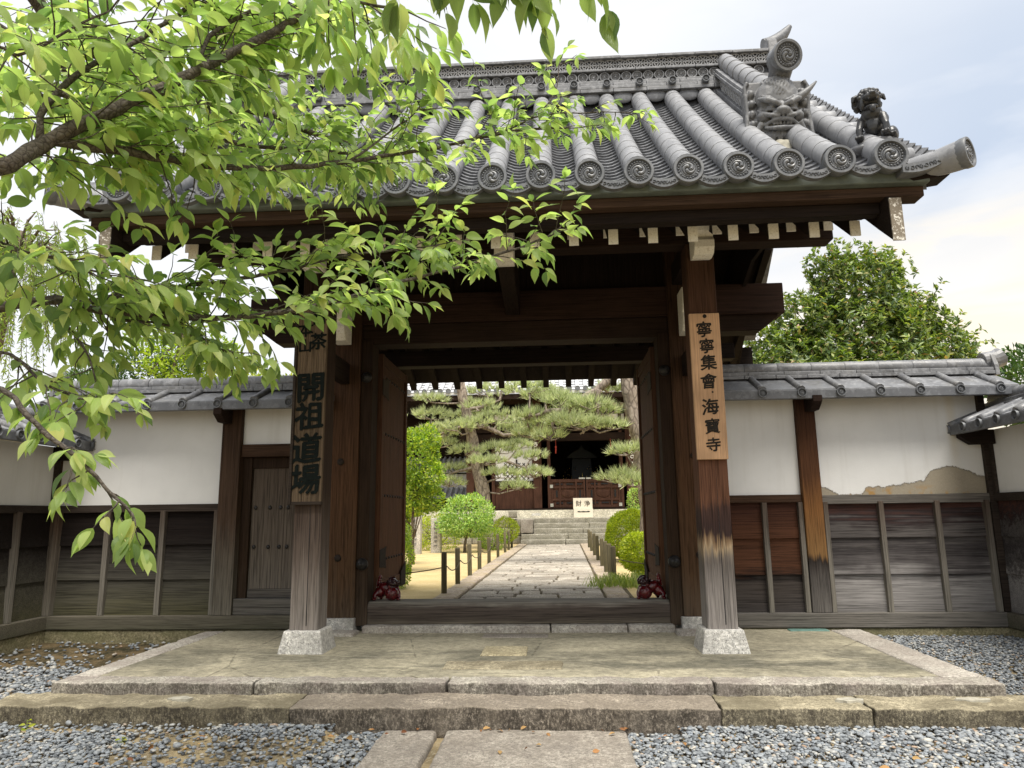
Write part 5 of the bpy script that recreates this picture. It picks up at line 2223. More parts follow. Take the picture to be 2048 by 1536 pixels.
# altar in the shadow of the doorway
al = thing('altar', 'dark altar with small gold fittings inside the hall doorway', 'altar', (1.27, 35, FZ))
mb = MB()
mb.box(.2, 2.4, 34.6, 35.6, FZ, 2.9)
mb.taper(1.27, 35.4, 2.9, 4.2, .55, .3, .45, .25)
part('altar_table', mb, M['altar_dark'], al)
mb = MB()
pr = [(.5, 4.2), (2.04, 4.2), (1.75, 4.45), (1.4, 4.62), (1.27, 4.85), (1.14, 4.62), (.79, 4.45)]
mb.prism(pr, 1, 34.9, 35.7)
part('shrine_roof', mb, M['altar_dark'], al)
mb = MB()
r_ = random.Random(3)
for i in range(34):
    sg = r_.choice((-1, 1))
    mb.ell((1.27 + sg * r_.uniform(.12, .95), 34.55 - r_.uniform(0, .1), r_.uniform(2.95, 3.75)), (.022, .02, .03), 6, 4)
mb.lathe([(.10, 0), (.05, .04), (.03, .2), (.05, .3), (.02, .34), (.001, .5)], Matrix.Translation((1.27, 34.5, 2.95)), 10)
for x in (.75, 1.79):
    mb.lathe([(.06, 0), (.02, .04), (.012, .3), (.04, .36), (.001, .37)], Matrix.Translation((x, 34.5, 2.95)), 8)
part('altar_fittings', mb, M['gold'], al)

# red tassels hanging from the door lintel
for x, where in ((.02, 'left'), (2.38, 'right')):
    t = thing('tassel', 'thin red tassel hanging from the lintel at the %s end of the hall doorway' % where, 'tassel', (x, 30.88, 4.7), 'tassels over the hall doorway')
    mb = MB()
    mb.tube([(x, 30.88, 4.70), (x, 30.88, 4.40)], .010, 5)
    part('cord', mb, M['tassel'], t)
    mb = MB()
    mb.ell((x, 30.88, 4.38), (.045, .045, .05), 8, 6)
    mb.tube([(x, 30.88, 4.35), (x, 30.88, 4.26), (x - .01, 30.88, 4.10)], [.02, .032, .022], 8)
    part('fringe', mb, M['tassel'], t)

# offering box
bx = thing('offering_box', 'pale wooden offering box with two black characters in front of the hall doors', 'offering box', (1.1, 30.2, TZ))
mb = MB()
mb.box(.70, 1.50, 30.0, 30.4, TZ, TZ + .36)
part('box_body', mb, M['box'], bx, bevel=.01)
mb = MB()
mb.box(.69, 1.49, 30.22, 30.27, TZ + .362, TZ + .80)
part('front_board', mb, M['box'], bx, bevel=.008)
mb = MB()
pr = [(.84, TZ + .24), (.90, TZ + .27), (1.0, TZ + .25), (1.1, TZ + .265), (1.2, TZ + .25), (1.32, TZ + .27), (1.38, TZ + .24), (1.32, TZ + .215), (.9, TZ + .215)]
mb.prism(pr, 1, 29.995, 29.9995)
part('slot', mb, M['altar_dark'], bx)
glyph('財', .24, M['ink'], bx, .92, TZ + .58, 30.218, .006, brush=.01, bold=.0)
glyph('浄', .24, M['ink'], bx, 1.27, TZ + .58, 30.218, .006, brush=.01, bold=.0)
# round drum-stone footing beside the hall door
mb = MB()
mb.rough_box(-1.15, -.55, 30.6, 30.9, TZ + .0, TZ + .28, .08, .01, 3, .1)
tag(part('footing_stone', mb, M['granite'], None, smooth=True), 'low rounded pale stone at the foot of the hall column', 'stone')

# steps up to the terrace
hs = MB()
for i in range(5):
    z0 = GZ + i * .202
    xa, xb = (-1.42, 5) if i < 2 else (-.95, 4.6)
    x = xa
    while x < xb:
        e = min(xb, x + ri.uniform(1.6, 2.4))
        hs.rough_box(x + .005, e - .005, 28.0 + i * .33 + ri.uniform(-.02, .02), 29.62, z0 - .05, z0 + .202, .16, .012, i + x, .03)
        x = e
struct('hall_steps', hs, M['hallstone'], smooth=True)
mb = MB()
mb.rough_box(-1.44, -.96, 28.4, 29.5, GZ + .44, GZ + .98, .14, .012, 7, .03)
struct('step_cheek_stone', mb, M['slab'], smooth=True)
mb = MB()
for i in range(3):
    x = -9.0
    while x < -1.46:
        e = min(-1.46, x + ri.uniform(.7, 1.5))
        mb.rough_box(x + .01, e - .01, 29.25, 29.6, GZ + i * .33, GZ + .32 + i * .33, .15, .012, x + i, .04)
        x = e
struct('terrace_retaining_stones', mb, M['hallstone'], smooth=True)
mb = MB()
mb.rough_box(-1.95, -1.62, 29.0, 29.4, TZ + .0, TZ + .30, .08, .02, 5, .06)
tag(part('small_stone', mb, M['hallstone'], None, smooth=True), 'small weathered stone sitting on the terrace edge left of the steps', 'stone')

# tile-roofed building far left beyond the pine
sh = thing('storehouse', 'small white building with pale tiled roof seen behind the left pine', 'building', (-6.5, 38, GZ))
mb = MB()
mb.box(-9.5, -4.3, 36.6, 41, GZ, 3.6)
part('wall', mb, M['plaster_hall'], sh)
mb = MB()
mb.box(-6.2, -5.2, 36.5, 36.598, GZ, 2.3)
part('doorway', mb, M['altar_dark'], sh)
for a, b, y0, y1, z0, z1 in ((-10, -3.9, 35.6, 38, 2.45, 3.45), (-10, -3.9, 36.2, 40, 3.75, 5.9)):
    mb = MB()
    mb.strip([(y0, z0 - .1), (y1, z1 - .1)], [(y0, z0), (y1, z1)], 0, a, b)
    rf = part('roof', mb, M['grayroof'], sh)
    mb = MB()
    x = a + .1
    while x < b:
        mb.tube([(x, y0 - .02, z0 + .02), (x, y1, z1 + .02)], .07, 6)
        x += .27
    part('cover_tiles', mb, M['grayroof'], rf)
mb = MB()
mb.box(-9.9, -4.0, 35.7, 36.59, 2.2, 2.34)
part('eave_board', mb, M['halldark'], sh)

# ------------------------------------------------------------------ garden fence posts and ropes
fp = MB()
fp.lathe([(.042, -.1), (.042, .60), (.038, .622), (.02, .628), (.001, .628)], Matrix.Identity(4), 14, close=False)
fpm = mk_mesh('post_shaft', fp, M['fencewood'], smooth=True)
LP = [10.62, 12.05, 13.70, 15.35, 17.45, 20.05, 22.70, 24.30, 25.9]
RP = [12.05, 13.05, 14.30, 15.9, 17.9, 20.0, 22.3, 24.6]
ords = ['first', 'second', 'third', 'fourth', 'fifth', 'sixth', 'seventh', 'eighth', 'ninth']
for side, Ys_, xf_ in (('left', LP, lambda y: -1.665 + .002 * (y - 10)), ('right', RP, lambda y: .905 + .012 * (y - 12))):
    tops = []
    for i, Y in enumerate(Ys_):
        x = xf_(Y)
        o = place('fence_post', fpm, None, (x, Y, GZ), (random.uniform(-.02, .02), random.uniform(-.02, .02), random.uniform(0, 3)))
        tag(o, '%s mossy wooden post from the gate in the row %s of the garden path' % (ords[i], side), 'post', 'rope fence posts along the garden path')
        tops.append(Vector((x, Y, GZ + .42)))
    ex = Vector((-3.6, 10.3, GZ + .42)) if side == 'left' else Vector((2.6, 11.9, GZ + .42))
    tops = [ex] + tops
    mb = MB()
    path = []
    for a, b in zip(tops, tops[1:]):
        for k in range(8):
            q = a.lerp(b, k / 8)
            q.z -= .10 * 4 * (k / 8) * (1 - k / 8)
            q.x += .045
            path.append(q)
    path.append(tops[-1])
    mb.tube(path, .008, 5)
    tag(part('rope', mb, M['rope'], None), 'thin dark rope strung through the posts %s of the garden path' % side, 'rope')

# inscribed stone posts
for px_, py_, h, wd, lb in ((-4.36, 22.2, 1.16, .16, 'taller pale inscribed stone post with a capped top at left of the garden'), (-3.86, 23.0, 1.08, .155, 'flat-topped inscribed stone post standing right of a taller stone post')):
    t = thing('stone_post', lb, 'stone post', (px_, py_, GZ))
    mb = MB()
    mb.rough_box(px_ - wd, px_ + wd, py_ - wd, py_ + wd, GZ - .05, GZ + h, .08, .006, h, .02)
    part('shaft', mb, M['stonepost'], t, smooth=True)
    if h > 1.1:
        mb = MB()
        mb.taper(px_, py_, GZ + h + .002, GZ + h + .14, wd * .95, wd * .95, wd * .4, wd * .4)
        part('cap', mb, M['stonepost'], t, bevel=.01)
    mb = MB()
    r_ = random.Random(int(h * 100))
    for i in range(6):
        z = GZ + h - .16 - i * .14
        for q in range(4):
            a = r_.uniform(-.05, .05)
            if q % 2:
                mb.box(px_ + a - .004, px_ + a + .004, py_ - wd - .012, py_ - wd - .006, z - .05, z + .03)
            else:
                mb.box(px_ - .05, px_ + .05, py_ - wd - .012, py_ - wd - .007, z + a * .6 - .004, z + a * .6 + .004)
    part('carved_marks', mb, M['tile_dark'], t)
# ------------------------------------------------------------------ foliage tools


def unit(a):
    return a / np.maximum(np.linalg.norm(a, axis=-1, keepdims=True), 1e-9)


def leaves4(name, P, D, N, L, Wd, mat, parent, fold=.25):
    """simple folded leaf: 4 corners, 2 faces. P base, D direction, N leaf normal"""
    n = len(P)
    D = unit(D)
    S = unit(np.cross(D, N))
    N2 = np.cross(S, D)
    L, Wd = L[:, None], Wd[:, None]
    a = P
    l = P + D * L * .45 + S * Wd * .5 + N2 * Wd * fold
    r = P + D * L * .45 - S * Wd * .5 + N2 * Wd * fold
    t = P + D * L - N2 * L * .08
    V = np.stack([a, l, t, r], 1).reshape(-1, 3)
    F = np.array([[0, 2, 1], [0, 3, 2]])[None] + (np.arange(n) * 4)[:, None, None]
    return np_mesh(name, V, F.reshape(-1, 3), mat, smooth=False, parent=parent)


def shell_points(n, blobs, inner=.72):
    """points spread through the outer part of a union of ellipsoids; returns points and outward normals"""
    c = np.array([b[:3] for b in blobs], float)
    r = np.array([b[3:6] for b in blobs], float)
    wgt = (r[:, 0] * r[:, 1] + r[:, 1] * r[:, 2] + r[:, 0] * r[:, 2])
    k = rng.choice(len(blobs), n * 2, p=wgt / wgt.sum())
    d = unit(rng.normal(size=(n * 2, 3)))
    s = inner + (1 - inner) * rng.uniform(0, 1, n * 2) ** .6
    P = c[k] + d * r[k] * s[:, None]
    keep = np.ones(len(P), bool)
    for i in range(len(blobs)):
        q = (((P - c[i]) / r[i]) ** 2).sum(1)
        keep &= ~((q < (inner * .8) ** 2) & (k != i))
    P, d, k = P[keep], unit(d[keep] / r[k[keep]]), k[keep]
    return P[:n], d[:n]


def bush(name, label, cat, blobs, n, L, mat, group=None, trunk=None, inner=.72, asp=.5, up=.35, jitter=.55, sprout=0.0, bark_=None, cut=None, whorl=0):
    base_ = (blobs[0][0], blobs[0][1], trunk[0][2] if trunk else GZ)
    t = thing(name, label, cat, base_, group)
    P, d = shell_points(n, blobs, inner)
    lump = np.array([mnoise.noise(Vector(p) * (2.2 / max(.4, blobs[0][3]))) for p in P])
    P = P + d * (lump * blobs[0][3] * .16)[:, None]
    if sprout:
        q = rng.uniform(0, 1, len(P)) < sprout
        P[q] += d[q] * rng.uniform(.05, .30, (q.sum(), 1)) + np.array([0, 0, .06])
    if cut is not None:
        k = cut(P)
        P, d = P[k], d[k]
    if whorl:
        ax = unit(d + rng.normal(0, jitter, d.shape) + np.array([0, 0, up]))
        P = np.repeat(P, whorl, 0)
        d = np.repeat(ax, whorl, 0)
        rad_ = unit(np.cross(d, rng.normal(size=d.shape)))
        D = unit(d * rng.uniform(.15, .9, (len(P), 1)) + rad_)
        P = P + d * rng.uniform(-.03, .05, (len(P), 1))
    else:
        D = unit(d + rng.normal(0, jitter, d.shape) + np.array([0, 0, up]))
    N = unit(d + np.array([0, 0, .8]) + rng.normal(0, .5, d.shape))
    Ls = L * rng.uniform(.65, 1.25, len(P))
    leaves4('foliage', P, D, N, Ls, Ls * asp, mat, t)
    if trunk:
        mb = MB()
        mb.tube(trunk, [trunk_r * (1 - .55 * i / max(1, len(trunk) - 1)) for i in range(len(trunk)) for trunk_r in [blobs[0][3] * .075]], 10)
        top = Vector(trunk[-1])
        r_ = random.Random(len(P))
        for b in blobs:
            for q in range(5):
                a = r_.uniform(0, 6.28)
                e = Vector((b[0] + b[3] * .75 * math.cos(a), b[1] + b[4] * .75 * math.sin(a), b[2] + b[5] * r_.uniform(-.5, .7)))
                m = top.lerp(e, .5) + Vector((0, 0, -.08 * b[3]))
                mb.tube([top - Vector((0, 0, .1 * b[3])), m, e], [b[3] * .034, b[3] * .024, b[3] * .006], 6)
        part('trunk', mb, bark_ or M['bark'], t, smooth=True)
    return t


# clipped azaleas and shrubs of the garden
bush('azalea_bush', 'smooth rounded clipped yellow-green azalea, the larger one beyond the fence posts', 'bush', [(1.88, 18, .98, .70, .68, .62)], 16000, .055, M['azalea_leaf'], 'clipped azalea bushes', inner=.84, trunk=[(1.88, 18, GZ), (1.88, 18, .6)])
bush('azalea_bush', 'lower clipped azalea with loose dark underside beside the right door', 'bush', [(1.58, 12.9, .82, .50, .46, .40), (1.75, 12.8, .6, .42, .4, .30)], 11000, .050, M['azalea_leaf'], 'clipped azalea bushes', inner=.80, trunk=[(1.58, 12.9, GZ), (1.58, 12.9, .5)], jitter=.7)
bush('azalea_bush', 'small azalea next to the stone steps, right of the round camellia', 'bush', [(-1.82, 25.6, .98, .46, .45, .45)], 3000, .055, M['azalea_leaf'], 'clipped azalea bushes', inner=.8, trunk=[(-1.82, 25.6, GZ), (-1.82, 25.6, .6)])
bush('azalea_bush', 'low dark azalea tucked below the round camellia', 'bush', [(-2.15, 24.2, .72, .50, .42, .36)], 2600, .055, M['hedge_leaf'], 'clipped azalea bushes', inner=.8, trunk=[(-2.15, 24.2, GZ), (-2.15, 24.2, .5)])
bush('azalea_bush', 'dense green azalea standing behind the two stone posts', 'bush', [(-4.0, 24.4, .95, .85, .6, .62), (-4.9, 24.6, 1.0, .7, .6, .6)], 4600, .060, M['azalea_leaf'], 'clipped azalea bushes', inner=.75, trunk=[(-4.0, 24.4, GZ), (-4.0, 24.4, .6)])
bush('camellia_tree', 'small round-headed camellia with pale new leaves and forked grey trunk in the garden', 'tree', [(-2.85, 22.9, 1.52, .88, .84, .66), (-2.95, 22.9, 1.25, .92, .8, .42)], 6500, .085, M['camellia_leaf'], inner=.62, trunk=[(-2.93, 22.9, GZ - .05), (-2.93, 22.9, .58), (-2.88, 22.9, .9)], up=.2, jitter=.7)
bush('garden_shrub', 'tall bright green broadleaf shrub rising against the left door', 'shrub', [(-3.0, 15.0, 2.75, .55, .5, .62), (-2.75, 15.0, 2.35, .42, .4, .40), (-3.1, 15.2, 1.95, .55, .5, .45), (-2.75, 15.1, 3.1, .28, .3, .30), (-2.72, 15.1, 1.85, .34, .35, .28)], 7000, .075, M['hedge_leaf'], trunk=[(-3.1, 15.1, GZ - .05), (-3.05, 15.1, 1.3), (-3.0, 15.0, 2.0)], inner=.6, jitter=.8)
bush('garden_shrub', 'middle-height layered shrub below the tall one beside the left door', 'shrub', [(-3.65, 17.5, 1.75, .55, .5, .26), (-3.55, 17.3, 2.05, .40, .4, .24), (-3.9, 17.6, 1.45, .35, .4, .22)], 4200, .075, M['hedge_leaf'], trunk=[(-3.5, 17.5, GZ - .05), (-3.5, 17.5, 1.0)], inner=.6, jitter=.8)
bush('garden_shrub', 'narrow clipped hedge bush right against the lower edge of the left door', 'shrub', [(-2.62, 11.8, .82, .27, .4, .42), (-2.62, 11.9, 1.15, .22, .35, .26), (-2.64, 11.7, .58, .24, .35, .25)], 4800, .040, M['hedge_leaf'], trunk=[(-2.62, 11.8, GZ - .05), (-2.62, 11.8, .8)], inner=.6, jitter=.8)
bush('garden_shrub', 'pale shrub in the shade at the right end of the hall', 'shrub', [(3.05, 26.5, 1.9, .5, .5, .75), (3.0, 26.5, 1.2, .6, .5, .6)], 3400, .075, M['camellia_leaf'], trunk=[(3.05, 26.5, GZ - .05), (3.05, 26.5, 1.2)], inner=.6)

# grass tufts at the foot of the right hand posts
gt = MB()
r_ = random.Random(9)
V, F = [], []
for i in range(900):
    cx, cy = r_.choice(((.86, 11.75), (1.05, 11.9), (1.3, 11.7), (1.5, 11.9), (1.7, 11.6), (.72, 11.5)))
    x, y = cx + r_.gauss(0, .12), cy + r_.gauss(0, .12)
    h = r_.uniform(.10, .30)
    a = r_.uniform(0, 6.28)
    dx, dy = math.cos(a) * h * r_.uniform(.3, .9), math.sin(a) * h * .6
    b = len(V)
    V += [(x - .004, y, GZ), (x + .004, y, GZ), (x + dx * .45 + .003, y + dy * .4, GZ + h * .75), (x + dx * .45 - .003, y + dy * .4, GZ + h * .75), (x + dx, y + dy, GZ + h * r_.uniform(.6, .95))]
    F += [(b, b + 1, b + 2), (b, b + 2, b + 3), (b + 3, b + 2, b + 4)]
o = np_mesh('grass_tufts', np.array(V), np.array(F), M['grass'], smooth=False)
o['kind'] = 'stuff'


# ------------------------------------------------------------------ pines
def pine(label, trunk, trunk_r, limbs, pads, needle, tufts, loc):
    t = thing('pine_tree', label, 'pine tree', loc)
    mb = MB()
    tr = []
    for i in range(len(trunk) - 1):
        a, b = Vector(trunk[i]), Vector(trunk[i + 1])
        for k in range(3):
            q = a.lerp(b, k / 3)
            tr.append(q + mnoise.noise_vector(q * 2.3) * trunk_r * .22)
    tr.append(Vector(trunk[-1]))
    n = len(tr)
    mb.tube(tr, [trunk_r * (1 - .45 * i / n) * (1 + .08 * math.sin(i * 2.1)) for i in range(n)], 14)
    part('trunk', mb, M['pine_bark'], t, smooth=True)
    nodes_ = [Vector(p) for p in tr]
    for path, r0 in limbs:
        mb = MB()
        P = []
        for i in range(len(path) - 1):
            a, b = Vector(path[i]), Vector(path[i + 1])
            for k in range(3):
                q = a.lerp(b, k / 3)
                P.append(q + mnoise.noise_vector(q * 3.1) * r0 * .6)
        P.append(Vector(path[-1]))
        mb.tube(P, [r0 * (1 - .75 * i / len(P)) for i in range(len(P))], 8)
        part('branch', mb, M['pine_bark'], t, smooth=True)
        nodes_ += P
    # twigs to each pad and the needle tufts on it
    VV, FF, base_i = [], [], 0
    for cx, cy, cz, hw in pads:
        c = Vector((cx, cy, cz))
        nb = min(nodes_, key=lambda q: (q - c).length + .6 * max(0, q.z - c.z))
        mb = MB()
        under = c + Vector((0, 0, -hw * .16))
        mid = nb.lerp(under, .5) + Vector((0, 0, -.05)) + mnoise.noise_vector(c * 3) * .12
        mb.tube([nb, mid, under], [.045 * hw + .012, .032 * hw + .01, .018], 6)
        nt = int(tufts * hw)
        u = unit(rng.normal(size=(nt, 3)))
        u[:, 2] = np.abs(u[:, 2]) * 1.0 - .12
        rad = rng.uniform(.35, 1.0, nt) ** .5
        lump = 1 + .30 * np.array([mnoise.noise(Vector((cx + a[0] * 2.2, cy + a[1] * 2.2, cz + a[2]))) for a in u])
        T = np.array([cx, cy, cz]) + u * np.array([hw * 1.05, hw * .9, hw * .42]) * (rad * lump)[:, None]
        T[:, 2] -= .05 * hw
        for i in range(5):
            e = Vector(T[rng.integers(nt)])
            mb.tube([under, under.lerp(e, .55) + Vector((0, 0, -.05 * hw)), e], [.018, .012, .006], 4)
        part('twig', mb, M['pine_bark'], t, smooth=True)
        nn = 15
        ax = unit(u * np.array([.6, .6, .4]) + np.array([0, 0, .85]) + rng.normal(0, .20, u.shape))
        ax = np.repeat(ax, nn, 0)
        B = np.repeat(T, nn, 0)
        d = unit(ax + rng.normal(0, .38, ax.shape))
        ln = needle * rng.uniform(.6, 1.15, (len(B), 1))
        sd = unit(np.cross(d, rng.normal(size=d.shape))) * needle * .042
        V3 = np.stack([B - sd, B + sd, B + d * ln], 1).reshape(-1, 3)
        F3 = np.arange(len(V3)).reshape(-1, 3) + base_i
        VV.append(V3)
        FF.append(F3)
        base_i += len(V3)
    np_mesh('needles', np.concatenate(VV), np.concatenate(FF), M['pine_needle'], smooth=False, parent=t)
    return t


PL = [(-4.43,25.0,5.6,0.56),(-4.47,25.3,5.06,0.75),(-4.26,24.7,4.34,0.8),(-3.35,24.2,4.47,0.68),(-4.12,25.2,4.0,0.6),(-2.42,25.4,5.9,0.8),(-1.91,26.0,6.37,0.82),(-2.62,24.7,5.25,0.73),(-1.96,25.2,4.89,0.85),(-2.68,24.4,4.62,0.69),(-1.62,25.5,4.49,0.72),(-3.17,24.8,3.68,0.59),(-1.97,25.2,3.78,0.78),(-2.43,24.4,3.29,0.62),(-1.36,25.5,3.94,0.54),(-0.9,25.1,3.49,0.6),(-1.94,24.7,2.87,0.66),(-0.74,25.2,2.88,0.64),(-3.68,25.3,3.1,0.5),(-3.73,25.0,2.6,0.6),(-4.71,25.5,2.63,0.72),(-1.42,24.6,2.43,0.52),(-3.11,25.8,5.14,0.55)]
pine('old pine with cloud-pruned pads of needles left of the garden path', [(-2.4, 25, GZ - .1), (-2.46, 25.0, 1.25), (-2.56, 25.0, 2.29), (-2.72, 25.0, 3.07), (-2.87, 25.0, 3.87), (-3.05, 25.0, 4.67), (-3.23, 25.0, 5.49), (-3.47, 25.0, 6.5), (-3.65, 25.0, 7.43)], .26,
     [([(-3.05, 25.0, 4.67), (-2.39, 25.0, 4.57), (-1.86, 25.0, 4.25), (-1.41, 25.0, 4.32), (-0.88, 25.0, 4.63)], .10),
      ([(-2.66, 25.0, 3.33), (-2.04, 25.0, 3.45), (-1.6, 25.0, 3.31), (-1.08, 25.0, 3.13)], .09),
      ([(-2.93, 25.0, 4.67), (-3.55, 25.0, 4.54), (-4.27, 25.0, 4.3)], .08),
      ([(-3.19, 25.0, 5.21), (-2.57, 25.0, 5.34), (-1.94, 25.0, 5.55)], .08),
      ([(-2.75, 25.0, 3.16), (-3.28, 25.0, 3.08), (-3.82, 25.0, 2.91)], .07)],
     PL, .26, 100, (-2.4, 25, GZ))
PR = [(0.14,17.0,4.16,0.57),(0.5,17.3,3.99,0.56),(-0.23,17.4,4.35,0.54),(0.84,16.7,4.01,0.52),(-0.59,17.2,4.52,0.53),(1.21,17.0,3.89,0.41),(0.24,16.6,3.62,0.47),(0.64,16.4,3.5,0.46),(1.02,17.0,3.59,0.36),(-0.3,17.3,3.66,0.49),(-0.6,17.2,3.84,0.44),(1.33,16.5,3.47,0.3),(-0.12,16.8,3.29,0.38),(1.65,16.4,2.87,0.39),(1.53,16.6,2.28,0.51),(1.76,16.2,2.15,0.41),(-0.62,17.6,3.45,0.37),(1.32,17.4,4.51,0.37)]
pine('leaning pine with thick ridged trunk whose long limb reaches left over the path', [(2.12, 17, GZ - .1), (2.17, 17.0, 0.89), (2.18, 17.0, 1.69), (2.12, 17.0, 2.5), (2.04, 17.0, 3.21), (1.94, 17.0, 3.82), (1.85, 17.0, 4.3), (1.75, 17.0, 4.86), (1.63, 17.0, 5.55), (1.5, 17, 6.6)], .27,
     [([(1.67, 17.0, 4.98), (1.42, 17.0, 4.74), (1.11, 17.0, 4.54), (0.74, 17.0, 4.3), (0.38, 17.0, 4.07), (0.07, 17.0, 3.98), (-0.29, 17.0, 3.92), (-0.71, 17.0, 3.81)], .13),
      ([(1.1, 16.8, 4.41), (1.03, 16.8, 4.17), (1.02, 16.8, 3.81), (0.83, 16.8, 3.51), (0.59, 16.8, 3.36)], .06),
      ([(0.07, 16.8, 3.95), (-0.06, 16.8, 3.59), (-0.02, 16.8, 3.38), (-0.18, 16.8, 3.29)], .045),
      ([(2.1, 16.9, 2.6), (1.8, 16.5, 2.3), (1.5, 16.5, 2.15)], .05)],
     PR, .26, 100, (2.12, 17, GZ))

# ------------------------------------------------------------------ trees behind the walls
bush('broadleaf_tree', 'full broadleaf tree of mixed green and reddish leaves rising behind the peeled wall', 'tree',
     [(5.6, 13, 4.5, 1.15, 1.1, .95), (5.65, 13, 5.45, .80, .8, .70), (4.45, 13, 3.95, .95, .9, .75), (6.75, 13, 4.0, .85, .9, .70), (5.5, 12.6, 3.5, 1.5, 1.0, .8), (4.65, 13.1, 4.95, .55, .6, .50), (6.55, 13.1, 4.95, .55, .6, .50), (5.2, 13, 5.95, .42, .4, .38), (6.15, 13, 5.85, .42, .4, .38), (4.0, 13, 4.5, .4, .4, .4), (7.1, 13, 4.45, .4, .4, .36), (5.0, 12.7, 4.3, .5, .5, .42), (6.1, 12.6, 4.6, .45, .5, .4)],
     5600, .112, M['broad_leaf'], trunk=[(5.5, 13, 0), (5.5, 13, 2.4), (5.55, 13, 3.6)], inner=.5, asp=.40, up=.55, jitter=.6, sprout=.16, whorl=8, cut=lambda P: P[:, 2] > 2.6)
bush('yellow_bush', 'bright yellow-green bush glimpsed between the gate and the right wall', 'bush', [(3.75, 15, 3.75, .7, .6, .7), (3.4, 15, 3.2, .7, .6, .6)], 4500, .10, M['yellow_leaf'], trunk=[(3.6, 15, 0), (3.6, 15, 3.0)], inner=.6)
bush('broadleaf_tree', 'dark tree top just showing at the far right edge above the coping', 'tree', [(11.4, 17, 4.2, 1.3, 1.0, 1.1)], 4500, .14, M['conifer_leaf'], trunk=[(11.2, 17, 0), (11.2, 17, 3.4)], inner=.6)
bush('conifer_bush', 'dark green conifer crown behind the left wall, leftmost of the bushes over the coping', 'tree', [(-8.6, 14, 4.15, .95, .8, .9), (-7.9, 14.2, 4.2, .7, .6, .75), (-9.5, 14, 3.9, .9, .8, .8)], 9000, .085, M['conifer_leaf'], trunk=[(-8.6, 14, 0), (-8.6, 14, 3.4)], inner=.6)
bush('yellow_bush', 'long bright yellow-green hedge bush behind the left wall beside the gate', 'bush', [(-6.6, 14.3, 3.85, .9, .6, .72), (-5.6, 14.5, 3.8, .9, .6, .70), (-7.4, 14.0, 3.7, .8, .6, .72), (-4.9, 14.7, 3.7, .8, .6, .7)], 12000, .085, M['yellow_leaf'], trunk=[(-6.3, 14.3, 0), (-6.3, 14.3, 3.2)], inner=.65)
bush('maple_tree', 'small airy maple with light green leaves above the left wall', 'tree', [(-7.4, 13.2, 4.5, .75, .6, .55), (-6.7, 13.2, 4.75, .5, .5, .30), (-7.9, 13.2, 5.1, .5, .5, .30), (-7.2, 13.2, 5.35, .42, .4, .28)], 2600, .10, M['maple_leaf'], trunk=[(-7.4, 13.2, 0), (-7.3, 13.2, 3.2), (-7.45, 13.2, 4.3), (-7.3, 13.2, 5.2)], inner=.25, asp=.45)
# willow-like tree at the far left: hanging strands
wt = thing('willow_tree', 'pale green weeping tree with fine hanging strands at the far left edge', 'tree', (-13.0, 15, 0))
mb = MB()
mb.tube([(-13.0, 15, 0), (-12.9, 15, 3), (-12.6, 15, 6), (-12.4, 15, 8.2)], [.22, .18, .12, .05], 10)
r_ = random.Random(21)
VV, DD = [], []
for i in range(150):
    a = r_.uniform(0, 6.28)
    R = r_.uniform(.3, 2.0)
    top = Vector((-12.4 + R * math.cos(a) * .9, 15 + R * math.sin(a) * .7, 8.6 - .28 * R * R * .5 + r_.uniform(-1.4, .3)))
    ln = r_.uniform(1.2, 3.0)
    pts = [top + Vector((math.sin(k * .5 + i) * .05 + .06 * k * math.cos(a), .05 * k * math.sin(a), -ln * k / 8)) for k in range(9)]
    mb.tube(pts, .006, 3)
    if i % 4 == 0:
        mb.tube([(-12.45, 15, 7.4), tuple(Vector((-12.45, 15, 7.6)).lerp(top, .5) + Vector((0, 0, .3))), tuple(top)], [.05, .03, .008], 5)
    for q in range(int(ln * 36)):
        s_ = r_.uniform(0, 1)
        k = min(7, int(s_ * 8))
        VV.append(pts[k].lerp(pts[k + 1], s_ * 8 - k))
        DD.append((r_.gauss(0, .6), r_.gauss(0, .6), -.7))
part('trunk', mb, M['bark'], wt, smooth=True)
P = np.array([v[:] for v in VV])
D = np.array(DD)
Lw_ = rng.uniform(.09, .16, len(P))
leaves4('foliage', P, D, rng.normal(size=P.shape), Lw_, Lw_ * .22, M['willow_leaf'], wt)

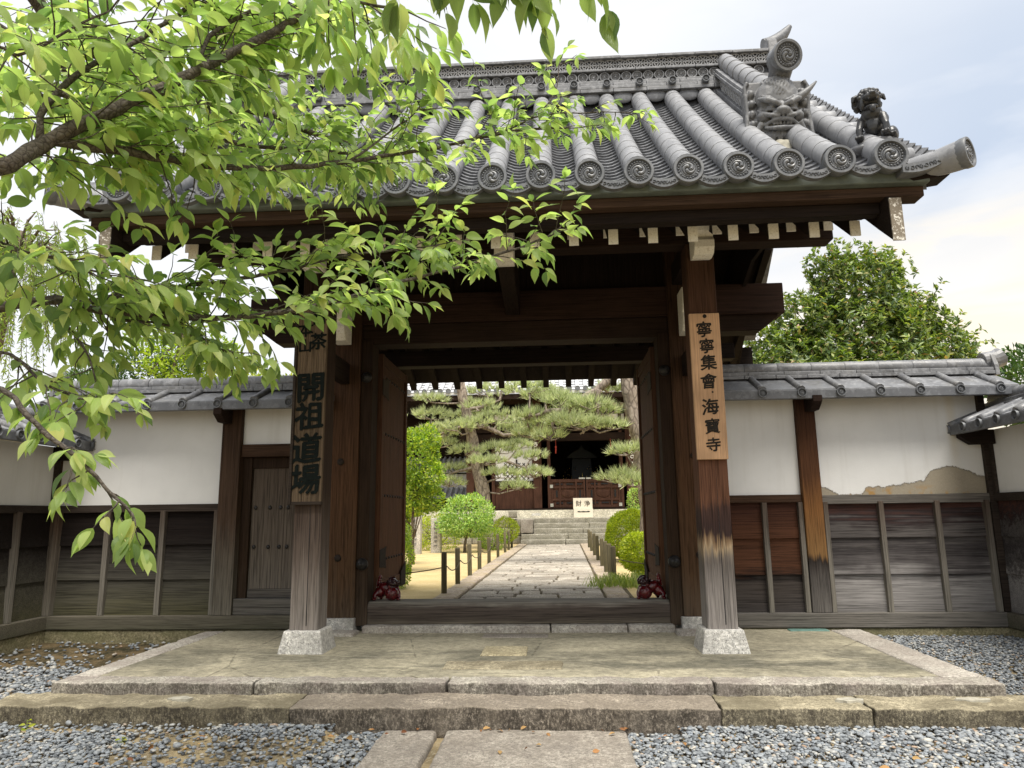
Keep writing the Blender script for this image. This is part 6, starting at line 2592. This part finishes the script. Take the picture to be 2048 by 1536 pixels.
# ------------------------------------------------------------------ the cherry tree reaching in from the left
ch = thing('cherry_tree', 'cherry tree branches with fresh green leaves hanging in front of the gate from the left', 'tree', (-2.75, 1.7, 0))
mb = MB()
tr = [(-2.75, 1.7, -.05), (-2.72, 1.72, .5), (-2.68, 1.78, 1.3), (-2.62, 1.85, 1.9), (-2.5, 1.9, 2.5), (-2.6, 2.1, 3.2), (-2.75, 2.6, 3.9), (-2.8, 3.1, 4.4)]
mb.tube(tr, [.20, .165, .15, .14, .12, .09, .07, .05], 16)
part('trunk', mb, M['cherry_bark'], ch, smooth=True)
BRANCHES = [
('limb_main', 0.03, 0.014, [(-2.5,1.9,2.45),(-1.81,2.0,2.6),(-1.75,2.15,2.77),(-1.65,2.25,2.92),(-1.52,2.35,3.08),(-1.35,2.5,3.3),(-1.2,2.6,3.48),(-1.03,2.7,3.67),(-0.91,2.8,3.84)]),
('limb_mid', 0.019, 0.006, [(-1.74,2.17,2.8),(-1.67,2.3,2.84),(-1.59,2.4,2.87),(-1.49,2.55,2.91),(-1.38,2.7,2.96),(-1.21,2.9,3.05),(-1.0,3.1,3.17),(-0.82,3.25,3.28),(-0.51,3.4,3.41),(-0.23,3.55,3.56),(0.1,3.65,3.62)]),
('up1', 0.013, 0.008, [(-1.76,2.15,2.78),(-1.78,2.2,2.95),(-1.76,2.3,3.14),(-1.67,2.4,3.31),(-1.56,2.5,3.5),(-1.45,2.6,3.7)]),
('up2', 0.01, 0.007, [(-1.4,2.5,3.28),(-1.39,2.55,3.46),(-1.29,2.65,3.65),(-1.16,2.7,3.77)]),
('low', 0.021, 0.005, [(-2.6,1.9,2.1),(-2.11,2.4,2.27),(-1.96,2.45,2.3),(-1.86,2.5,2.33),(-1.79,2.55,2.31),(-1.64,2.7,2.32),(-1.48,2.8,2.33),(-1.35,2.9,2.36),(-1.15,3.0,2.41),(-0.98,3.1,2.49),(-0.74,3.3,2.63),(-0.44,3.45,2.76),(-0.16,3.6,2.91),(0.03,3.7,3.03)]),
('low2', 0.013, 0.004, [(-1.83,2.52,2.33),(-1.77,2.6,2.36),(-1.69,2.7,2.43),(-1.58,2.8,2.47),(-1.43,2.9,2.53),(-1.25,3.05,2.61),(-1.02,3.2,2.73),(-0.76,3.35,2.82),(-0.57,3.45,2.88)]),
('back', 0.045, 0.012, [(-2.8,3.1,4.4),(-2.71,3.3,4.2),(-2.57,3.4,4.09),(-2.33,3.6,4.03),(-2.04,3.8,3.95),(-1.78,4.0,4.02),(-1.52,4.1,3.93),(-1.32,4.3,3.96)]),
('back2', 0.025, 0.008, [(-2.75,2.6,3.9),(-2.6,3.1,3.85),(-2.35,3.5,3.78),(-2.05,3.8,3.76),(-1.75,4.0,3.78),(-1.45,4.2,3.85),(-1.15,4.4,3.9)]),
('back3', 0.02, 0.007, [(-2.6,2.1,3.2),(-2.3,2.6,3.35),(-2.0,3.0,3.45),(-1.75,3.3,3.75),(-1.5,3.5,4.1)]),
('hang', 0.01, 0.004, [(-2.6,1.88,2.0),(-1.76,2.0,1.92),(-1.56,2.0,1.8),(-1.47,2.0,1.73),(-1.37,2.0,1.66),(-1.3,2.0,1.58),(-1.23,2.0,1.53)]),
('hang2', 0.006, 0.003, [(-1.9,2.5,2.35),(-1.81,2.45,2.22),(-1.69,2.4,2.11),(-1.65,2.4,2.03)]),
('hang3', 0.006, 0.003, [(-1.75,2.65,2.29),(-1.49,2.75,2.27),(-1.41,2.8,2.21),(-1.32,2.85,2.17)]),
('top_r', 0.006, 0.003, [(-0.95,3.1,3.18),(-0.76,3.3,3.47),(-0.66,3.35,3.6),(-0.66,3.4,3.75)]),
('top_r2', 0.007, 0.002, [(-0.39,3.5,3.49),(-0.26,3.55,3.55),(-0.1,3.6,3.66),(0.04,3.65,3.82),(0.08,3.7,4.08)]),
('top_r3', 0.005, 0.002, [(-0.1,3.6,3.66),(0.1,3.65,3.71),(0.3,3.7,3.73),(0.5,3.75,3.76)]),
('over', 0.012, 0.005, [(-2.6,1.8,3.0),(-1.6,1.5,3.2),(-0.66,1.5,2.98),(-0.4,1.5,2.93),(-0.23,1.5,2.86),(-0.06,1.5,2.83),(0.07,1.5,2.81)]),
('over2', 0.009, 0.004, [(-1.5,1.6,3.2),(-0.92,1.9,3.19),(-0.75,1.95,3.2),(-0.6,2.0,3.14),(-0.48,2.05,3.14)]),
('left1', 0.007, 0.003, [(-2.55,1.9,2.4),(-2.0,2.2,2.46),(-1.81,2.2,2.41),(-1.71,2.25,2.39),(-1.63,2.3,2.37)]),
('left2', 0.007, 0.003, [(-2.5,1.9,2.6),(-1.81,1.9,2.96),(-1.69,1.95,2.97),(-1.57,2.0,3.09),(-1.47,2.05,3.2)]),
('left3', 0.007, 0.003, [(-2.6,1.9,2.2),(-2.04,2.3,2.11),(-1.87,2.3,2.05),(-1.77,2.3,1.98),(-1.64,2.3,1.92),(-1.56,2.3,1.9)]),
]
# twigs per branch: (name, number, length range, start fraction, leaf size, upward lean, sideways spread)
SPROUT = {
 'limb_main': (54, .25, .60, .16, .092, .35), 'limb_mid': (80, .16, .40, .05, .090, .38), 'up1': (40, .22, .5, .1, .092, .15),
 'up2': (28, .2, .45, .1, .088, .15), 'low': (72, .14, .34, .20, .090, .06), 'low2': (62, .14, .32, .05, .090, .10),
 'back': (88, .25, .65, .05, .092, -.05), 'hang': (9, .08, .18, .42, .078, -.2), 'hang2': (7, .08, .18, .2, .076, -.4), 'hang3': (14, .08, .20, .25, .078, -.4),
 'top_r': (14, .1, .28, .1, .080, .3), 'top_r2': (12, .08, .2, .1, .070, .3), 'top_r3': (8, .06, .16, .2, .072, .1),
 'over': (20, .08, .17, .34, .090, -1.5), 'over2': (14, .12, .28, .3, .095, -.7), 'left1': (20, .15, .34, .2, .085, -.05),
 'left2': (16, .2, .45, .2, .092, .1), 'left3': (15, .10, .24, .3, .080, -.1), 'back2': (60, .2, .5, .05, .092, .0), 'back3': (32, .2, .5, .05, .09, .1),
}
BACKW = {'limb_main': .9, 'limb_mid': .35, 'up1': .7, 'up2': .4}
r_ = random.Random(12)
LT = [(-.22, .012), (-.02, .014), (0, .03), (.10, .28), (.25, .44), (.42, .5), (.58, .46), (.72, .34), (.85, .17), (.93, .07), (1.0, .004)]
CR = (-1, -.5, 0, .5, 1)
tv = np.array([[t, w * c * .47, .17 * abs(c) * w] for t, w in LT for c in CR])
tuv = np.array([[max(t, 0), .5 + .5 * c] for t, w in LT for c in CR])
tf = np.array([[i * 5 + j, i * 5 + j + 1, (i + 1) * 5 + j + 1, (i + 1) * 5 + j] for i in range(len(LT) - 1) for j in range(4)])
LVS = []      # (base, dir, size)


def smooth_path(P, n=4, wob=.01):
    P = [Vector(p) for p in P]
    out = []
    for i in range(len(P) - 1):
        p0, p1, p2, p3 = P[max(0, i - 1)], P[i], P[i + 1], P[min(len(P) - 1, i + 2)]
        for k in range(n):
            t = k / n
            q = .5 * ((2 * p1) + (p2 - p0) * t + (2 * p0 - 5 * p1 + 4 * p2 - p3) * t * t + (3 * p1 - p0 - 3 * p2 + p3) * t ** 3)
            out.append(q + mnoise.noise_vector(q * 9) * wob)
    out.append(P[-1])
    return out


def leaf_on(p, d, size):
    LVS.append((p, d, size))


tw = MB()


def twig(p, d, ln, size, r0=.0032):
    pts = [p]
    q = p.copy()
    n = 5
    for k in range(n):
        d = (d + Vector((r_.gauss(0, .16), r_.gauss(0, .16), r_.gauss(0, .12) - .03))).normalized()
        q = q + d * (ln / n)
        pts.append(q.copy())
    tw.tube(pts, [r0 * (1 - .6 * i / n) for i in range(n + 1)], 5)
    s = .25
    sd = 1
    while s < 1.0:
        k = min(n - 1, int(s * n))
        b = pts[k].lerp(pts[k + 1], s * n - k)
        t = (pts[k + 1] - pts[k]).normalized()
        side = t.cross(Vector((0, 0, 1)))
        side = side.normalized() if side.length > .05 else Vector((1, 0, 0))
        leaf_on(b, (side * sd * r_.uniform(.5, 1.0) + t * r_.uniform(.3, .9) + Vector((0, r_.gauss(0, .25), r_.uniform(-.75, .15)))).normalized(), size * r_.uniform(.68, 1.15))
        sd = -sd
        s += r_.uniform(.026, .046) / ln
    t = (pts[-1] - pts[-2]).normalized()
    for i in range(3):
        leaf_on(pts[-1], (t + Vector((r_.gauss(0, .5), r_.gauss(0, .5), r_.uniform(-.7, .25)))).normalized(), size * r_.uniform(.6, 1.05))


for nm, ra, rb, pts in BRANCHES:
    P = smooth_path(pts, 4, .012)
    n = len(P)
    mb = MB()
    mb.tube(P, [(ra + (rb - ra) * i / (n - 1)) * (1 + .10 * math.sin(i * 1.9)) for i in range(n)], 10)
    tw = mb
    cnt, l0, l1, s0, size, lean = SPROUT[nm]
    for i in range(cnt):
        f = s0 + (1 - s0) * (i + r_.random()) / cnt
        k = min(n - 2, int(f * (n - 1)))
        p = P[k].lerp(P[k + 1], f * (n - 1) - k)
        t = (P[k + 1] - P[k]).normalized()
        o_ = Vector((r_.gauss(0, 1), r_.gauss(0, .8) + BACKW.get(nm, 0), r_.gauss(0, .38) + lean * 1.2))
        o_ = (o_ - t * o_.dot(t) * .6)
        d = (o_.normalized() * .9 + t * r_.uniform(.2, 1.0)).normalized()
        twig(p, d, r_.uniform(l0, l1), size)
    twig(P[-1], (P[-1] - P[-2]).normalized(), l1 * .6, size)
    part('branch', tw, M['cherry_bark'], ch, smooth=True)


def build_leaves(LV, name, mat, parent):
    n = len(LV)
    Bp = np.array([l[0][:] for l in LV])
    D = unit(np.array([l[1][:] for l in LV]))
    Sz = np.array([l[2] for l in LV])
    D[:, 2] -= .16
    D = unit(D)
    UPv = np.array([0, 0, 1.0]) + rng.normal(0, .42, (n, 3)) + np.array([0, -.35, 0])
    S = unit(np.cross(UPv, D))
    N = np.cross(D, S)
    droop = rng.uniform(.05, .50, n)
    curl = rng.uniform(.2, 1.9, n)
    wd = rng.uniform(.88, 1.15, n)
    t = tv[None, :, 0]
    w = tv[None, :, 1] * wd[:, None]
    h = tv[None, :, 2] * curl[:, None] - droop[:, None] * np.clip(t, 0, 1) ** 2 - .05 * np.sin(t * 9) * np.abs(tv[None, :, 1])
    V = Bp[:, None] + Sz[:, None, None] * (t[..., None] * D[:, None] + w[..., None] * S[:, None] + h[..., None] * N[:, None])
    F = tf[None] + (np.arange(n) * len(tv))[:, None, None]
    UV = np.repeat(tuv[None], n, 0)
    # shift so the stalk foot sits on the twig
    V = V + (D * (Sz * .2)[:, None])[:, None]
    return np_mesh(name, V.reshape(-1, 3), F.reshape(-1, 4), mat, UV.reshape(-1, 2), True, parent)


build_leaves(LVS, 'foliage', M['cherry_leaf'], ch)
print('cherry leaves', len(LVS))

# ------------------------------------------------------------------ guardian lions on the roof corners


def roof_lion(label, loc, turn, mirror=1):
    t = thing('lion_statue', label, 'statue', (0, 0, 0), 'guardian lions on the roof corners')
    m = mirror
    b = MB()
    b.ell((.02 * m, .03, .075), (.15, .17, .055), 14, 8)
    b.ell((-.10 * m, -.06, .05), (.09, .09, .04), 10, 6)
    b.ell((.13 * m, .10, .05), (.08, .10, .04), 10, 6)
    fuse(b, .009, M['tile'], 'rock_base', t, 2)
    g = MB()
    R = Matrix.Rotation
    g.ell((.03 * m, .09, .20), (.095, .105, .10), 14, 10)                       # haunches
    g.ell((.0, .005, .275), (.072, .075, .115), 14, 10, R(-.35, 4, 'X'))            # chest
    g.ell((.0, -.035, .335), (.075, .07, .07), 12, 8)
    for sx, dz in ((-1, 0), (1, .0)):
        g.tube([(sx * .070, -.035, .30), (sx * .092, -.085, .20), (sx * .088, -.090, .13)], [.034, .024, .021], 10)   # forelegs
        g.ell((sx * .088, -.110, .122), (.032, .045, .024), 10, 6)
        for q in (-.02, 0, .02):
            g.ell((sx * .088 + q, -.146, .118), (.012, .018, .016), 6, 5)
        g.ell((sx * .095 + .02 * m, .045, .165), (.045, .08, .065), 12, 8, R(.3, 4, 'X'))      # thighs
        g.ell((sx * .105 + .02 * m, -.035, .117), (.036, .06, .026), 10, 6)
        for q in (-.02, 0, .02):
            g.ell((sx * .105 + .02 * m + q, -.085, .114), (.011, .018, .015), 6, 5)
    # tail plume
    for i in range(5):
        g.ell((.04 * m, .20 - .010 * i, .17 + .05 * i), (.055 - .005 * abs(i - 2), .032, .045), 8, 6)
    for sx in (-1, 1):
        for i in range(3):
            g.ell((sx * .09, .03 + .02 * i, .30 - .05 * i), (.018, .03, .035), 8, 6)
    for i in range(14):
        a = i * 2.4
        g.ell((.070 * math.cos(a), .01 + .05 * abs(math.sin(a)), .30 + .012 * (i % 5)), (.020, .020, .024), 8, 5)
    fuse(g, .0052, M['tile_black'], 'body', t, 0)
    h = MB()
    hm = Matrix.Translation((-.012 * m, -.055, .425)) @ R(.42 * m, 4, 'Z') @ R(.08, 4, 'X')
    s = len(h.v)
    h.ell((0, .005, .012), (.085, .085, .075), 16, 10)
    h.ell((0, -.075, .005), (.060, .045, .030), 14, 8)        # upper muzzle
    h.ell((0, -.112, .020), (.026, .018, .016), 8, 6)         # nose
    h.ell((0, -.060, -.070), (.050, .045, .018), 12, 6)       # lower jaw
    h.ell((0, -.090, -.088), (.022, .02, .03), 8, 6)          # chin tuft
    for sx in (-1, 1):
        h.ell((sx * .058, -.035, -.03), (.020, .03, .05), 8, 6)   # jaw hinge
        h.ell((sx * .034, -.078, .048), (.026, .018, .016), 8, 6)  # brow
        h.ell((sx * .034, -.086, .034), (.013, .012, .012), 8, 6)  # eye
        h.tube([(sx * .075, .0, .045), (sx * .105, .0, .035), (sx * .118, -.01, .0)], [.022, .020, .008], 8)  # ear
        for q in (-.028, .028):
            h.ell((sx * abs(q), -.105, -.020), (.006, .006, .013), 6, 4)
    rr_ = random.Random(4)
    for i in range(46):       # curls of the mane
        a = rr_.uniform(0, 6.28)
        e = rr_.uniform(-.9, 1.25)
        v = Vector((.090 * math.cos(e) * math.cos(a), .020 + .085 * math.cos(e) * abs(math.sin(a)) + (.0 if e < .7 else -.03), .012 + .080 * math.sin(e)))
        h.ell(v * 1.06, (.020, .020, .020), 8, 5)
    for i in range(9):
        a = math.pi * (i / 8)
        h.ell((.072 * math.cos(a), -.035 + .0 * i, .062 * math.sin(a) + .018), (.018, .018, .018), 8, 5)
    h.xf(hm, s)
    fuse(h, .0048, M['tile_black'], 'head', t, 0)
    t.location = loc
    t.rotation_euler = (0, 0, turn)
    t.scale = (1.1, 1.1, 1.12)
    return t


lz = A(5.66) - .0
roof_lion('dark clay lion statue with curly mane seated on the right roof corner', (X0 + SP * 8 + .05, 5.66, lz - .035), -.55, 1)
roof_lion('dark clay lion statue on the left roof corner, mostly hidden by leaves', (X0 - SP * 8 - .05, 5.66, lz - .035), .55, -1)

# ------------------------------------------------------------------ small red lacquered lions on the threshold


def ball_lion(label, x, m):
    t = thing('lion_figurine', label, 'figurine', (0, 0, 0), 'red lacquered lions on the gate threshold')
    bl = MB()
    bl.ell((.055 * m, -.05, .075), (.078, .078, .076), 24, 16)
    for k in range(5):
        a = k * 1.256
        pts = [(.055 * m + .05 * math.cos(a) + .022 * math.cos(a + q * .7) * (1 - q / 9), -.05 - .058 - .004 * q % 2, .075 + .04 * math.sin(a) + .022 * math.sin(a + q * .7) * (1 - q / 9)) for q in range(7)]
        bl.tube(pts, .004, 5)
    part('ball', bl, M['lacquer'], t, smooth=True)
    g = MB()
    R = Matrix.Rotation
    g.ell((-.03 * m, .05, .125), (.10, .075, .065), 14, 10, R(.35 * m, 4, 'Y'))
    g.ell((-.10 * m, .05, .085), (.065, .07, .065), 12, 8)
    g.tube([(.03 * m, .0, .14), (.03 * m, -.05, .155), (.035 * m, -.09, .145)], [.03, .026, .022], 8)
    g.tube([(.085 * m, .03, .13), (.12 * m, .0, .07), (.125 * m, -.02, .015)], [.03, .025, .022], 8)
    g.tube([(-.12 * m, .02, .09), (-.15 * m, -.02, .05), (-.145 * m, -.03, .015)], [.036, .028, .024], 8)
    g.ell((-.148 * m, -.045, .014), (.028, .04, .016), 8, 6)
    g.ell((.125 * m, -.04, .014), (.026, .036, .016), 8, 6)
    g.tube([(-.06 * m, .10, .08), (-.10 * m, .11, .03), (-.10 * m, .08, .012)], [.034, .026, .02], 8)
    for i in range(5):
        g.ell((-.135 * m + .006 * m * i, .07, .13 + .028 * i), (.030 - .004 * abs(i - 2), .026, .026), 8, 6)
    fuse(g, .0055, M['lacquer'], 'body', t, 1)
    h = MB()
    hx = .055 * m
    h.ell((hx, -.02, .185), (.062, .06, .055), 14, 10)
    h.ell((hx, -.075, .180), (.046, .034, .024), 12, 8)
    h.ell((hx, -.065, .145), (.038, .03, .012), 10, 6)
    h.ell((hx, -.105, .190), (.018, .012, .011), 8, 5)
    for sx in (-1, 1):
        h.ell((hx + sx * .024, -.072, .212), (.018, .014, .011), 8, 5)
        h.ell((hx + sx * .066, -.01, .195), (.014, .02, .022), 8, 5)
    q_ = random.Random(2)
    for i in range(30):
        a = q_.uniform(0, math.pi)
        e = q_.uniform(-.6, 1.2)
        h.ell((hx + .064 * math.cos(e) * math.cos(a), -.01 + .06 * math.cos(e) * math.sin(a), .185 + .058 * math.sin(e)), (.016, .016, .016), 6, 5)
    fuse(h, .0045, M['lacquer_dark'], 'head', t, 1)
    t.location = (x, 8.20, .576)
    return t


ball_lion('dark red lacquered lion with a ball on the left end of the threshold', X0 - 1.46, 1)
ball_lion('dark red lacquered lion with a ball on the right end of the threshold', X0 + 1.46, -1)

# ------------------------------------------------------------------ litter on the ground
r_ = random.Random(77)
LV = []
for i in range(170):
    k = r_.random()
    if k < .45:
        x, y = r_.uniform(-4.2, 3.6), 5.22 - abs(r_.gauss(0, .10))
        z = .03
    elif k < .8:
        x, y, z = r_.uniform(-4.2, 3.6), r_.uniform(3.9, 5.15), .036
    else:
        x, y, z = r_.choice((r_.uniform(-5.8, -4.1), r_.uniform(3.3, 5.0))), r_.uniform(5.6, 8.0), .034
    if -1.47 < x < .47 and y < 5.25:
        z = .055
    a = r_.uniform(0, 6.28)
    LV.append((Vector((x, y, z)), Vector((math.cos(a), math.sin(a), .3 + r_.uniform(-.1, .2))), r_.uniform(.028, .06)))
o = build_leaves(LV, 'fallen_leaves', M['dry_leaf'], None)
o['kind'] = 'stuff'
for i, (x, y, h, lb) in enumerate(((-4.02, 5.12, .10, 'small green weed sprouting from gravel at the lower left corner'), (-3.74, 5.10, .13, 'taller light green weed with stacked leaves beside the left end of the step'), (-2.95, 4.95, .06, 'tiny three-leaved weed in the gravel before the step'))):
    t = thing('weed', lb, 'weed', (x, y, 0), 'weeds in the gravel')
    mb = MB()
    mb.tube([(x, y, -.01), (x + .005, y, h * .5), (x, y, h)], .003, 5)
    part('stem', mb, M['grass'], t)
    lv = []
    for k in range(7):
        a = k * 2.4
        lv.append((Vector((x, y, h * (.35 + .65 * k / 7))), Vector((math.cos(a), math.sin(a), .35)), .05))
    build_leaves(lv, 'foliage', M['yellow_leaf'], t)
